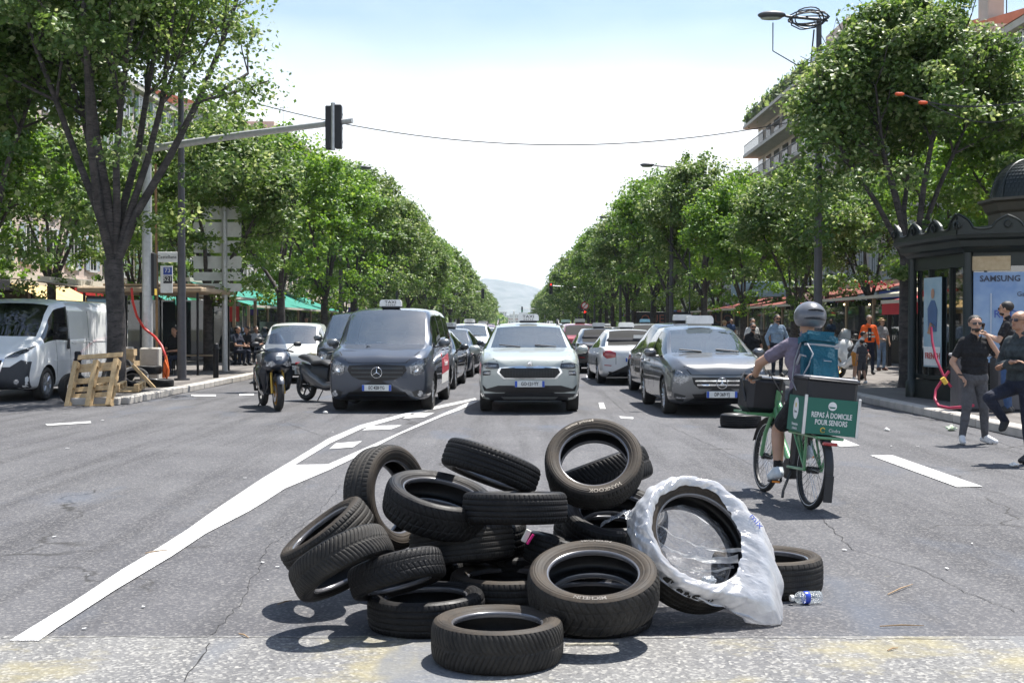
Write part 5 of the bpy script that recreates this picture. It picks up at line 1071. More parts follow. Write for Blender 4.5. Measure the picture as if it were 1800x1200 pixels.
SV = [(.12,.78,.24,.56,.86,.97,.66,.95,.98,'h'),(.42,.83,.21,.62,.98,.96,.70,1.04,1.07,'h'),(.85,.855,.20,.66,1.06,.955,.72,1.14,1.16,'w'),(1.45,.86,.20,.68,1.12,.95,.68,1.60,1.72,'s'),(2.05,.865,.20,.68,1.12,.95,.69,1.66,1.80,'p'),(2.15,.865,.20,.68,1.12,.95,.69,1.66,1.80,'h'),(3.6,.865,.20,.70,1.12,.95,.69,1.66,1.80,'h'),(4.0,.85,.25,.70,1.10,.94,.67,1.55,1.70,'h'),(4.1,.83,.3,.70,1.05,.93,.66,1.4,1.5,'h')]
vanw = paint('white_van_paint', (.78, .79, .78))
t, bv = make_car(SV, vanw, .31, .74, .75, 2.7, zdash=1.08, ydash=1.25, mirror=(1.32, 1.12), mirm=black_pl, name='parked_van', zsc=.90)
hl = [(.46,.78),(.50,.66),(.66,.62),(.78,.70),(.79,.84),(.62,.84)]
for p in (hl, mir(hl)): decal(bv, p, mat('amber_headlight', (.42, .40, .30), .3, .3), 'headlight', t, .012)
decal(bv, [(-.79,.50),(-.74,.22),(.74,.22),(.79,.50),(.4,.54),(-.4,.54)], black_pl, 'bumper', t, .014)
for sx in (-1, 1):
    h = bv.ray_cast(Vector((sx * .62, -5, .36)), Vector((0, 1, 0)))[0]; b = MB().at((h.x, h.y - .02, .36)); b.lathe([(.05, .02), (.055, -.01), (.0, -.012)], 12, 'y'); b.build('fog_light', lampin, t, 60)
plate(t, bv.ray_cast(Vector((0, -5, .42)), Vector((0, 1, 0)))[0].y - .03, .42, 'CX·640·VN'); wipers(t, .9, 1.06, 1.1)
finish(t, -6.0, 33.2, R(4), 'small white van with amber tinted headlights behind the scooters', 'van')

BOX = [(.12,.90,.30,.60,.92,.97,.80,1.02,1.06,'h'),(.40,.97,.26,.70,1.10,.96,.84,1.18,1.22,'h'),(.80,1.00,.25,.75,1.24,.96,.88,1.36,1.40,'w'),(1.40,1.01,.25,.78,1.30,.965,.90,1.96,2.12,'s'),(1.95,1.02,.25,.78,1.28,.97,.92,2.04,2.22,'p'),(2.03,1.02,.25,.78,1.28,.97,.92,2.06,2.23,'h'),(4.9,1.02,.25,.80,1.28,.97,.92,2.06,2.23,'h'),(5.3,1.0,.3,.80,1.26,.97,.91,2.0,2.18,'h'),(5.38,.98,.33,.80,1.2,.96,.90,1.9,2.1,'h')]
t, bv = make_car(BOX, vanw, .345, .89, .92, 3.45, zdash=1.30, ydash=1.2, mirror=(1.36, 1.42), mirm=black_pl, name='delivery_van', zsc=.955, rims=8)
decal(bv, [(-.93,.82),(-.90,.28),(.90,.28),(.93,.82),(.80,.86),(.60,.72),(.45,.72),(.40,.52),(-.40,.52),(-.45,.72),(-.60,.72),(-.80,.86)], mat('bumper_grey', (.035, .038, .045), .55), 'bumper', t, .014)
gp = [(-.46,.86),(-.36,.56),(.36,.56),(.46,.86)]; decal(bv, [(x * 1.1, .72 + (z - .72) * 1.18) for x, z in gp], chrome, 'grille_frame', t, .018); decal(bv, gp, grillem, 'grille', t, .028)
for z in (.62, .68, .74, .80): decal(bv, [(-.40, z-.008), (.40, z-.008), (.40, z+.008), (-.40, z+.008)], black_pl, 'grille_bar', t, .04, .02)
hl = [(.50,.90),(.72,.92),(.86,1.02),(.92,1.14),(.84,1.10),(.66,1.02)]
for p in (hl, mir(hl)): h_ = decal(bv, p, lampin, 'headlight', t, .020); decal(bv, p, lamp_g, 'lens', h_, .034, .01)
for sx in (-1, 1):
    h = bv.ray_cast(Vector((sx * .72, -5, .42)), Vector((0, 1, 0)))[0]; b = MB().at((h.x, h.y - .02, .42)); b.lathe([(.05, .02), (.055, -.01), (.0, -.012)], 12, 'y'); b.build('fog_light', lampin, t, 60)
for ax in ('l', 'r'):
    for z in (.80, 1.18): decal(bv, [(1.2, z), (5.2, z), (5.2, z + .02), (1.2, z + .02)], vanw, 'side_moulding', t, .012, .014, ax, .3)
    decal(bv, [(2.06, .5), (2.075, .5), (2.075, 2.0), (2.06, 2.0)], seamm, 'door_gap', t, .002, .004, ax, .15); decal(bv, [(3.2, .5), (3.215, .5), (3.215, 2.0), (3.2, 2.0)], seamm, 'door_gap', t, .002, .004, ax, .15)
b = MB(); b.box((1.035, 1.9, 1.15), (.03, .10, .22), .012); b.build('door_handle', black_pl, t)
plate(t, bv.ray_cast(Vector((0, -5, .45)), Vector((0, 1, 0)))[0].y - .03, .45, 'EY·318·HT'); wipers(t, .85, 1.38, 1.4)

for ch in t.children:
    if ch.name.startswith('windshield'): ch.data.materials[0] = glass('dark_windshield', tint=(.3, .34, .34), refl=.35, alpha=.85, body=(.01, .012, .014))  # dark tree reflection in this windscreen is put into its tint and body
t.scale = (1, 1.1, 1); finish(t, -10.66, 24.9, R(.2), 'large white delivery van with dark grey bumper parked behind the pallets at the left edge', 'van')

# the rest of the queue, copies with other paint and signs
cols = {'dark blue grey': navy, 'white': whitep, 'black': blackp, 'silver': paint('silver_paint', (.42, .43, .44), .6), 'wine red': paint('wine_paint', (.22, .012, .018), .2), 'grey': paint('mid_grey_paint', (.16, .17, .18), .5)}
def qcar(src, pm0, colname, X, Y, rz, label, sign=None, cat='taxi'):
    c = copy_tree(src, None, {pm0.name: cols[colname]}); finish(c, X, Y, rz, label, cat, 'taxis queueing along the avenue')
    if sign:
        for ch in c.children:
            if ch.name.startswith('roof_sign'):
                for g_ in ch.children:
                    if g_.name.startswith('sign_box'): g_.material_slots[0].link = 'OBJECT'; g_.material_slots[0].material = sign
    return c
F_, B_ = 0, PI
qcar(sedF, blackp, 'dark blue grey', -2.15, 36.6, R(-2.5), 'dark blue grey taxi saloon, second behind the slate grey taxi van')
qcar(suv1, sage, 'white', -1.75, 44.0, R(-2), 'white taxi suv between the slate grey van and the pale grey green suv')
qcar(sedF, blackp, 'white', -1.5, 52.5, R(-1), 'white taxi saloon, fourth behind the slate grey taxi van'); qcar(mpv1, silver, 'wine red', -1.6, 61, 0, 'wine red taxi far behind, left of the pale grey green suv'); qcar(sedF, blackp, 'silver', -1.5, 69, 0, 'silver taxi far back in the left lane')
qcar(sedF, blackp, 'black', -1.5, 78, 0, 'black taxi far back in the left lane'); qcar(suv1, sage, 'white', -4.6, 47, 0, 'white suv behind the dark van'); qcar(sedF, blackp, 'grey', -4.8, 57, 0, 'grey car far behind the dark van', cat='car')
qcar(suv1, sage, 'silver', .4, 33.5, 0, 'silver suv hidden behind the pale grey green taxi suv'); qcar(sedF, blackp, 'black', .5, 45, 0, 'black taxi two behind the pale grey green suv'); qcar(sedF, blackp, 'white', .6, 66, 0, 'white taxi far back in the middle lane')
rq = [(sedR, whitep, 'black', 2.75, 40.0, 'black taxi saloon with red tail lights ahead of the white one', None), (fbk, blackp, 'wine red', 2.55, 47.2, 'wine red taxi in the right queue under the no-turn sign', signg), (fbk, blackp, 'grey', 2.35, 54.6, 'grey hatchback with a pale green roof sign in the right queue', signg), (sedR, whitep, 'silver', 2.3, 62, 'silver taxi far ahead in the right queue', None), (sedR, whitep, 'black', 2.2, 70, 'black taxi farthest ahead in the right queue', None), (fbk, blackp, 'white', 2.2, 79, 'white car at the far end of the right queue', None),
      (sedR, whitep, 'black', 5.5, 41, 'black taxi with a blue roof sign beyond the glossy black fastback', signb), (fbk, blackp, 'silver', 5.4, 50, 'silver suv in the kerb lane on the right', signb), (sedR, whitep, 'dark blue grey', 5.4, 60, 'dark car far ahead in the right kerb lane', None), (sedR, whitep, 'white', 5.4, 71, 'white car far ahead in the right kerb lane', None)]
for (src, pm0, cn, X, Y, lb, sg_) in rq: qcar(src, pm0, cn, X, Y + 4.8, PI + R(rnd.uniform(-1, 1.5)), lb, sg_)
for k, (cn, X, Y) in enumerate((('white', -19.2, 52), ('white', -19.5, 60), ('silver', -19.4, 68), ('grey', 20.5, 60), ('black', 20.5, 68), ('white', 20.6, 76))):
    c = copy_tree([mpv1, suv1, mpv1][k % 3] if k % 3 != 1 else suv1, None, {(silver if k % 3 != 1 else sage).name: cols[cn]}); finish(c, X, Y, R(rnd.uniform(-2, 2)), f'{cn} car parked {"nearest" if k % 3 == 0 else ("second" if k % 3 == 1 else "farthest")} on the {"left" if k < 3 else "right"} side lane behind the terraces', 'car', 'cars parked on the side lanes')
# ------------------------------------------------------------------ the tyre barricade
def dusty(name, base, dust, amt, rough=.72, bump=.25, bs=120, vs=7):
    if name in MATS: return MATS[name]
    m = bpy.data.materials.new(name); m.use_nodes = True; t = m.node_tree; b = t.nodes['Principled BSDF']; Lk = t.links.new
    tc = N(t, 'ShaderNodeTexCoord'); oi = N(t, 'ShaderNodeObjectInfo'); va = N(t, 'ShaderNodeVectorMath', operation='ADD'); Lk(tc.outputs['Object'], va.inputs[0]); Lk(oi.outputs['Location'], va.inputs[1])
    n = N(t, 'ShaderNodeTexNoise', Scale=vs, Detail=7, Roughness=.65); Lk(va.outputs[0], n.inputs['Vector']); n2 = N(t, 'ShaderNodeTexNoise', Scale=90, Detail=3); Lk(va.outputs[0], n2.inputs['Vector'])
    r = N(t, 'ShaderNodeMapRange'); r.inputs[1].default_value = .62 - amt * .45; r.inputs[2].default_value = .80; Lk(n.outputs[0], r.inputs[0])
    mm = N(t, 'ShaderNodeMath', operation='MULTIPLY'); Lk(r.outputs[0], mm.inputs[0]); r2 = N(t, 'ShaderNodeMapRange'); r2.inputs[1].default_value = .3; r2.inputs[2].default_value = .6; r2.inputs[3].default_value = .5; Lk(n2.outputs[0], r2.inputs[0]); Lk(r2.outputs[0], mm.inputs[1])
    x = N(t, 'ShaderNodeMix', data_type='RGBA'); x.inputs[6].default_value = (*base, 1); x.inputs[7].default_value = (*dust, 1); Lk(mm.outputs[0], x.inputs[0]); Lk(x.outputs[2], b.inputs['Base Color'])
    rg = N(t, 'ShaderNodeMapRange'); rg.inputs[3].default_value = rough - .14; rg.inputs[4].default_value = .9; Lk(mm.outputs[0], rg.inputs[0]); Lk(rg.outputs[0], b.inputs['Roughness'])
    bp = N(t, 'ShaderNodeBump', Strength=bump, Distance=.002); Lk(n2.outputs[0], bp.inputs['Height']); Lk(bp.outputs[0], b.inputs['Normal']); b.inputs['Specular IOR Level'].default_value = .26; MATS[name] = m; return m
tr_m = dusty('tread_rubber', (.006, .006, .0068), (.026, .025, .024), .30); tr_b = dusty('tread_rubber_dusty', (.010, .0097, .0098), (.062, .057, .050), .65)
sw_m = dusty('sidewall_rubber', (.007, .007, .0075), (.032, .029, .027), .4, .58); sw_b = dusty('sidewall_rubber_brown', (.016, .014, .012), (.085, .067, .050), .75, .7)
in_m = dusty('inner_liner_rubber', (.011, .011, .012), (.04, .04, .04), .3, .5); bd_m = mat('bead_rubber', (.13, .13, .14), .24, .25, vs=12, coat=.5); let_m = mat('sidewall_letter', (.13, .115, .10), .6)  # bead grey raised: its bright sheen is put into the colour
NU = 560
def tyre_meshes(pattern, R0=.32, rb=.205, w=.205, seed=0):
    u = np.linspace(0, 2 * PI, NU, endpoint=False)
    def surf(prof, name, m, disp=None, smooth=True):
        prof = np.array(prof); n = len(prof); r = np.tile(prof[:, 0], (NU, 1)); z = np.tile(prof[:, 1], (NU, 1)); U = np.tile(u[:, None], (1, n))
        if disp is not None: r = r - disp(U, z)
        V = np.stack([r * np.cos(U), r * np.sin(U), z], -1).reshape(-1, 3); i = np.arange(NU)[:, None]; j = np.arange(n - 1)[None]; k = (i + 1) % NU
        Fq = np.stack([i * n + j + 0 * k, k * n + j, k * n + j + 1, i * n + j + 1], -1).reshape(-1, 4); return npmesh(name, V, Fq, m)
    h = w / 2; ts = np.linspace(-h * .86, h * .86, 46); tread = [(R0 - .012 * (abs(z) / (h * .86)) ** 5 - .003 * (z / h) ** 2, z) for z in ts]
    g = lambda d, wd: np.clip(1 - np.abs(d) / wd, 0, 1) ** .5
    def frac(x): return np.abs((x % 1.0) - .5) * 2
    def disp(U, z):
        a = np.abs(z) / h; s = U * R0; D = np.zeros_like(U)
        if pattern in ('summer', 'lines'):
            for gz in (-.52, -.18, .18, .52): D = np.maximum(D, .0075 * g(z / h - gz, .055))
            D = np.maximum(D, np.where(a > .56, .006 * g(1 - frac(s / .030 + .5 * (z > 0)), .28), 0))
            if pattern == 'summer': D = np.maximum(D, np.where((a > .2) & (a < .5), .0035 * g(1 - frac(s / .026 + z * 9), .24), 0))
            else: D = np.maximum(D, np.where((a < .48), .003 * g(1 - frac(s / .020 + z * 16), .22), 0))
        elif pattern == 'chevron':
            ph = s / .0265 + 1.9 * (a ** .8) * (1 + 0 * s) + .5 * (z > 0)
            D = np.maximum(D, .0065 * g(1 - frac(ph), .34)); D = np.maximum(D, .004 * g(a - .04, .05))
        elif pattern == 'winter':
            ph = s / .040 + 1.5 * a ** 1.3 + .5 * (z > 0); D = np.maximum(D, .007 * g(1 - frac(ph), .26)); D = np.maximum(D, .0025 * g(1 - frac(s / .0095 + 2 * a), .4)); D = np.maximum(D, .006 * g(a - .33, .04))
        elif pattern == 'ribbed':
            for gz in (-.58, -.3, 0, .3, .58): D = np.maximum(D, .008 * g(z / h - gz, .05))
            D = np.maximum(D, np.where(a > .6, .005 * g(1 - frac(s / .042), .2), 0)); D = np.maximum(D, np.where(a < .6, .002 * g(1 - frac(s / .014 + 5 * z), .3), 0))
        return D * np.clip((h * .9 - np.abs(z)) / .008, .25, 1)
    T = surf(tread, 'tread', tr_m, disp)
    out = []
    for sg in (1, -1):
        ze = ts[-1]; re = tread[-1][0]; P = [(re, ze), (re - .004, ze + .003)]
        for k in range(1, 15):
            q = k / 14; r_ = re - .004 - (re - .004 - rb - .010) * q; zz = h * (.90 + .12 * math.sin(min(1, q * 1.6) * PI * .5) - .26 * q ** 2.2)
            if k in (2,): zz += .0018
            if k in (4, 11): zz += .0022
            if k in (5, 10): zz -= .0008
            P.append((r_, zz))
        P = np.array(P); P2 = []; 
        for k in range(len(P) - 1):
            for q in (0, .5): P2.append(P[k] * (1 - q) + P[k + 1] * q)
        P2.append(P[-1]); P2 = [(a_, b_ * sg) for a_, b_ in P2]; out.append((P2 if sg > 0 else P2[::-1]))
    ze = out[0][-1][1]; S1 = surf(out[0], 'sidewall', sw_m); S2 = surf(out[1], 'sidewall', sw_m)
    bd = [(rb + .010, ze), (rb + .003, ze - .002), (rb, ze - .008), (rb + .001, ze - .020), (rb + .006, ze - .028)]
    B1 = surf(bd, 'bead', bd_m); B2 = surf([(a_, -b_) for a_, b_ in bd][::-1], 'bead', bd_m); th = .013; zb_ = ze - .028
    inn = [(rb + .006, -zb_)] + [(rb + .006 + (R0 - th - rb - .006) * math.sin(q * PI) ** .55, -zb_ * 0 + (-1) * math.cos(q * PI) * (zb_ + (h * .92 - zb_) * math.sin(q * PI))) for q in np.linspace(.03, .97, 18)] + [(rb + .006, zb_)]
    I = surf(inn[::-1], 'inner_liner', in_m)
    # raised sidewall lettering blocks
    def arc_text(s_, rmid, size, a0, sg, mt=let_m):
        me = text_mesh(s_, size, mt, .0012, 1.15, bold=.0008)
        re_ = tread[-1][0]
        for v in me.vertices:
            x, y, zz = v.co; a = a0 - x / rmid; rr = rmid + y; q = min(1, max(0, (re_ - .004 - rr) / (re_ - .014 - rb))); v.co = (rr * math.cos(a), rr * math.sin(a), h * (.90 + .12 * math.sin(min(1, q * 1.6) * PI * .5) - .26 * q ** 2.2) + .0012 + zz); 
            if sg < 0: v.co = (v.co.x, -v.co.y, -v.co.z)
        return me
    return dict(T=T, S=(S1, S2), B=(B1, B2), I=I, arc=arc_text, h=h, R=R0, rb=rb, w=w)
TY = {'summer': tyre_meshes('summer', .32, .210, .205), 'chevron': tyre_meshes('chevron', .315, .208, .205), 'lines': tyre_meshes('lines', .32, .215, .19), 'winter': tyre_meshes('winter', .32, .214, .205), 'ribbed': tyre_meshes('ribbed', .33, .232, .225)}
def tyre(kind, loc, n, sc_, label, dust=0, spin=None, words=(), group='tyres piled up as a barricade'):
    K = TY[kind]; t = thing('tyre', label, 'tyre', loc, 0, group); q = Vector(n).to_track_quat('Z', 'Y'); t.rotation_mode = 'QUATERNION'
    from mathutils import Quaternion
    t.rotation_quaternion = q @ Quaternion((0, 0, 1), rnd.random() * 6.28 if spin is None else spin); t.scale = (sc_,) * 3
    o = mobj('tread', K['T'], t)
    if dust: o.material_slots[0].link = 'OBJECT'; o.material_slots[0].material = tr_b
    for k in range(2):
        o = mobj('sidewall', K['S'][k], t)
        if dust > 1 or dust < 0: o.material_slots[0].link = 'OBJECT'; o.material_slots[0].material = sw_b
        mobj('bead', K['B'][k], t)
    mobj('inner_liner', K['I'], t)
    for (s_, a0, size) in words: mobj('lettering', K['arc'](s_, (K['R'] + K['rb']) / 2 + .012, size, a0, 1, let_m if len(words) < 9 else let_m), t)
    return t
def put(kind, cx, cy, Rpx, ratio, psi, D, label, face=True, dust=0, **kw):
    K = TY[kind]
    for it in range(3):
        P = PX(cx, cy, D); tt = (Vector((0, 0, CH)) - P).normalized(); rg = Vector((0, 1, 0)).cross(Vector((0, 0, 1))); rg = (rg - tt * rg.dot(tt)).normalized(); up = tt.cross(rg)
        n = tt * ratio + (rg * math.cos(R(psi)) + up * math.sin(R(psi))) * math.sqrt(max(0, 1 - ratio ** 2)); s = Rpx * D / F / K['R']
        c = P - n * (K['h'] * s if face else 0)
        low = c.z - (K['R'] * s * math.sqrt(max(0, 1 - n.z ** 2)) + K['h'] * s * abs(n.z))
        if low < 0: D -= (-low) / max(.12, (CH - P.z) / D + .0) * .9
        else: break
    return tyre(kind, c, n, s, label, dust, **kw)
def flat(kind, cx, cy, Rpx, label, z0=0.0, dust=0, tilt=(0, 0), **kw):
    K = TY[kind]; D = (CH - K['w'] - z0) * F / (cy - VY); 
    for _ in range(3): s = Rpx * D / F / K['R']; D = (CH - K['w'] * s - z0) * F / (cy - VY)
    s = Rpx * D / F / K['R']; P = PX(cx, cy, D); P.z = z0 + K['h'] * s; return tyre(kind, P, (tilt[0], tilt[1], 1), s, label, dust, **kw)
flat('chevron', 874, 1085, 117, 'chevron-treaded tyre lying flat nearest the camera, alone at the front of the pile', dust=-1)
flat('lines', 749, 1040, 104, 'tyre lying flat at the front left, against the chevron-treaded front tyre', tilt=(-.03, 0))
flat('summer', 890, 1004, 101, 'brown-dusted tyre lying flat in the middle, half shaded under the sunlit ribbed tyre', dust=-1)
flat('ribbed', 1042, 1029, 106, 'tyre lying flat underneath the wide tilted tyre with a bright rim')
flat('ribbed', 1349, 972, 97, 'tyre lying flat behind the white plastic bag at the right end', dust=2)
flat('summer', 1302, 727, 36, 'lone tyre lying flat under the cargo bike front bag', group='tyres lying apart')
put('winter', 1043, 998, 117, .485, 90, 6.12, 'large wide tyre tilted towards the camera with a bright bead ring, right of centre', dust=-1, spin=1.2, words=[('MICHELIN', R(200), .03), ('MICHELIN', R(20), .03)])
bagT = put('ribbed', 1238, 942, 120, .78, 42, 6.6, 'large leaning tyre half wrapped in a white plastic bag', dust=2)
tm8 = put('lines', 1044, 799, 88, .80, 92, 7.2, 'brown-walled tyre with pale lettering perched on top of the pile at right', dust=2, spin=0.0)
put('chevron', 1056, 838, 92, 0.0, 110, 7.75, 'tyre seen edge-on through the hole of the brown-walled top tyre', face=False)
put('summer', 1083, 892, 94, .50, 84, 7.3, 'tyre beneath the brown-walled top tyre, holding crumpled clear film', dust=0, spin=0.0, words=[('ccept RSE', R(-86), .03)])
put('lines', 905, 892, 93, .03, 90, 6.72, 'tyre seen exactly edge-on, laid level across the middle of the pile', face=False)
put('ribbed', 812, 957, 93, 0.0, 96, 6.95, 'ribbed tyre under the level middle one, striped with sunlight', face=False, dust=1)
put('summer', 1008, 980, 88, .05, 75, 6.95, 'tyre leaning behind the large wide tyre, with a white and pink tag at its left', face=False)
put('winter', 778, 858, 99, .33, 78, 6.85, 'tilted wide tyre with a bright bead high on the left of the pile')
put('summer', 704, 872, 94, .60, 8, 7.35, 'pale grey tyre standing upright at the back left', dust=2)
put('summer', 558, 922, 88, .15, 128, 6.95, 'brown-edged tyre leaning at the far left with its opening seen as a slit', dust=2)
put('chevron', 600, 990, 94, .22, -62, 6.35, 'sunlit arrow-treaded tyre leaning over the left end of the pile', face=False, dust=1)
put('winter', 697, 1009, 86, .14, -75, 6.4, 'tyre leaning between the arrow-treaded tyre and the flat front left tyre', face=False)
put('lines', 863, 821, 88, .10, -110, 7.1, 'dark tyre tipped sideways on the very top left of centre', face=False)
for (k, x, y, z, lb) in (('summer', -.62, 7.32, 0, 'dark tyre buried at the bottom left of the pile'), ('ribbed', .0, 7.45, 0, 'dark tyre buried at the bottom centre of the pile'), ('summer', .60, 7.55, 0, 'dark tyre buried at the bottom right of the pile'), ('lines', .55, 7.5, .215, 'dark tyre buried under the film-holding tyre'), ('summer', -.25, 7.35, .225, 'dark tyre buried behind the level middle tyre')):
    tyre(k, (x, y, z + TY[k]['h']), (rnd.uniform(-.04, .04), rnd.uniform(-.04, .04), 1), 1.0, lb)
# lettering on the top tyre: brand words in pale relief on the face towards the camera
K8 = TY['lines']; q8 = tm8.rotation_quaternion; inv = q8.inverted(); up8 = inv @ Vector((0, 0, 1)); a_up = math.atan2(up8.y, up8.x)
for s_, a0, sz, fl_ in (('ventus prime4', a_up + R(22), .030, 1), ('HANKOOK', a_up + R(197), .036, 1)):
    me = K8['arc'](s_, (K8['R'] + K8['rb']) / 2 + (.014 if 'v' in s_ else .008), sz, a0, 1, mat('pale_letter', (.30, .26, .21), .6)); mobj('lettering', me, tm8)
# tag, film, bag, bottle
b = MB(); b.at(PX(925, 942, 6.6), (R(10), R(25), R(20))); b.box((0, 0, 0), (.030, .012, .07), .003); tg_ = b.build('tag', whm); tag(tg_, 'small white tag with a pink stripe stuck between two tyres', 'tag'); b = MB(); b.at(PX(932, 948, 6.58), (R(10), R(32), R(20))); b.box((0, 0, 0), (.010, .012, .06)); b.build('pink_stripe', mat('pink_stripe', (.6, .02, .2), .4), tg_)
def film_mat(name, col, alpha, gl=.3, dens=18):
    m = bpy.data.materials.new(name); m.use_nodes = True; t = m.node_tree; t.nodes.clear(); Lk = t.links.new; o = N(t, 'ShaderNodeOutputMaterial')
    d = N(t, 'ShaderNodeBsdfDiffuse', Color=(*col, 1)); tl = N(t, 'ShaderNodeBsdfTranslucent', Color=(*col, 1)); g_ = N(t, 'ShaderNodeBsdfGlossy', Roughness=.22); tp = N(t, 'ShaderNodeBsdfTransparent')
    a = N(t, 'ShaderNodeMixShader', Fac=.55); Lk(d.outputs[0], a.inputs[1]); Lk(tl.outputs[0], a.inputs[2]); b_ = N(t, 'ShaderNodeMixShader', Fac=gl * .35); Lk(a.outputs[0], b_.inputs[1]); Lk(g_.outputs[0], b_.inputs[2])
    tc = N(t, 'ShaderNodeTexCoord'); mp_ = N(t, 'ShaderNodeMapping'); mp_.inputs['Scale'].default_value = (1, 3.2, 1); n = N(t, 'ShaderNodeTexNoise', Scale=dens, Detail=5, Roughness=.6); Lk(tc.outputs['Object'], mp_.inputs[0]); Lk(mp_.outputs[0], n.inputs['Vector'])
    r = N(t, 'ShaderNodeMapRange'); r.inputs[1].default_value = .38; r.inputs[2].default_value = .68; r.inputs[3].default_value = alpha; r.inputs[4].default_value = min(1, alpha + .35); Lk(n.outputs[0], r.inputs[0])
    c = N(t, 'ShaderNodeMixShader'); Lk(r.outputs[0], c.inputs[0]); Lk(tp.outputs[0], c.inputs[1]); Lk(b_.outputs[0], c.inputs[2])
    bp = N(t, 'ShaderNodeBump', Strength=.9, Distance=.014); Lk(n.outputs[0], bp.inputs['Height']); 
    for s_ in (d, g_): Lk(bp.outputs[0], s_.inputs['Normal'])
    Lk(c.outputs[0], o.inputs[0]); return m
bagm = film_mat('white_polythene', (.82, .83, .86), .72, .8, 9); clear = film_mat('clear_film', (.5, .54, .60), .06, .9, 22)
qb = bagT.rotation_quaternion; nb_ = qb @ Vector((0, 0, 1)); eu = Vector((1, 0, 0)); eu = (eu - nb_ * eu.dot(nb_)).normalized(); ev = nb_.cross(eu); Rb = TY['ribbed']['R'] * bagT.scale[0]; hb = TY['ribbed']['h'] * bagT.scale[0]; bc = Vector(bagT.location)
def bagpt(al, r, h): return bc + eu * (r * math.cos(al)) + ev * (r * math.sin(al)) + nb_ * h
AA = [-180, -150, -120, -95, -75, -58, -44, -28, -10, 10, 35, 60, 90, 120, 150, 180]
RI = [.86, .82, .77, .76, .76, .74, .70, .63, .60, .60, .62, .74, .80, .82, .84, .86]; RO = [1.04, 1.03, 1.0, .99, 1.04, 1.30, 1.72, 1.50, 1.30, 1.20, 1.10, 1.06, 1.05, 1.05, 1.05, 1.04]
HB = [-.3, -.2, .6, .85, .6, .2, -1.3, -1.6, -1.9, -1.9, -1.9, -1.9, -1.9, -1.9, -1.2, -.3]
nA, nS = 260, 34; V = []
for i in range(nA):
    ad = -180 + 360 * i / nA; al = R(ad); ri = np.interp(ad, AA, RI) * Rb; ro = np.interp(ad, AA, RO) * Rb; hb_ = np.interp(ad, AA, HB) * hb
    for j in range(nS):
        s = j / (nS - 1); ri2 = ri + .020 * mnoise.noise(Vector((math.cos(al) * 2.2, math.sin(al) * 2.2, 3))) + .010 * mnoise.noise(Vector((math.cos(al) * 9, math.sin(al) * 9, 3)))
        if s < .55: q = s / .55; r_ = ri2 + (ro - ri2) * q; h_ = hb * (1.06 + .13 * math.sin(q * PI)) - hb * .95 * max(0, q - .55) ** 1.4 * 1.6
        else: q = (s - .55) / .45; r_ = ro - (ro - Rb * .985 if hb_ < 0 else 0) * .0 - .02 * q * q; h_ = hb * (.62) + (hb_ - hb * .62) * q
        wv = mnoise.noise(Vector((ad * .09 + s * 5, s * 1.2, 1.7))) * .016 + mnoise.noise(Vector((ad * .16 + s * 9, s * 3.5, 4.2))) * .006 + mnoise.noise(Vector((ad * .5 + s * 24, s * 9, 9))) * .0025
        wv *= min(1, .25 + s * 1.6); p = bagpt(al, r_ + wv * (.8 if s > .4 else .3), h_ + wv * (1 if s < .6 else .3)); p.z = max(p.z, .006 + .004 * (j % 2)); V.append(p)
Fq = [(i * nS + j, i * nS + j + 1, ((i + 1) % nA) * nS + j + 1, ((i + 1) % nA) * nS + j) for i in range(nA) for j in range(nS - 1)]
bag = mobj('plastic_bag', npmesh('plastic_bag', [tuple(v) for v in V], Fq, bagm)); tag(bag, 'torn white plastic bag draped round the large leaning tyre', 'plastic bag')
b = MB(); pr_ = []
for (a0, a1, w0, h0, sg_) in ((182, -14, .045, -.2, 0), (165, -6, .02, .1, 1), (200, -22, .016, -.5, 2)):
    p, q = bagpt(R(a0), Rb * .70, hb * (.3 + h0)), bagpt(R(a1), Rb * .68, hb * (.6 + h0)); nn = 26; vs = []
    for k in range(nn + 1):
        u_ = k / nn; c_ = p.lerp(q, u_) + Vector((0, 0, -.05 * math.sin(u_ * PI) + .012 * mnoise.noise(Vector((u_ * 7, sg_, 0))))); wd = w0 * (.25 + .9 * u_ ** 1.5 + .3 * mnoise.noise(Vector((u_ * 5, sg_ + 4, 0))))
        for m_ in range(4): vs.append(c_ + ev * (wd * (m_ / 3 - .5)) + nb_ * (.012 * mnoise.noise(Vector((u_ * 12, m_ * 1.3, sg_)))))
    b.add(vs, [(k * 4 + m_, k * 4 + m_ + 1, k * 4 + m_ + 5, k * 4 + m_ + 4) for k in range(nn) for m_ in range(3)])
fs_ = b.build('plastic_strand', film_mat('milky_film', (.8, .81, .82), .45), bag); shade(fs_.data, 170)
V = []; nA2, nR2 = 60, 16
for i in range(nA2):
    for j in range(nR2): al = 2 * PI * i / nA2; q = j / (nR2 - 1); V.append(tuple(bagpt(al, Rb * .69 * q, -hb * .15 + .03 * mnoise.noise(Vector((math.cos(al) * q * 3, math.sin(al) * q * 3, 2))))))
mobj('inner_film', npmesh('inner_film', V, [(i * nR2 + j, i * nR2 + j + 1, ((i + 1) % nA2) * nR2 + j + 1, ((i + 1) % nA2) * nR2 + j) for i in range(nA2) for j in range(nR2 - 1)], clear), bag)
for (x, y, w0) in ((1326, 905, .0),): 
    me = text_mesh('mix', .06, sg[4], .001); o = mobj('print', me, bag); pp = bagpt(R(22), Rb * .93, hb * 1.28); o.location = pp; o.rotation_mode = 'QUATERNION'; o.rotation_quaternion = nb_.to_track_quat('Z', 'Y') @ Euler((0, 0, R(-62))).to_quaternion()
V = []; c0 = PX(1092, 918, 7.05)
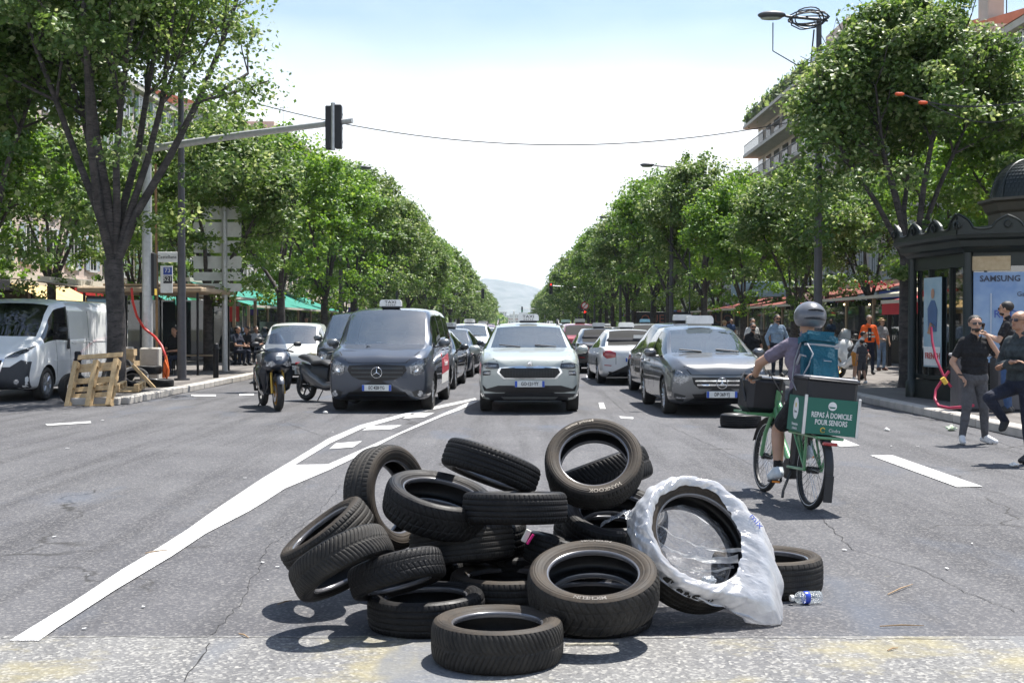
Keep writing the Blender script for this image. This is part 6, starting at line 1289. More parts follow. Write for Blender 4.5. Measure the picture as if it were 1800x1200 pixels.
for i in range(30):
    for j in range(16):
        u_, v_ = i / 29 - .5, j / 15 - .5; nn = mnoise.fractal(Vector((u_ * 5, v_ * 5, 3)), 1, 2, 4); V.append(tuple(c0 + Vector((u_ * .22 + nn * .02, v_ * .10 + nn * .03, .05 * (1 - abs(u_) * 1.6) + nn * .03 + u_ * .05))))
tag(mobj('plastic_film', npmesh('plastic_film', V, [(i * 16 + j, i * 16 + j + 1, (i + 1) * 16 + j + 1, (i + 1) * 16 + j) for i in range(29) for j in range(15)], film_mat('crumpled_film', (.6, .64, .70), .35, .9, 30))), 'crumpled clear film lying in the tyre under the brown-walled top one', 'film')
V = []; c0 = bagpt(R(-78), Rb * .60, -hb * .1)
b = MB(); b.at(c0 + Vector((.03, 0, .02)), (R(20), R(10), R(15))); b.ell((0, 0, 0), (.045, .024, .022), 9, 6); r__ = random.Random(4); b.v = [v + Vector((r__.uniform(-.008, .008),) * 3) for v in b.v]; tag(b.build('plastic_scrap', MATS.get('x') or film_mat('scrap_film', (.62, .68, .74), .4, .8)), 'clear plastic scrap lying inside the leaning tyre under the film', 'plastic scrap')
t = thing('plastic_bottle', 'clear plastic water bottle with a blue label lying by the right end tyre', 'bottle', G(1420, 1062) + Vector((0, 0, .037)), R(12))
pet = film_mat('bottle_plastic', (.62, .70, .76), .22, 1.0, 60); b = MB(); prof = [(.0, .085), (.028, .083), (.034, .075), (.032, .06), (.035, .05), (.032, .04), (.035, .03), (.034, .01), (.034, -.03), (.035, -.045), (.028, -.062), (.014, -.075), (.013, -.088)]
b.lathe([(r_, z_) for r_, z_ in prof], 18, 'x'); b.build('bottle_body', pet, t, 60); b = MB(); b.lathe([(.0345, -.022), (.0355, -.02), (.0355, .006), (.0345, .008)], 18, 'x'); b.build('label', mat('label_blue', (.03, .07, .45), .3), t, 60)
b = MB(); b.lathe([(.0, -.102), (.017, -.102), (.018, -.1), (.018, -.084), (.0, -.084)], 14, 'x'); b.build('cap', whm, t, 50)

# ------------------------------------------------------------------ pallets, crates and tyres at the left kerb
pine = mat('pallet_pine', (.40, .27, .13), .8, vs=14, col2=(.55, .40, .22), bump=.3, bs=40); crate_m = mat('crate_wood', (.42, .29, .15), .8, vs=10, col2=(.56, .42, .25))
def pallet(name, label, loc, rot, w_=1.05, l=1.2):
    t = thing(name, label, 'pallet', loc); t.rotation_euler = rot
    for i in range(3):
        x = -w_ / 2 + .05 + i * (w_ - .1) / 2
        b = MB(); b.box((x, 0, l / 2), (.10, .022, l), .004); b.build('plank', pine, t)
        b = MB(); b.box((x - .0, .118, l / 2), (.09, .022, l), .004); b.build('plank', pine, t)
        for k in range(3): b = MB(); b.box((x, .059, .07 + k * (l - .14) / 2), (.10, .094, .14), .006); b.build('block', pine, t)
    for z, h in ((.05, .10), (.30, .10), (.44, .10), (.62, .12), (.86, .09), (.95, .09), (1.15, .10)):
        b = MB(); b.box((0, .142, z), (w_, .02, h), .004); b.build('slat', pine, t)
    return t
pallet('wooden_pallet', 'pale wooden pallet leaning against the black bollard at the kerb corner', Vector((-8.22, 24.0, .0)), (R(-28), R(-4), R(-9)), .95, 1.0)
pallet('wooden_pallet', 'second wooden pallet lying flat behind the leaning one by the kerb stones', Vector((-8.35, 26.2, .30)), (R(-88), 0, R(8)), .9, 1.0)
def crate(loc, rz, s, label, tl=0):
    t = thing('wooden_crate', label, 'crate', loc, rz, 'wooden crates stacked by the mast'); t.rotation_euler = (0, tl, rz)
    for y in (-.15, .15):
        for z in (.03, .10): b = MB(); b.box((0, y * s, z * s), (.5 * s, .012, .06 * s)); b.build('slat', crate_m, t)
    for x in (-.245, .245):
        b = MB(); b.box((x * s, 0, .065 * s), (.014, .31 * s, .13 * s)); b.build('end_board', crate_m, t)
    b = MB(); 
    for k in range(4): b.box((0, (-.12 + .08 * k) * s, .008), (.48 * s, .065 * s, .008))
    b.build('base', crate_m, t)
for i in range(4): crate((-9.55 + rnd.uniform(-.06, .06), 30.4, .36 + .15 * i), rnd.uniform(-.3, .3), 1.5 - .1 * i, ['lowest', 'second lowest', 'third', 'topmost'][i] + ' wooden crate of the stack beside the white mast', rnd.uniform(-.05, .05))
b = MB(); b.box((0, 0, 0), (.72, .1, .07), .006); o = b.build('loose_plank', pine); o.location = PX(252, 662, 28.4); o.rotation_euler = (0, R(48), R(10)); tag(o, 'loose timber leaning diagonally on the kerbside tyres', 'plank')
def px_tyre(k, px, py, D, n, lb, s=1.0): tyre(k, PX(px, py, D), n, s, lb, 0, group='tyres by the left kerb')
px_tyre('summer', 128, 683, 25.0, (.85, -.5, .1), 'tyre standing between the white van and the leaning pallet')
px_tyre('lines', 236, 664, 28.6, (.3, -.55, .8), 'tyre lying tilted behind the loose diagonal timber'); px_tyre('summer', 260, 650, 30.1, (0, 0, 1), 'tyre under the wooden crates by the mast'); px_tyre('lines', 280, 673, 28.9, (.05, 0, 1), 'tyre lying flat in front of the concrete block')
px_tyre('summer', 160, 693, 25.3, (.1, -.2, 1), 'tyre lying behind the lower end of the leaning pallet'); px_tyre('ribbed', 214, 655, 29.5, (-.3, -.8, .5), 'tyre leaning on the foot of the big left lime tree')
# ------------------------------------------------------------------ people
skin = mat('skin', (.42, .25, .17), .55, vs=10, var=.1); skin_t = mat('skin_tanned', (.33, .18, .115), .55, vs=10, var=.1)
hair_d = mat('hair_dark', (.015, .012, .01), .6, vs=60, bump=.5, bs=120); hair_g = mat('hair_grey', (.12, .11, .10), .6, vs=60, bump=.5, bs=120); shades = mat('sunglass_lens', (.01, .008, .02), .08, coat=1)
def cloth(name, c, c2=None, b=1.0):
    m = mat(name, c, .9, vs=9, var=.22, col2=c2, bump=b, bs=11)
    for n in m.node_tree.nodes:
        if n.type == 'BUMP': n.inputs['Distance'].default_value = .05
    return m
c_blk = cloth('black_cotton', (.010, .010, .012)); c_jean = cloth('blue_denim', (.035, .075, .17)); c_gj = cloth('grey_denim', (.085, .085, .092)); c_den = cloth('pale_denim', (.20, .28, .38)); c_navy = cloth('navy_cloth', (.010, .014, .03)); c_wht = cloth('white_cotton', (.6, .6, .6)); c_mau = cloth('mauve_cotton', (.17, .145, .19))
c_org = cloth('orange_cloth', (.62, .26, .05)); c_hv = cloth('hi_vis_orange', (.85, .13, .02)); c_dot = mat('dotted_cloth', (.012, .012, .018), .9, vs=120, col2=(.12, .12, .13)); c_gry = cloth('grey_marl', (.30, .30, .31)); c_sky = cloth('faded_jeans', (.15, .22, .32)); sh_w = mat('shoe_white', (.62, .62, .62), .6); sh_b = mat('shoe_black', (.012, .012, .014), .6); camo = mat('dark_print_cloth', (.012, .016, .02), .9, vs=16, col2=(.05, .065, .07)); strp_y = mat('reflective_stripe', (.55, .56, .5), .4)
def capsule(b, p, q, r0, r1, n=12):
    p, q = Vector(p), Vector(q); d = (q - p); d = d.normalized() if d.length > 1e-6 else Vector((0, 0, 1)); pts = []; rs = []
    for a in (88, 65, 42, 20): pts.append(p - d * r0 * math.sin(R(a))); rs.append(r0 * math.cos(R(a)))
    pts += [p, q]; rs += [r0, r1]
    for a in (20, 42, 65, 88): pts.append(q + d * r1 * math.sin(R(a))); rs.append(r1 * math.cos(R(a)))
    b.tube(pts, rs, n)
def skin_mesh(name, prims, mats, voxel, parent, smooth_it=3):
    """one continuous body: rounded cones fused by voxel remesh, clothing by nearest limb segment"""
    b = MB()
    for (p, q, r0, r1, k) in prims: capsule(b, p, q, r0, r1)
    me = b.mesh('tmp', mats[0], None); o = bpy.data.objects.new('tmp', me); C.objects.link(o)
    m = o.modifiers.new('r', 'REMESH'); m.mode = 'VOXEL'; m.voxel_size = voxel; s = o.modifiers.new('s', 'SMOOTH'); s.iterations = smooth_it; s.factor = .5
    m2 = bpy.data.meshes.new_from_object(o.evaluated_get(bpy.context.evaluated_depsgraph_get())); bpy.data.objects.remove(o)
    m2.materials.clear(); [m2.materials.append(x) for x in mats]; n = len(m2.polygons); cen = np.zeros(n * 3); m2.polygons.foreach_get('center', cen); cen = cen.reshape(-1, 3); best = np.full(n, 1e9); mi = np.zeros(n, np.int32)
    for (p, q, r0, r1, k) in prims:
        p, q = np.array(p), np.array(q); d = q - p; L2 = max((d * d).sum(), 1e-9); t_ = np.clip(((cen - p) @ d) / L2, 0, 1); D = np.linalg.norm(cen - (p + t_[:, None] * d), axis=1) - (r0 + (r1 - r0) * t_); w_ = D < best; best[w_] = D[w_]; mi[w_] = k
    m2.polygons.foreach_set('material_index', mi); m2.polygons.foreach_set('use_smooth', [True] * n); m2.name = name; return mobj(name, m2, parent)
def lerp(a, b_, t_): return tuple(Vector(a).lerp(Vector(b_), t_))
def hand_prims(w_, tip, side, k, fine, curl=.0, up=(0, 0, 1)):
    """palm, four unequal fingers with a knuckle bend, thumb from the side of the palm"""
    w_, tip = Vector(w_), Vector(tip); d = (tip - w_).normalized(); sd = d.cross(Vector(up)).normalized(); nn = sd.cross(d).normalized(); P = []
    if not fine: return [(tuple(w_), tuple(w_ + d * .09), .032, .030, k), (tuple(w_ + d * .09), tuple(w_ + d * .15 - nn * curl * .04), .027, .014, k), (tuple(w_ + d * .03), tuple(w_ + d * .08 + sd * side * .045), .014, .011, k)]
    for i in (-1, 0, 1): P.append((tuple(w_ + sd * i * .018), tuple(w_ + d * .085 + sd * i * .026), .019, .017, k))
    for i, ln in zip((-1.5, -.5, .5, 1.5), (.062, .078, .084, .074)):
        a = w_ + d * .088 + sd * i * .0205; m_ = a + (d * math.cos(curl * .6) - nn * math.sin(curl * .6)) * ln * .5; e = m_ + (d * math.cos(curl * 1.5) - nn * math.sin(curl * 1.5)) * ln * .5; P += [(tuple(a), tuple(m_), .0098, .009, k), (tuple(m_), tuple(e), .009, .0075, k)]
    a = w_ + d * .022 + sd * side * .03; m_ = a + (d * .7 + sd * side * .7 - nn * .3 * curl).normalized() * .042; e = m_ + (d * .95 + sd * side * .15 - nn * .5 * curl).normalized() * .034; P += [(tuple(a), tuple(m_), .0125, .0105, k), (tuple(m_), tuple(e), .0105, .009, k)]
    return P
def person(label, loc, rz, H, top, bot, shoe, sk=skin, hair=hair_d, elbows=None, hands=None, knees=None, ankles=None, sleeve='short', shorts=False, beard=False, glasses=False, fine=False, girth=1.0, head_yaw=0, stride=.0, name='person', lean=0, socks=None, handtips=None, hips=None, toes=None, trunk=None, hairstyle='short', group=None, headpos=None, cat='person', curl=.5):
    t = thing(name, label, cat, loc, rz, group); s = H / 1.78; t.scale = (s, s, s); g = girth
    P = []; hp = hips or (0, 0, .93); ch = trunk or (0, lean * .25, 1.30); hp, ch = Vector(hp), Vector(ch); up = (ch - hp).normalized(); sh = ch + up * .15
    nk = ch + up * .23; hd = Vector(headpos) if headpos else nk + Vector((0, -.03, .15)); X = Vector((1, 0, 0))
    SK, TP, BT, SH, SO = 0, 1, 2, 3, 4
    P += [(hp - X * .075, hp + X * .075, .118 * g, .118 * g, BT), (hp + up * .10 - X * .055, hp + up * .10 + X * .055, .120 * g, .120 * g, TP), (hp + up * .22 - X * .06, hp + up * .22 + X * .06, .122 * g, .122 * g, TP), (ch - X * .085, ch + X * .085, .122 * g ** .6, .122 * g ** .6, TP), (ch + up * .09 - X * .10, ch + up * .09 + X * .10, .095, .095, TP), (sh - X * .15, sh + X * .15, .062, .062, TP), (sh + up * .0 - X * .05, nk + up * .01, .085, .062, TP)]
    P += [(nk - up * .05, hd - Vector((0, -.012, .08)), .058, .053, SK)]
    # head: skull, face, jaw, nose, ears
    c, s_ = math.cos(R(head_yaw)), math.sin(R(head_yaw)); rot = lambda v: hd + Vector((v[0] * c - v[1] * s_, v[0] * s_ + v[1] * c, v[2]))
    P += [(rot((0, .022, .035)), rot((0, -.012, .03)), .090, .086, SK), (rot((0, -.03, -.02)), rot((0, -.035, -.045)), .066, .060, SK), (rot((-.02, -.052, -.07)), rot((.02, -.052, -.07)), .036, .036, SK), (rot((0, -.098, .018)), rot((0, -.112, -.014)), .010, .014, SK)]
    for e in (-1, 1): P += [(rot((e * .084, .008, .02)), rot((e * .084, .004, -.02)), .014, .010, SK)]
    kn = knees or [(-.11, -.02, .50), (.11, -.02, .50)]; an = ankles or [(-.115 - stride * .2, .02 + stride, .10), (.115 + stride * .2, .02 - stride, .10)]
    for i, e in enumerate((-1, 1)):
        h_ = Vector((hp.x + e * .088, hp.y, hp.z - .03)); k_, a_ = Vector(kn[i]), Vector(an[i]); tb = SK if shorts else BT; rr = 1.0 if shorts else 1.13
        if shorts: P += [(h_, h_.lerp(k_, .72), .098 * g, .086, BT), (h_.lerp(k_, .7), k_, .066, .056, SK)]
        else: P += [(h_, k_, .094 * g, .066 * g ** .5, BT)]
        P += [(k_, k_.lerp(a_, .35), .056 * rr, .058 * rr, tb), (k_.lerp(a_, .35), a_, .056 * rr, .038 * rr * (1.1 if not shorts else 1), tb)]
        if socks: P += [(k_.lerp(a_, .80), a_, .044, .042, SO)]
        to = Vector(toes[i]) if toes else a_ + Vector((e * .03, -.17, -.055)); hl_ = a_ + Vector((0, .045, -.05)) if not toes else a_ - (to - a_).normalized() * .04 + Vector((0, 0, -.05)); P += [(a_, hl_, .044, .042, SH), (hl_, a_.lerp(to, .55) + Vector((0, 0, -.03)), .042, .045, SH), (a_, to, .046, .034, SH), (hl_, to, .034, .034, SH)]
    el = elbows or [(-.25, .02, 1.14), (.25, .02, 1.14)]; ha = hands or [(-.24, -.06, .90), (.24, -.06, .90)]
    for i, e in enumerate((-1, 1)):
        s0 = sh + X * e * .165 - up * .015; e_, w_ = Vector(el[i]), Vector(ha[i])
        if sleeve == 'short': P += [(s0, s0.lerp(e_, .62), .066, .062, TP), (s0.lerp(e_, .6), e_, .048, .043, SK), (e_, w_, .043, .029, SK)]
        else: P += [(s0, e_, .068, .057, TP), (e_, e_.lerp(w_, .93), .057, .044, TP), (e_.lerp(w_, .8), w_, .032, .030, SK)]
        tip = Vector(handtips[i]) if handtips else w_ + (w_ - e_).normalized() * .15; P += hand_prims(w_, tip, -e, SK, fine, curl)
    P = [(tuple(a_), tuple(b_), c_, d_, k_) for a_, b_, c_, d_, k_ in P]
    skin_mesh('body', P, [sk, top, bot, shoe, socks or shoe], .0085 if fine else (.015 if H > 1.2 else .017), t, 3 if fine else 2)
    if hairstyle != 'none':
        b = MB().at(rot((0, .026, .047)), (0, 0, R(head_yaw))); b.ell((0, 0, 0), (.0965, .108, .090), 16, 12); b.v = [v + Vector((rnd.uniform(-.003, .003),) * 3) for v in b.v]; b.build('hair', hair, t, 60)
        if hairstyle == 'long': b = MB().at(rot((0, .05, -.03)), (0, 0, R(head_yaw))); b.ell((0, 0, 0), (.085, .065, .11), 12, 8); b.build('hair', hair, t, 60)
    if beard: b = MB().at(rot((0, -.042, -.068)), (0, 0, R(head_yaw))); b.ell((0, 0, 0), (.062, .055, .040), 12, 8); b.build('beard', hair, t, 60)
    for e in (-1, 1):
        if not glasses: b = MB().at(rot((e * .032, -.088, .012)), (0, 0, R(head_yaw))); b.ell((0, 0, 0), (.013, .008, .007), 8, 6); b.build('eye', mat('eye', (.03, .02, .018), .2), t)
        else: b = MB().at(rot((e * .034, -.100, .014)), (R(4), 0, R(head_yaw))); b.box((0, 0, 0), (.058, .008, .036), .008); b.build('lens', shades, t); b = MB(); b.tube([rot((e * .06, -.098, .018)), rot((e * .092, 0, .018))], .003, 4); b.build('temple', blm, t)
    b = MB().at(rot((0, -.096, -.050)), (0, 0, R(head_yaw))); b.ell((0, 0, 0), (.021, .008, .006), 8, 5); b.build('mouth', mat('lips', (.28, .10, .08), .5), t)
    return t
# man on the phone
A = person('man in black polo and grey jeans with a phone at his ear', G(1712, 780), R(4), 1.66, c_blk, c_gj, sh_w, skin, hair_d, elbows=[(-.30, .04, 1.15), (.335, -.10, 1.20)], hands=[(-.22, -.08, .955), (.155, -.10, 1.50)], handtips=[(-.15, -.11, .86), (.085, -.075, 1.64)], beard=True, glasses=True, fine=True, girth=1.06, knees=[(-.12, -.03, .50), (.13, -.03, .50)], ankles=[(-.17, 0, .10), (.17, .02, .10)], toes=[(-.22, -.16, .04), (.26, -.13, .04)], head_yaw=-8, curl=.9)
b = MB().at((.108, -.035, 1.635), (R(6), R(8), R(8))); b.box((0, 0, 0), (.012, .07, .14), .005); tag(b.build('phone', shades, None), 'dark mobile phone held at the ear of the man in the black polo', 'phone')
_ph = bpy.data.objects['phone']; bpy.context.view_layer.update(); _ph.matrix_world = A.matrix_world @ Matrix.Identity(4)
b = MB(); b.tube([(-.262, -.075, .985), (-.225, -.11, .975), (-.195, -.09, .965), (-.20, -.045, .965), (-.24, -.03, .975), (-.262, -.075, .985)], .012, 6); b.build('wristwatch', blm, A)
b = MB(); b.prism([(-.06, 1.50), (-.01, 1.44), (-.06, 1.54)], -.105, -.09, 'y'); b.prism([(.06, 1.50), (.01, 1.44), (.06, 1.54)], -.105, -.09, 'y'); b.build('collar', c_blk, A)
# bearded man seen from behind
B = person('bearded man in black T-shirt and blue jeans facing the kiosk poster', PX(1772, 725, 20.3) * 1.0, R(-118), 1.78, c_blk, c_jean, sh_b, skin, hair_d, elbows=[(-.26, -.08, 1.16), (.27, -.10, 1.18)], hands=[(-.12, -.33, 1.27), (.12, -.33, 1.28)], handtips=[(-.04, -.44, 1.33), (.03, -.45, 1.33)], beard=True, glasses=True, head_yaw=-6, fine=True, curl=.8); B.location = (865 / F * 20.3, 20.3, .13)
b = MB(); b.box((0, 0, 0), (.07, .012, .14), .004); o = b.build('phone', shades); o.rotation_euler = (R(-55), 0, R(-118)); o.location = B.location + Vector((-.47, .02, 1.36)); tag(o, 'phone in the hands of the bearded man in black T-shirt', 'phone')
# bald man at the picture edge
Cc = person('bald man in dark jacket with one knee raised at the right edge', Vector((889 / F * 14.2, 14.2, 0)), R(-62), 1.70, camo, c_navy, sh_b, skin_t, hair_d, elbows=[(-.27, -.05, 1.14), (.27, -.05, 1.14)], hands=[(.06, -.24, 1.20), (-.06, -.22, 1.16)], handtips=[(.17, -.2, 1.22), (-.17, -.18, 1.14)], knees=[(-.11, -.42, .78), (.11, -.02, .50)], ankles=[(-.11, -.14, .50), (.115, .02, .10)], toes=[(-.11, -.20, .40), (.13, -.15, .045)], glasses=True, hairstyle='none', sleeve='long', fine=True, girth=1.06)
# pavement and road-side people
person('man in a pale denim jacket over black with sunglasses, standing beyond the cyclist', Vector((461 / F * 34.5, 34.5, .13)), R(6), 1.68, c_den, c_navy, sh_b, skin_t, hair_d, sleeve='long', beard=True, glasses=True, elbows=[(-.31, .04, 1.14), (.31, .04, 1.14)], hands=[(-.27, -.02, .92), (.27, -.02, .92)], girth=1.1)
person('stocky man in black with sunglasses standing right behind the graphite silver taxi', Vector((418 / F * 32, 32, 0)), R(3), 1.58, c_blk, c_blk, sh_b, skin_t, hair_d, glasses=True, beard=True, girth=1.18)
person('man in a white shirt behind the stocky man in black', Vector((417 / F * 41, 41, 0)), R(10), 1.74, c_wht, c_navy, sh_b, skin, hair_d)
person('child in white T-shirt and orange shorts bending to a smaller child', Vector((597 / F * 31, 31, .13)), R(70), 1.34, c_wht, c_org, sh_b, skin, hair_d, shorts=True, lean=0, trunk=(0, -.16, 1.26), headpos=(0, -.30, 1.55), elbows=[(-.22, -.28, 1.08), (.22, -.26, 1.08)], hands=[(-.12, -.42, .92), (.12, -.42, .94)], socks=sh_w)
person('small child in a dark dotted outfit beside the child in orange shorts', Vector((610 / F * 30.4, 30.4, .13)), R(200), 1.06, c_dot, c_dot, sh_w, skin, hair_d, shorts=True, stride=.07)
hv = person('grey haired man in an orange hi-vis jacket over navy trousers', Vector((622 / F * 36, 36, .13)), R(-5), 1.68, c_hv, c_navy, sh_b, skin_t, hair_g, sleeve='long', hands=[(-.26, -.02, .92), (.28, -.02, .92)])
b = MB()
for z in (1.13, 1.24): b.lathe([(.185, z), (.188, z + .02), (.188, z + .04), (.185, z + .055)], 16)
b.v = [Vector((v.x * 1.0, v.y * .74, v.z)) for v in b.v]; b.build('reflective_band', strp_y, hv, 60)
b = MB(); b.prism([(-.05, 1.02), (.05, 1.02), (.05, 1.42), (-.05, 1.42)], -.135, -.12, 'y'); b.build('shirt_front', c_navy, hv)
wm = person('woman in a straw hat, grey top and faded jeans beside the right tree trunk', Vector((644 / F * 39, 39, .13)), R(20), 1.60, c_gry, c_sky, mat('shoe_brown', (.12, .05, .03), .6), skin, mat('hair_brown', (.06, .03, .015), .6), hairstyle='long', elbows=[(-.27, -.02, 1.16), (.24, -.05, 1.16)], hands=[(-.12, -.2, 1.10), (.22, -.14, .98)], girth=.9)
b = MB(); b.lathe([(.15, 1.735), (.155, 1.745), (.09, 1.755), (.085, 1.81), (.0, 1.83)], 16); b.build('hat', mat('straw', (.35, .25, .13), .9), wm, 50)
person('person with fair hair walking beyond the graphite silver taxi', Vector((368 / F * 47, 47, .0)), R(160), 1.70, c_gry, c_navy, sh_b, skin, mat('hair_fair', (.3, .2, .1), .6))
sit = dict(hips=(0, 0, .52), trunk=(0, .02, .90), knees=[(-.12, -.42, .50), (.12, -.42, .50)], ankles=[(-.12, -.40, .10), (.12, -.40, .10)], elbows=[(-.24, -.1, .72), (.24, -.1, .72)], hands=[(-.12, -.36, .70), (.12, -.36, .70)])
for i, (px, D, m, lb) in enumerate(((306, 35.8, c_blk, 'person in black seated in the shade beside the bus shelter'), (418, 44, c_navy, 'person seated at the dark terrace table behind the bollard'), (433, 45, c_blk, 'second person seated at the dark terrace behind the bollard'), (450, 48, c_gry, 'third seated person farthest along the left terrace'))):
    p = person(lb, Vector(((px - VX) / F * D, D, .13)), R([-20, 60, -40, 20][i]), 1.74, m, c_navy, sh_b, skin_t, hair_d, group='people seated at the left terrace', **sit)
    ch = thing('chair', ['dark chair under the person by the bus shelter', 'dark chair at the terrace behind the bollard', 'second dark chair at the terrace', 'dark chair farthest along the left terrace'][i], 'chair', p.location, p.rotation_euler.z, 'terrace chairs')
    b = MB(); b.box((0, -.05, .42), (.42, .42, .03), .01); b.build('seat', ironm, ch); b = MB(); b.box((0, .2, .66), (.42, .03, .32), .01); b.build('backrest', ironm, ch)
    for sx in (-.18, .18):
        for sy in (-.23, .16): b = MB(); b.tube([(sx, sy, 0), (sx, sy, .42)], .014, 6); b.build('leg', ironm, ch)
person('man standing at the left terrace behind the scooters', Vector(((538 - VX) / F * 60, 60, .13)), R(30), 1.75, c_blk, c_navy, sh_b, skin_t, hair_d)
person('person in grey walking on the right pavement beyond the lamp post', Vector((8.6 + 2.2, 52, .13)), R(150), 1.72, c_gry, c_blk, sh_b, skin, hair_d); person('person in blue standing by the orange terrace', Vector((11.4, 66, .13)), R(10), 1.70, c_jean, c_blk, sh_b, skin, hair_d)

# ------------------------------------------------------------------ delivery bicycle and rider
gframe = paint('bike_green', (.09, .27, .12)); bstraps = mat('grey_strap', (.36, .37, .40), .8); teal = cloth('teal_nylon', (.010, .085, .13), (.018, .12, .17)); board = mat('green_board', (.006, .13, .09), .4, vs=1.5); alu = mat('aluminium_edge', (.55, .56, .57), .3, .7); nylon = mat('black_nylon', (.014, .014, .017), .55, vs=8, bump=.4, bs=10)
rig = Matrix.Translation((2.50, 10.62, 0)) @ Matrix.Rotation(R(8), 4, 'Z') @ Matrix.Rotation(R(5.5), 4, 'Y')
bk = thing('cargo_bicycle', 'green electric cargo bicycle with mudguards ridden away from the camera', 'bicycle'); bk.matrix_world = rig
def wheel_b(y):
    e = bpy.data.objects.new('wheel', None); link(e, bk); e.location = (0, y, .335)
    b = MB(); b.lathe([(.335 - .025 + .025 * math.cos(a), .025 * math.sin(a)) for a in np.linspace(0, 2 * PI, 11)], 44, 'x'); b.build('tyre', rubber, e, 60)
    b = MB(); b.lathe([(.287, -.014), (.275, -.012), (.272, 0), (.275, .012), (.287, .014)], 40, 'x'); b.build('rim', black_pl, e, 60); b = MB(); b.lathe([(.296, .0235), (.304, .0238)], 40, 'x'); b.lathe([(.296, -.0235), (.304, -.0238)], 40, 'x'); b.build('reflective_ring', mat('reflective_ring', (.6, .6, .6), .4), e)
    b = MB(); b.tube([(-.05, 0, 0), (.05, 0, 0)], .03, 10); b.build('hub', black_pl, e); b = MB()
    for k in range(28): a = 2 * PI * k / 28; a2 = a + (.35 if k % 2 else -.35); b.tube([((.03 if k % 4 < 2 else -.03), .03 * math.cos(a2), .03 * math.sin(a2)), (0, .275 * math.cos(a), .275 * math.sin(a))], .0022, 3)
    b.build('spokes', alloy, e)
wheel_b(0); wheel_b(1.15)
def bt(name, pts, r, m=gframe, n=10): b = MB(); b.tube(pts, r, n); return b.build(name, m, bk, 60)
bt('down_tube', [(0, 1.02, .80), (0, .80, .52), (0, .52, .33)], .034); bt('top_tube', [(0, 1.0, .86), (0, .70, .66), (0, .36, .58)], .026); bt('seat_tube', [(0, .46, .30), (0, .36, .60), (0, .30, .80)], .024); bt('seat_post', [(0, .30, .74), (0, .27, .84)], .016, black_pl)
for s in (-1, 1):
    bt('chain_stay', [(s * .05, .46, .31), (s * .075, 0, .335)], .015); bt('seat_stay', [(s * .03, .34, .68), (s * .075, 0, .335)], .013); bt('fork', [(s * .04, 1.0, .74), (s * .055, 1.10, .55), (s * .055, 1.15, .335)], .02)
    bt('rack_strut', [(s * .078, .0, .335), (s * .11, -.06, .63)], .013); bt('rack_rail', [(s * .11, .34, .63), (s * .11, -.30, .63)], .013); bt('rack_strut', [(s * .075, .02, .36), (s * .10, .26, .63)], .011)
    bt('front_rack_rail', [(s * .12, 1.02, .72), (s * .16, 1.38, .72)], .014)
bt('rack_cross', [(-.11, -.30, .63), (.11, -.30, .63)], .013); bt('head_tube', [(0, .98, .96), (0, 1.03, .74)], .03); bt('stem', [(0, .98, .96), (0, .95, 1.06)], .018, black_pl); bt('front_rack_cross', [(-.16, 1.38, .72), (.16, 1.38, .72)], .014); bt('front_rack_cross', [(-.12, 1.02, .72), (.12, 1.02, .72)], .014)
b = MB(); b.tube([(-.33, .80, 1.06), (-.24, .84, 1.07), (-.10, .95, 1.07), (.10, .95, 1.07), (.24, .84, 1.07), (.33, .80, 1.06)], .013, 8); b.build('handlebar', alloy, bk, 60)
for s in (-1, 1): bt('grip', [(s * .24, .845, 1.07), (s * .36, .785, 1.06)], .018, black_pl); bt('brake_lever', [(s * .22, .88, 1.06), (s * .30, .90, 1.03)], .007, alloy)
for pts in ([(-.2, .88, 1.06), (-.28, 1.02, 1.12), (-.1, 1.12, .95), (0, 1.05, .75)], [(.2, .88, 1.06), (.1, 1.06, 1.16), (.0, 1.12, .95), (0, 1.05, .7)], [(-.12, .94, 1.08), (-.2, .78, 1.14), (-.08, .62, .9), (0, .5, .6)]): bt('brake_cable', pts, .006, black_pl, 5)
b = MB(); b.box((0, .22, .85), (.17, .26, .05), .022); b.build('saddle', black_pl, bk)
b = MB(); b.box((0, .42, .50), (.09, .10, .38), .02); b.build('battery', black_pl, bk); b = MB(); b.lathe([(.0, -.05), (.09, -.05), (.095, 0), (.09, .05), (0, .05)], 16, 'x'); o = b.build('motor', black_pl, bk, 50); o.location = (0, .50, .29)
for s, dz in ((-1, -.12), (1, .12)):
    bt('crank', [(s * .09, .50, .29), (s * .10, .50 + dz * .3, .29 + dz)], .012, black_pl); b = MB(); b.box((s * .16, .50 + dz * .3, .29 + dz), (.10, .08, .022), .006); p_ = b.build('pedal', black_pl, bk); b = MB(); b.box((s * .16, .50 + dz * .3 - .043, .29 + dz), (.07, .006, .016)); b.build('reflector', mat('amber_reflector', (.8, .25, .02), .3), p_)
def fender(y, a0, a1, nm='mudguard'):
    b = MB(); pts = []; n = 18
    for k in range(n + 1): a = R(a0 + (a1 - a0) * k / n); pts.append((y + .365 * math.cos(a), .335 + .365 * math.sin(a)))
    vs = []
    for (yy, zz) in pts:
        for x, dz in ((-.034, -.012), (-.02, .0), (.02, .0), (.034, -.012)): vs.append((x, yy, zz + dz))
    vs += [(v[0] * .95, v[1], v[2] - .005) for v in vs]; m_ = len(pts) * 4
    b.add(vs, [(k * 4 + j, k * 4 + j + 1, k * 4 + j + 5, k * 4 + j + 4) for k in range(n) for j in range(3)] + [(m_ + k * 4 + j, m_ + k * 4 + j + 4, m_ + k * 4 + j + 5, m_ + k * 4 + j + 1) for k in range(n) for j in range(3)]); return b.build(nm, black_pl, bk, 60)
fender(0, 60, 205); fender(1.15, 20, 150)
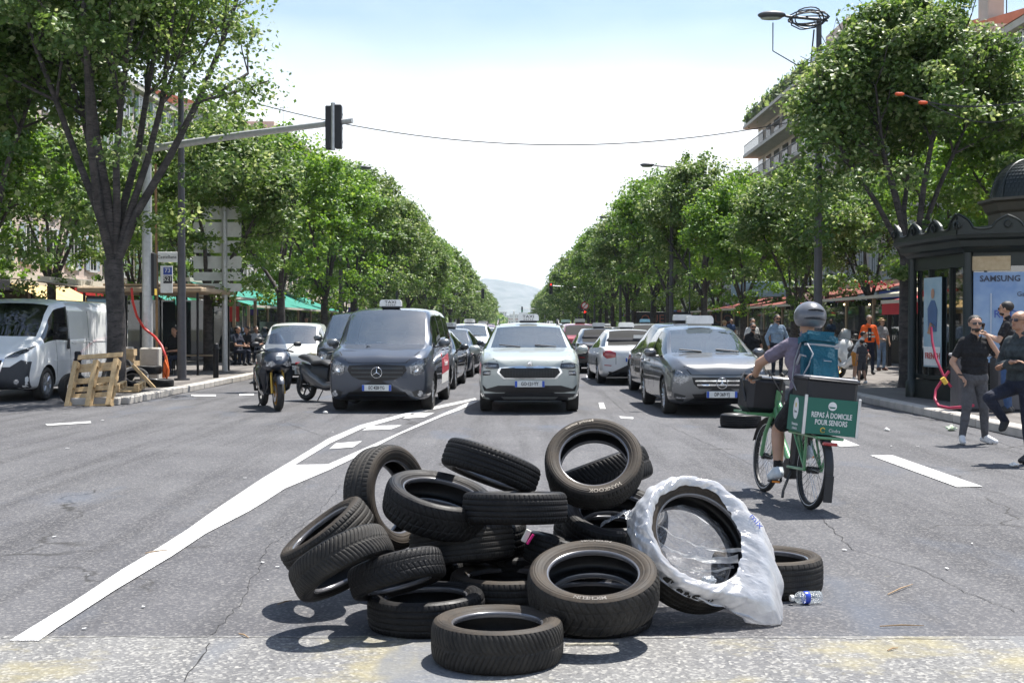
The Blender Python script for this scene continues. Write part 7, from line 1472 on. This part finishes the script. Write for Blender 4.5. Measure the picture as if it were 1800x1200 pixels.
b = MB(); b.box((0, -.375, .22), (.075, .012, .22), .004); b.build('mud_flap', black_pl, bk); b = MB(); b.box((0, -.315, .585), (.13, .02, .028), .006); b.build('tail_light', redl, bk); bt('kickstand', [(-.08, .30, .28), (-.16, .22, .12), (-.17, .20, .06)], .012, black_pl)
bt('chain_guard', [(.09, .5, .30), (.085, .25, .32), (.08, .02, .335)], .02, black_pl)
# rear box
bx = thing('delivery_box', 'green fronted meal delivery box reading REPAS À DOMICILE POUR SENIORS on the cargo bicycle', 'box'); bx.matrix_world = rig @ Matrix.Translation((.03, -.02, .65)) @ Matrix.Rotation(R(-3), 4, 'Z')
b = MB(); b.box((0, 0, .24), (.43, .43, .46), .03); b.build('insulated_bag', nylon, bx)
b = MB(); b.box((0, 0, .475), (.42, .42, .02), .01); vsn = len(b.v); b.build('lid', mat('grey_lid', (.30, .30, .32), .42, vs=5, bump=.5, bs=9), bx); b = MB(); b.tube([(-.215, -.215, .455), (.215, -.215, .455), (.215, .215, .455), (-.215, .215, .455), (-.215, -.215, .455)], .012, 6); b.build('piping', nylon, bx)
b = MB(); b.box((0, -.225, .155), (.44, .012, .30)); b.build('rear_board', board, bx); b = MB(); b.box((-.225, 0, .155), (.012, .42, .30)); b.build('side_board', board, bx); b = MB(); b.box((.225, 0, .155), (.012, .42, .30)); b.build('side_board', board, bx)
for sx in (-1, 1): b = MB(); b.box((sx * .228, -.228, .16), (.024, .024, .33), .003); b.build('edge_profile', alu, bx)
wt = whm; ly = -.2325
text('REPAS À DOMICILE', .062, wt, bx, (.0, ly, .165), sx=.66, extrude=.001, bold=.0012); text('POUR SENIORS', .062, wt, bx, (.0, ly, .105), sx=.66, extrude=.001, bold=.0012); text('Cindra', .04, wt, bx, (.035, ly, .042), sx=.9, extrude=.001)
b = MB().at((0, ly + .001, .245)); b.lathe([(0, 0), (.036, 0), (.036, -.002), (0, -.002)], 24, 'y'); b.build('round_logo', wt, bx); b = MB().at((0, ly - .003, .24)); b.prism([(-.03, 0), (.03, 0), (.018, -.012), (-.018, -.012)], 0, .001, 'y'); b.build('logo_dish', board, bx)
b = MB().at((-.065, ly - .001, .042)); b.tube([(.02 * math.cos(a), 0, .02 * math.sin(a)) for a in np.linspace(.5, 5.8, 14)], .007, 5, flat=.3); b.build('orange_logo', sg[5], bx)
b = MB().at((-.2325, 0, .19)); b.prism([(.07 * math.cos(a), (.085 if math.sin(a) < 0 else .10) * math.sin(a) * (1 - .0 * math.cos(a))) for a in np.linspace(0, 2 * PI, 20)[:-1]], -.002, 0, 'x'); b.build('side_logo', wt, bx); b = MB().at((-.236, 0, .225)); b.ell((0, 0, 0), (.001, .016, .022), 8, 6); b.build('logo_flame', sg[5], bx)
text('Restauration', .034, wt, bx, (-.2325, 0, .065), (R(90), 0, R(-90)), sx=.9, extrude=.001); text('à domicile', .034, wt, bx, (-.2325, 0, .03), (R(90), 0, R(-90)), sx=.9, extrude=.001); text('Cindra', .026, blm, bx, (-.2345, 0, .17), (R(90), 0, R(-90)), extrude=.001)
# front bag on the front rack
fb = thing('front_bag', 'black insulated bag on the front rack of the cargo bicycle', 'bag'); fb.matrix_world = rig @ Matrix.Translation((-.10, 1.18, .735)); b = MB(); b.box((0, 0, .17), (.36, .36, .34), .05); b.build('body', nylon, fb); b = MB(); b.box((0, 0, .345), (.34, .34, .02), .01); b.build('lid', nylon, fb); b = MB(); b.tube([(-.18, -.1, .1), (-.21, 0, .3), (-.15, .1, .36)], .012, 5); b.build('strap', black_pl, fb)
b = MB(); b.prism([(-.19, -.02), (.19, -.02), (.19, .0), (.0, .01), (-.19, .0)], -.2, .2, 'y'); b.build('tray', gframe, fb)
# rider (faces +Y locally, so the figure is turned by 180 degrees)
rd = person('cyclist in a mauve T-shirt and black shorts riding the green cargo bicycle', (0, 0, 0), 0, 1.78, c_mau, c_blk, mat('shoe_pale_blue', (.45, .52, .58), .6, vs=14, col2=(.62, .64, .64)), skin, hair_d, hips=(0, -.22, .95), trunk=(0, -.35, 1.27), headpos=(0, -.41, 1.615), elbows=[(-.34, -.56, 1.22), (.36, -.56, 1.22)], hands=[(-.31, -.80, 1.105), (.31, -.80, 1.105)], handtips=[(-.30, -.93, 1.09), (.30, -.93, 1.09)], knees=[(-.14, -.62, .80), (.15, -.52, .64)], ankles=[(-.13, -.46, .50), (.145, -.43, .30)], toes=[(-.14, -.62, .43), (.15, -.60, .22)], shorts=True, socks=c_blk, fine=True, curl=1.3)
rd.matrix_world = rig @ Matrix.Rotation(PI, 4, 'Z') @ Matrix.Translation((0, 0, -.02))
b = MB().at((0, -.395, 1.665)); b.ell((0, 0, 0), (.140, .162, .135), 22, 16); b.v = [Vector((v.x, v.y, max(v.z, 1.575 + (.05 if v.y < -.45 else 0)))) for v in b.v]; hm = b.build('helmet', mat('helmet_grey', (.12, .125, .14), .3, vs=2, coat=.3), None, 60); tag(hm, 'matt grey helmet on the head of the cyclist', 'helmet'); hm.matrix_world = rd.matrix_world.copy()
for (zz, wd, yy) in ((1.715, .075, -.219), (1.64, .10, -.212)):
    b = MB(); b.tube([(x, yy - .02 - .05 * (x / .1) ** 2 * 1.0, zz + .012 * (1 - (x / wd) ** 2)) for x in np.linspace(-wd, wd, 9)], [.002, .007, .009, .010, .010, .010, .009, .007, .002], 6); b.build('vent', blm, hm)
bp_ = thing('backpack', 'teal blue roll-top backpack with grey straps worn by the cyclist', 'backpack'); bp_.matrix_world = rd.matrix_world @ Matrix.Translation((0, -.20, 1.205)) @ Matrix.Rotation(R(14), 4, 'X')
def puff(w_, d_, h_, cz, cy, m, nm, seed, par=bp_, amp=.010):
    bm = bmesh.new(); bmesh.ops.create_cube(bm, size=1); bmesh.ops.scale(bm, vec=(w_, d_, h_), verts=bm.verts); bmesh.ops.bevel(bm, geom=bm.edges[:], offset=min(d_, h_) * .28, segments=2, affect='EDGES'); bmesh.ops.subdivide_edges(bm, edges=bm.edges[:], cuts=2, use_grid_fill=True)
    for v in bm.verts: n_ = mnoise.fractal(v.co * 14 + Vector((seed, 0, 0)), 1, 2, 3); v.co += v.normal * n_ * amp + Vector((0, 0, 0)); v.co.y += cy; v.co.z += cz
    me = bpy.data.meshes.new(nm); bm.to_mesh(me); bm.free(); me.materials.append(m); shade(me, 60); return mobj(nm, me, par)
puff(.31, .19, .46, -.02, .12, teal, 'pack_body', 1); puff(.31, .21, .13, .235, .10, teal, 'roll_top', 5); puff(.24, .06, .26, -.08, .225, teal, 'front_pocket', 9)
for pts in ([(-.155, .18, .17), (0, .225, .165), (.155, .18, .17)], [(.14, .21, .17), (.10, .235, .08), (.13, .22, -.02), (.16, .17, -.10)], [(.155, .1, .20), (.19, .05, .05), (.20, .02, -.12), (.17, .06, -.22)], [(-.155, .1, .20), (-.19, .05, .05), (-.21, .02, -.12), (-.17, .06, -.22)], [(.15, .2, .06), (.165, .12, .09), (.17, .04, .02)]): b = MB(); b.tube(pts, .011, 6, flat=.5); b.build('strap', bstraps, bp_, 60)
b = MB(); b.box((-.02, .262, .02), (.07, .004, .006)); b.build('pack_logo', bstraps, bp_); b = MB(); b.ell((-.03, .262, -.16), (.016, .004, .014), 8, 5); b.build('pack_badge', bstraps, bp_)

# ------------------------------------------------------------------ scooters
gold = mat('gold_fork', (.55, .33, .06), .3, .8); screen = glass('smoked_screen', tint=(.28, .30, .33), refl=.7, alpha=.8, body=(.02, .02, .025))
def scooter(name, label, pm, loc, rz, seatc=black_pl, big=1.0, pm2=None):
    t = thing(name, label, 'motor scooter', loc, rz, 'motor scooters'); t.scale = (big,) * 3; pm2 = pm2 or pm
    for y, nm in ((-.72, 'front_wheel'), (.78, 'rear_wheel')):
        e = bpy.data.objects.new(nm, None); link(e, t); e.location = (0, y, .30)
        b = MB(); b.lathe([(.30 - .055 + .055 * math.cos(a), .062 * math.sin(a)) for a in np.linspace(0, 2 * PI, 12)], 34, 'x'); b.build('tyre', rubber, e, 60)
        b = MB(); b.lathe([(.20, .045), (.19, .04), (.19, -.04), (.20, -.045)], 28, 'x'); b.tube([(-.07, 0, 0), (.07, 0, 0)], .04, 10)
        for k in range(5): a = 2 * PI * k / 5; b.tube([(0, .03 * math.cos(a), .03 * math.sin(a)), (0, .19 * math.cos(a + .15), .19 * math.sin(a + .15))], .018, 5)
        b.build('rim', gold if y < 0 else black_pl, e, 50)
        if y < 0: b = MB(); b.lathe([(.07, .055), (.145, .055), (.145, .062), (.07, .062)], 24, 'x'); b.lathe([(.07, -.055), (.145, -.055), (.145, -.062), (.07, -.062)], 24, 'x'); b.build('brake_disc', alloy, e)
    for s in (-1, 1): b = MB(); b.tube([(s * .10, -.72, .30), (s * .10, -.62, .58), (s * .09, -.52, .82)], [.028, .024, .022], 8); b.build('fork', gold, t, 60)
    b = MB(); b.lathe([(.335, -.055), (.345, -.03), (.348, 0), (.345, .03), (.335, .055)], 14, 'x', R(35), R(150)); b.v = [v + Vector((0, -.72, .30)) for v in b.v]; b.build('front_mudguard', pm, t, 60)
    def loft(secs, nm, m, n=12):
        b = MB(); vs = []
        for (y, z, hw, hh, p_) in secs:
            for j in range(n): a = 2 * PI * j / n; cx_, sz_ = math.cos(a), math.sin(a); vs.append((hw * abs(cx_) ** p_ * (1 if cx_ > 0 else -1), y, z + hh * abs(sz_) ** p_ * (1 if sz_ > 0 else -1)))
        b.add(vs, [(i * n + j, i * n + (j + 1) % n, (i + 1) * n + (j + 1) % n, (i + 1) * n + j) for i in range(len(secs) - 1) for j in range(n)] + [tuple(range(n)), tuple((len(secs) - 1) * n + j for j in range(n - 1, -1, -1))]); return b.build(nm, m, t, 50)
    loft([(-.86, .80, .03, .02, 1), (-.80, .80, .13, .09, .9), (-.68, .84, .24, .16, .8), (-.52, .84, .27, .24, .8), (-.38, .74, .24, .30, .8), (-.28, .62, .18, .28, .8)], 'front_fairing', pm)
    for s in (-1, 1):
        b = MB(); b.add([(s * .25, -.60, .80), (s * .30, -.50, .62), (s * .26, -.38, .36), (s * .16, -.30, .28), (s * .13, -.48, .40), (s * .18, -.62, .66)], [(0, 1, 2, 3, 4, 5)]); b.add([(s * .22, -.56, .80), (s * .27, -.46, .62), (s * .23, -.35, .36), (s * .13, -.27, .28), (s * .10, -.45, .40), (s * .15, -.58, .66)], [(0, 1, 2, 3, 4, 5)]); b.build('side_fairing', pm, t)
        b = MB(); b.add([(s * .05, -.855, .80), (s * .12, -.84, .86), (s * .21, -.76, .84), (s * .22, -.75, .77), (s * .13, -.835, .76)], [(0, 1, 2, 3, 4)]); hl_ = b.build('headlight', lampin, t)
        b = MB(); b.tube([(s * .16, -.52, 1.02), (s * .30, -.56, 1.12)], .010, 6); b.box((s * .36, -.57, 1.14), (.14, .05, .08), .025); b.build('mirror', black_pl, t, 50)
        b = MB(); b.tube([(s * .06, -.40, 1.0), (s * .20, -.38, 1.03), (s * .34, -.30, 1.0)], .016, 8); b.build('handlebar', black_pl, t, 60)
        b = MB(); b.tube([(s * .02, .78, .30), (s * .15, .78, .30), (s * .17, .72, .42), (s * .15, .80, .70)], .03, 6); b.build('swing_arm', black_pl, t)
    loft([(-.34, .36, .17, .10, .8), (0, .32, .20, .10, .7), (.25, .42, .20, .18, .8), (.6, .55, .20, .20, .8), (.9, .66, .15, .14, .9), (1.06, .72, .05, .05, 1)], 'body', pm2)
    loft([(-.02, .74, .08, .05, 1), (.15, .80, .15, .06, .9), (.42, .78, .17, .06, .8), (.55, .86, .16, .07, .8), (.85, .90, .13, .06, .9), (.98, .90, .06, .03, 1)], 'seat', seatc)
    loft([(.0, .50, .10, .22, .8), (.2, .56, .16, .2, .8), (.45, .60, .17, .17, .8)], 'centre_cover', black_pl)
    b = MB(); vs = []; n = 9
    for i in range(9):
        u_ = i / 8
        for j in range(n): v_ = j / (n - 1) * 2 - 1; wd = .20 * (1 - .35 * u_ ** 2.2); vs.append((wd * v_, -.72 + .24 * u_ + .12 * v_ * v_, .93 + .40 * u_ - .05 * v_ * v_ * u_))
    b.add(vs, [(i * n + j, i * n + j + 1, (i + 1) * n + j + 1, (i + 1) * n + j) for i in range(8) for j in range(n - 1)]); b.build('windscreen', screen, t, 60)
    b = MB(); b.box((0, -.80, .905), (.11, .02, .10), .01); b.build('nose_plate', mat('pale_plastic', (.5, .52, .53), .4), t)
    b = MB(); b.box((0, 1.06, .60), (.17, .012, .13), .004); b.build('number_plate', platew, t); b = MB(); b.box((0, 1.05, .76), (.16, .02, .05), .01); b.build('tail_light', redl, t)
    b = MB(); b.tube([(-.08, .15, .25), (-.20, .18, .03)], .012, 6); b.build('kickstand', black_pl, t); b = MB(); b.tube([(.16, .35, .33), (.20, .70, .36), (.20, .98, .42)], [.025, .035, .04], 10); b.build('exhaust', black_pl, t, 50)
    return t
dkb = paint('midnight_blue_paint', (.012, .018, .03), .4)
scooter('motor_scooter', 'dark blue touring scooter with gold rims and smoked windscreen facing the camera', dkb, G(490, 722) + Vector((-.28, .68, 0)), R(21), big=1.06)
scooter('motor_scooter', 'dark scooter with a pale side panel parked crosswise behind the blue touring scooter', blackp, Vector((-3.72, 25.3, 0)), R(48), big=1.0, pm2=paint('mid_grey_fairing', (.05, .05, .055)))
scooter('motor_scooter', 'white scooter with black seat seen from behind on the right pavement', whitep, Vector((590 / F * 33.5, 33.5, .13)), R(186), big=1.0)
for k, (x, y, a) in enumerate(((-10.9, 47.5, 170), (-11.0, 50, 20), (-10.9, 54, 175))): scooter('motor_scooter', ['nearest', 'middle', 'farthest'][k] + ' scooter parked in the shade by the left terrace railing', [blackp, whitep, dkb][k], Vector((x, y, .13)), R(a))
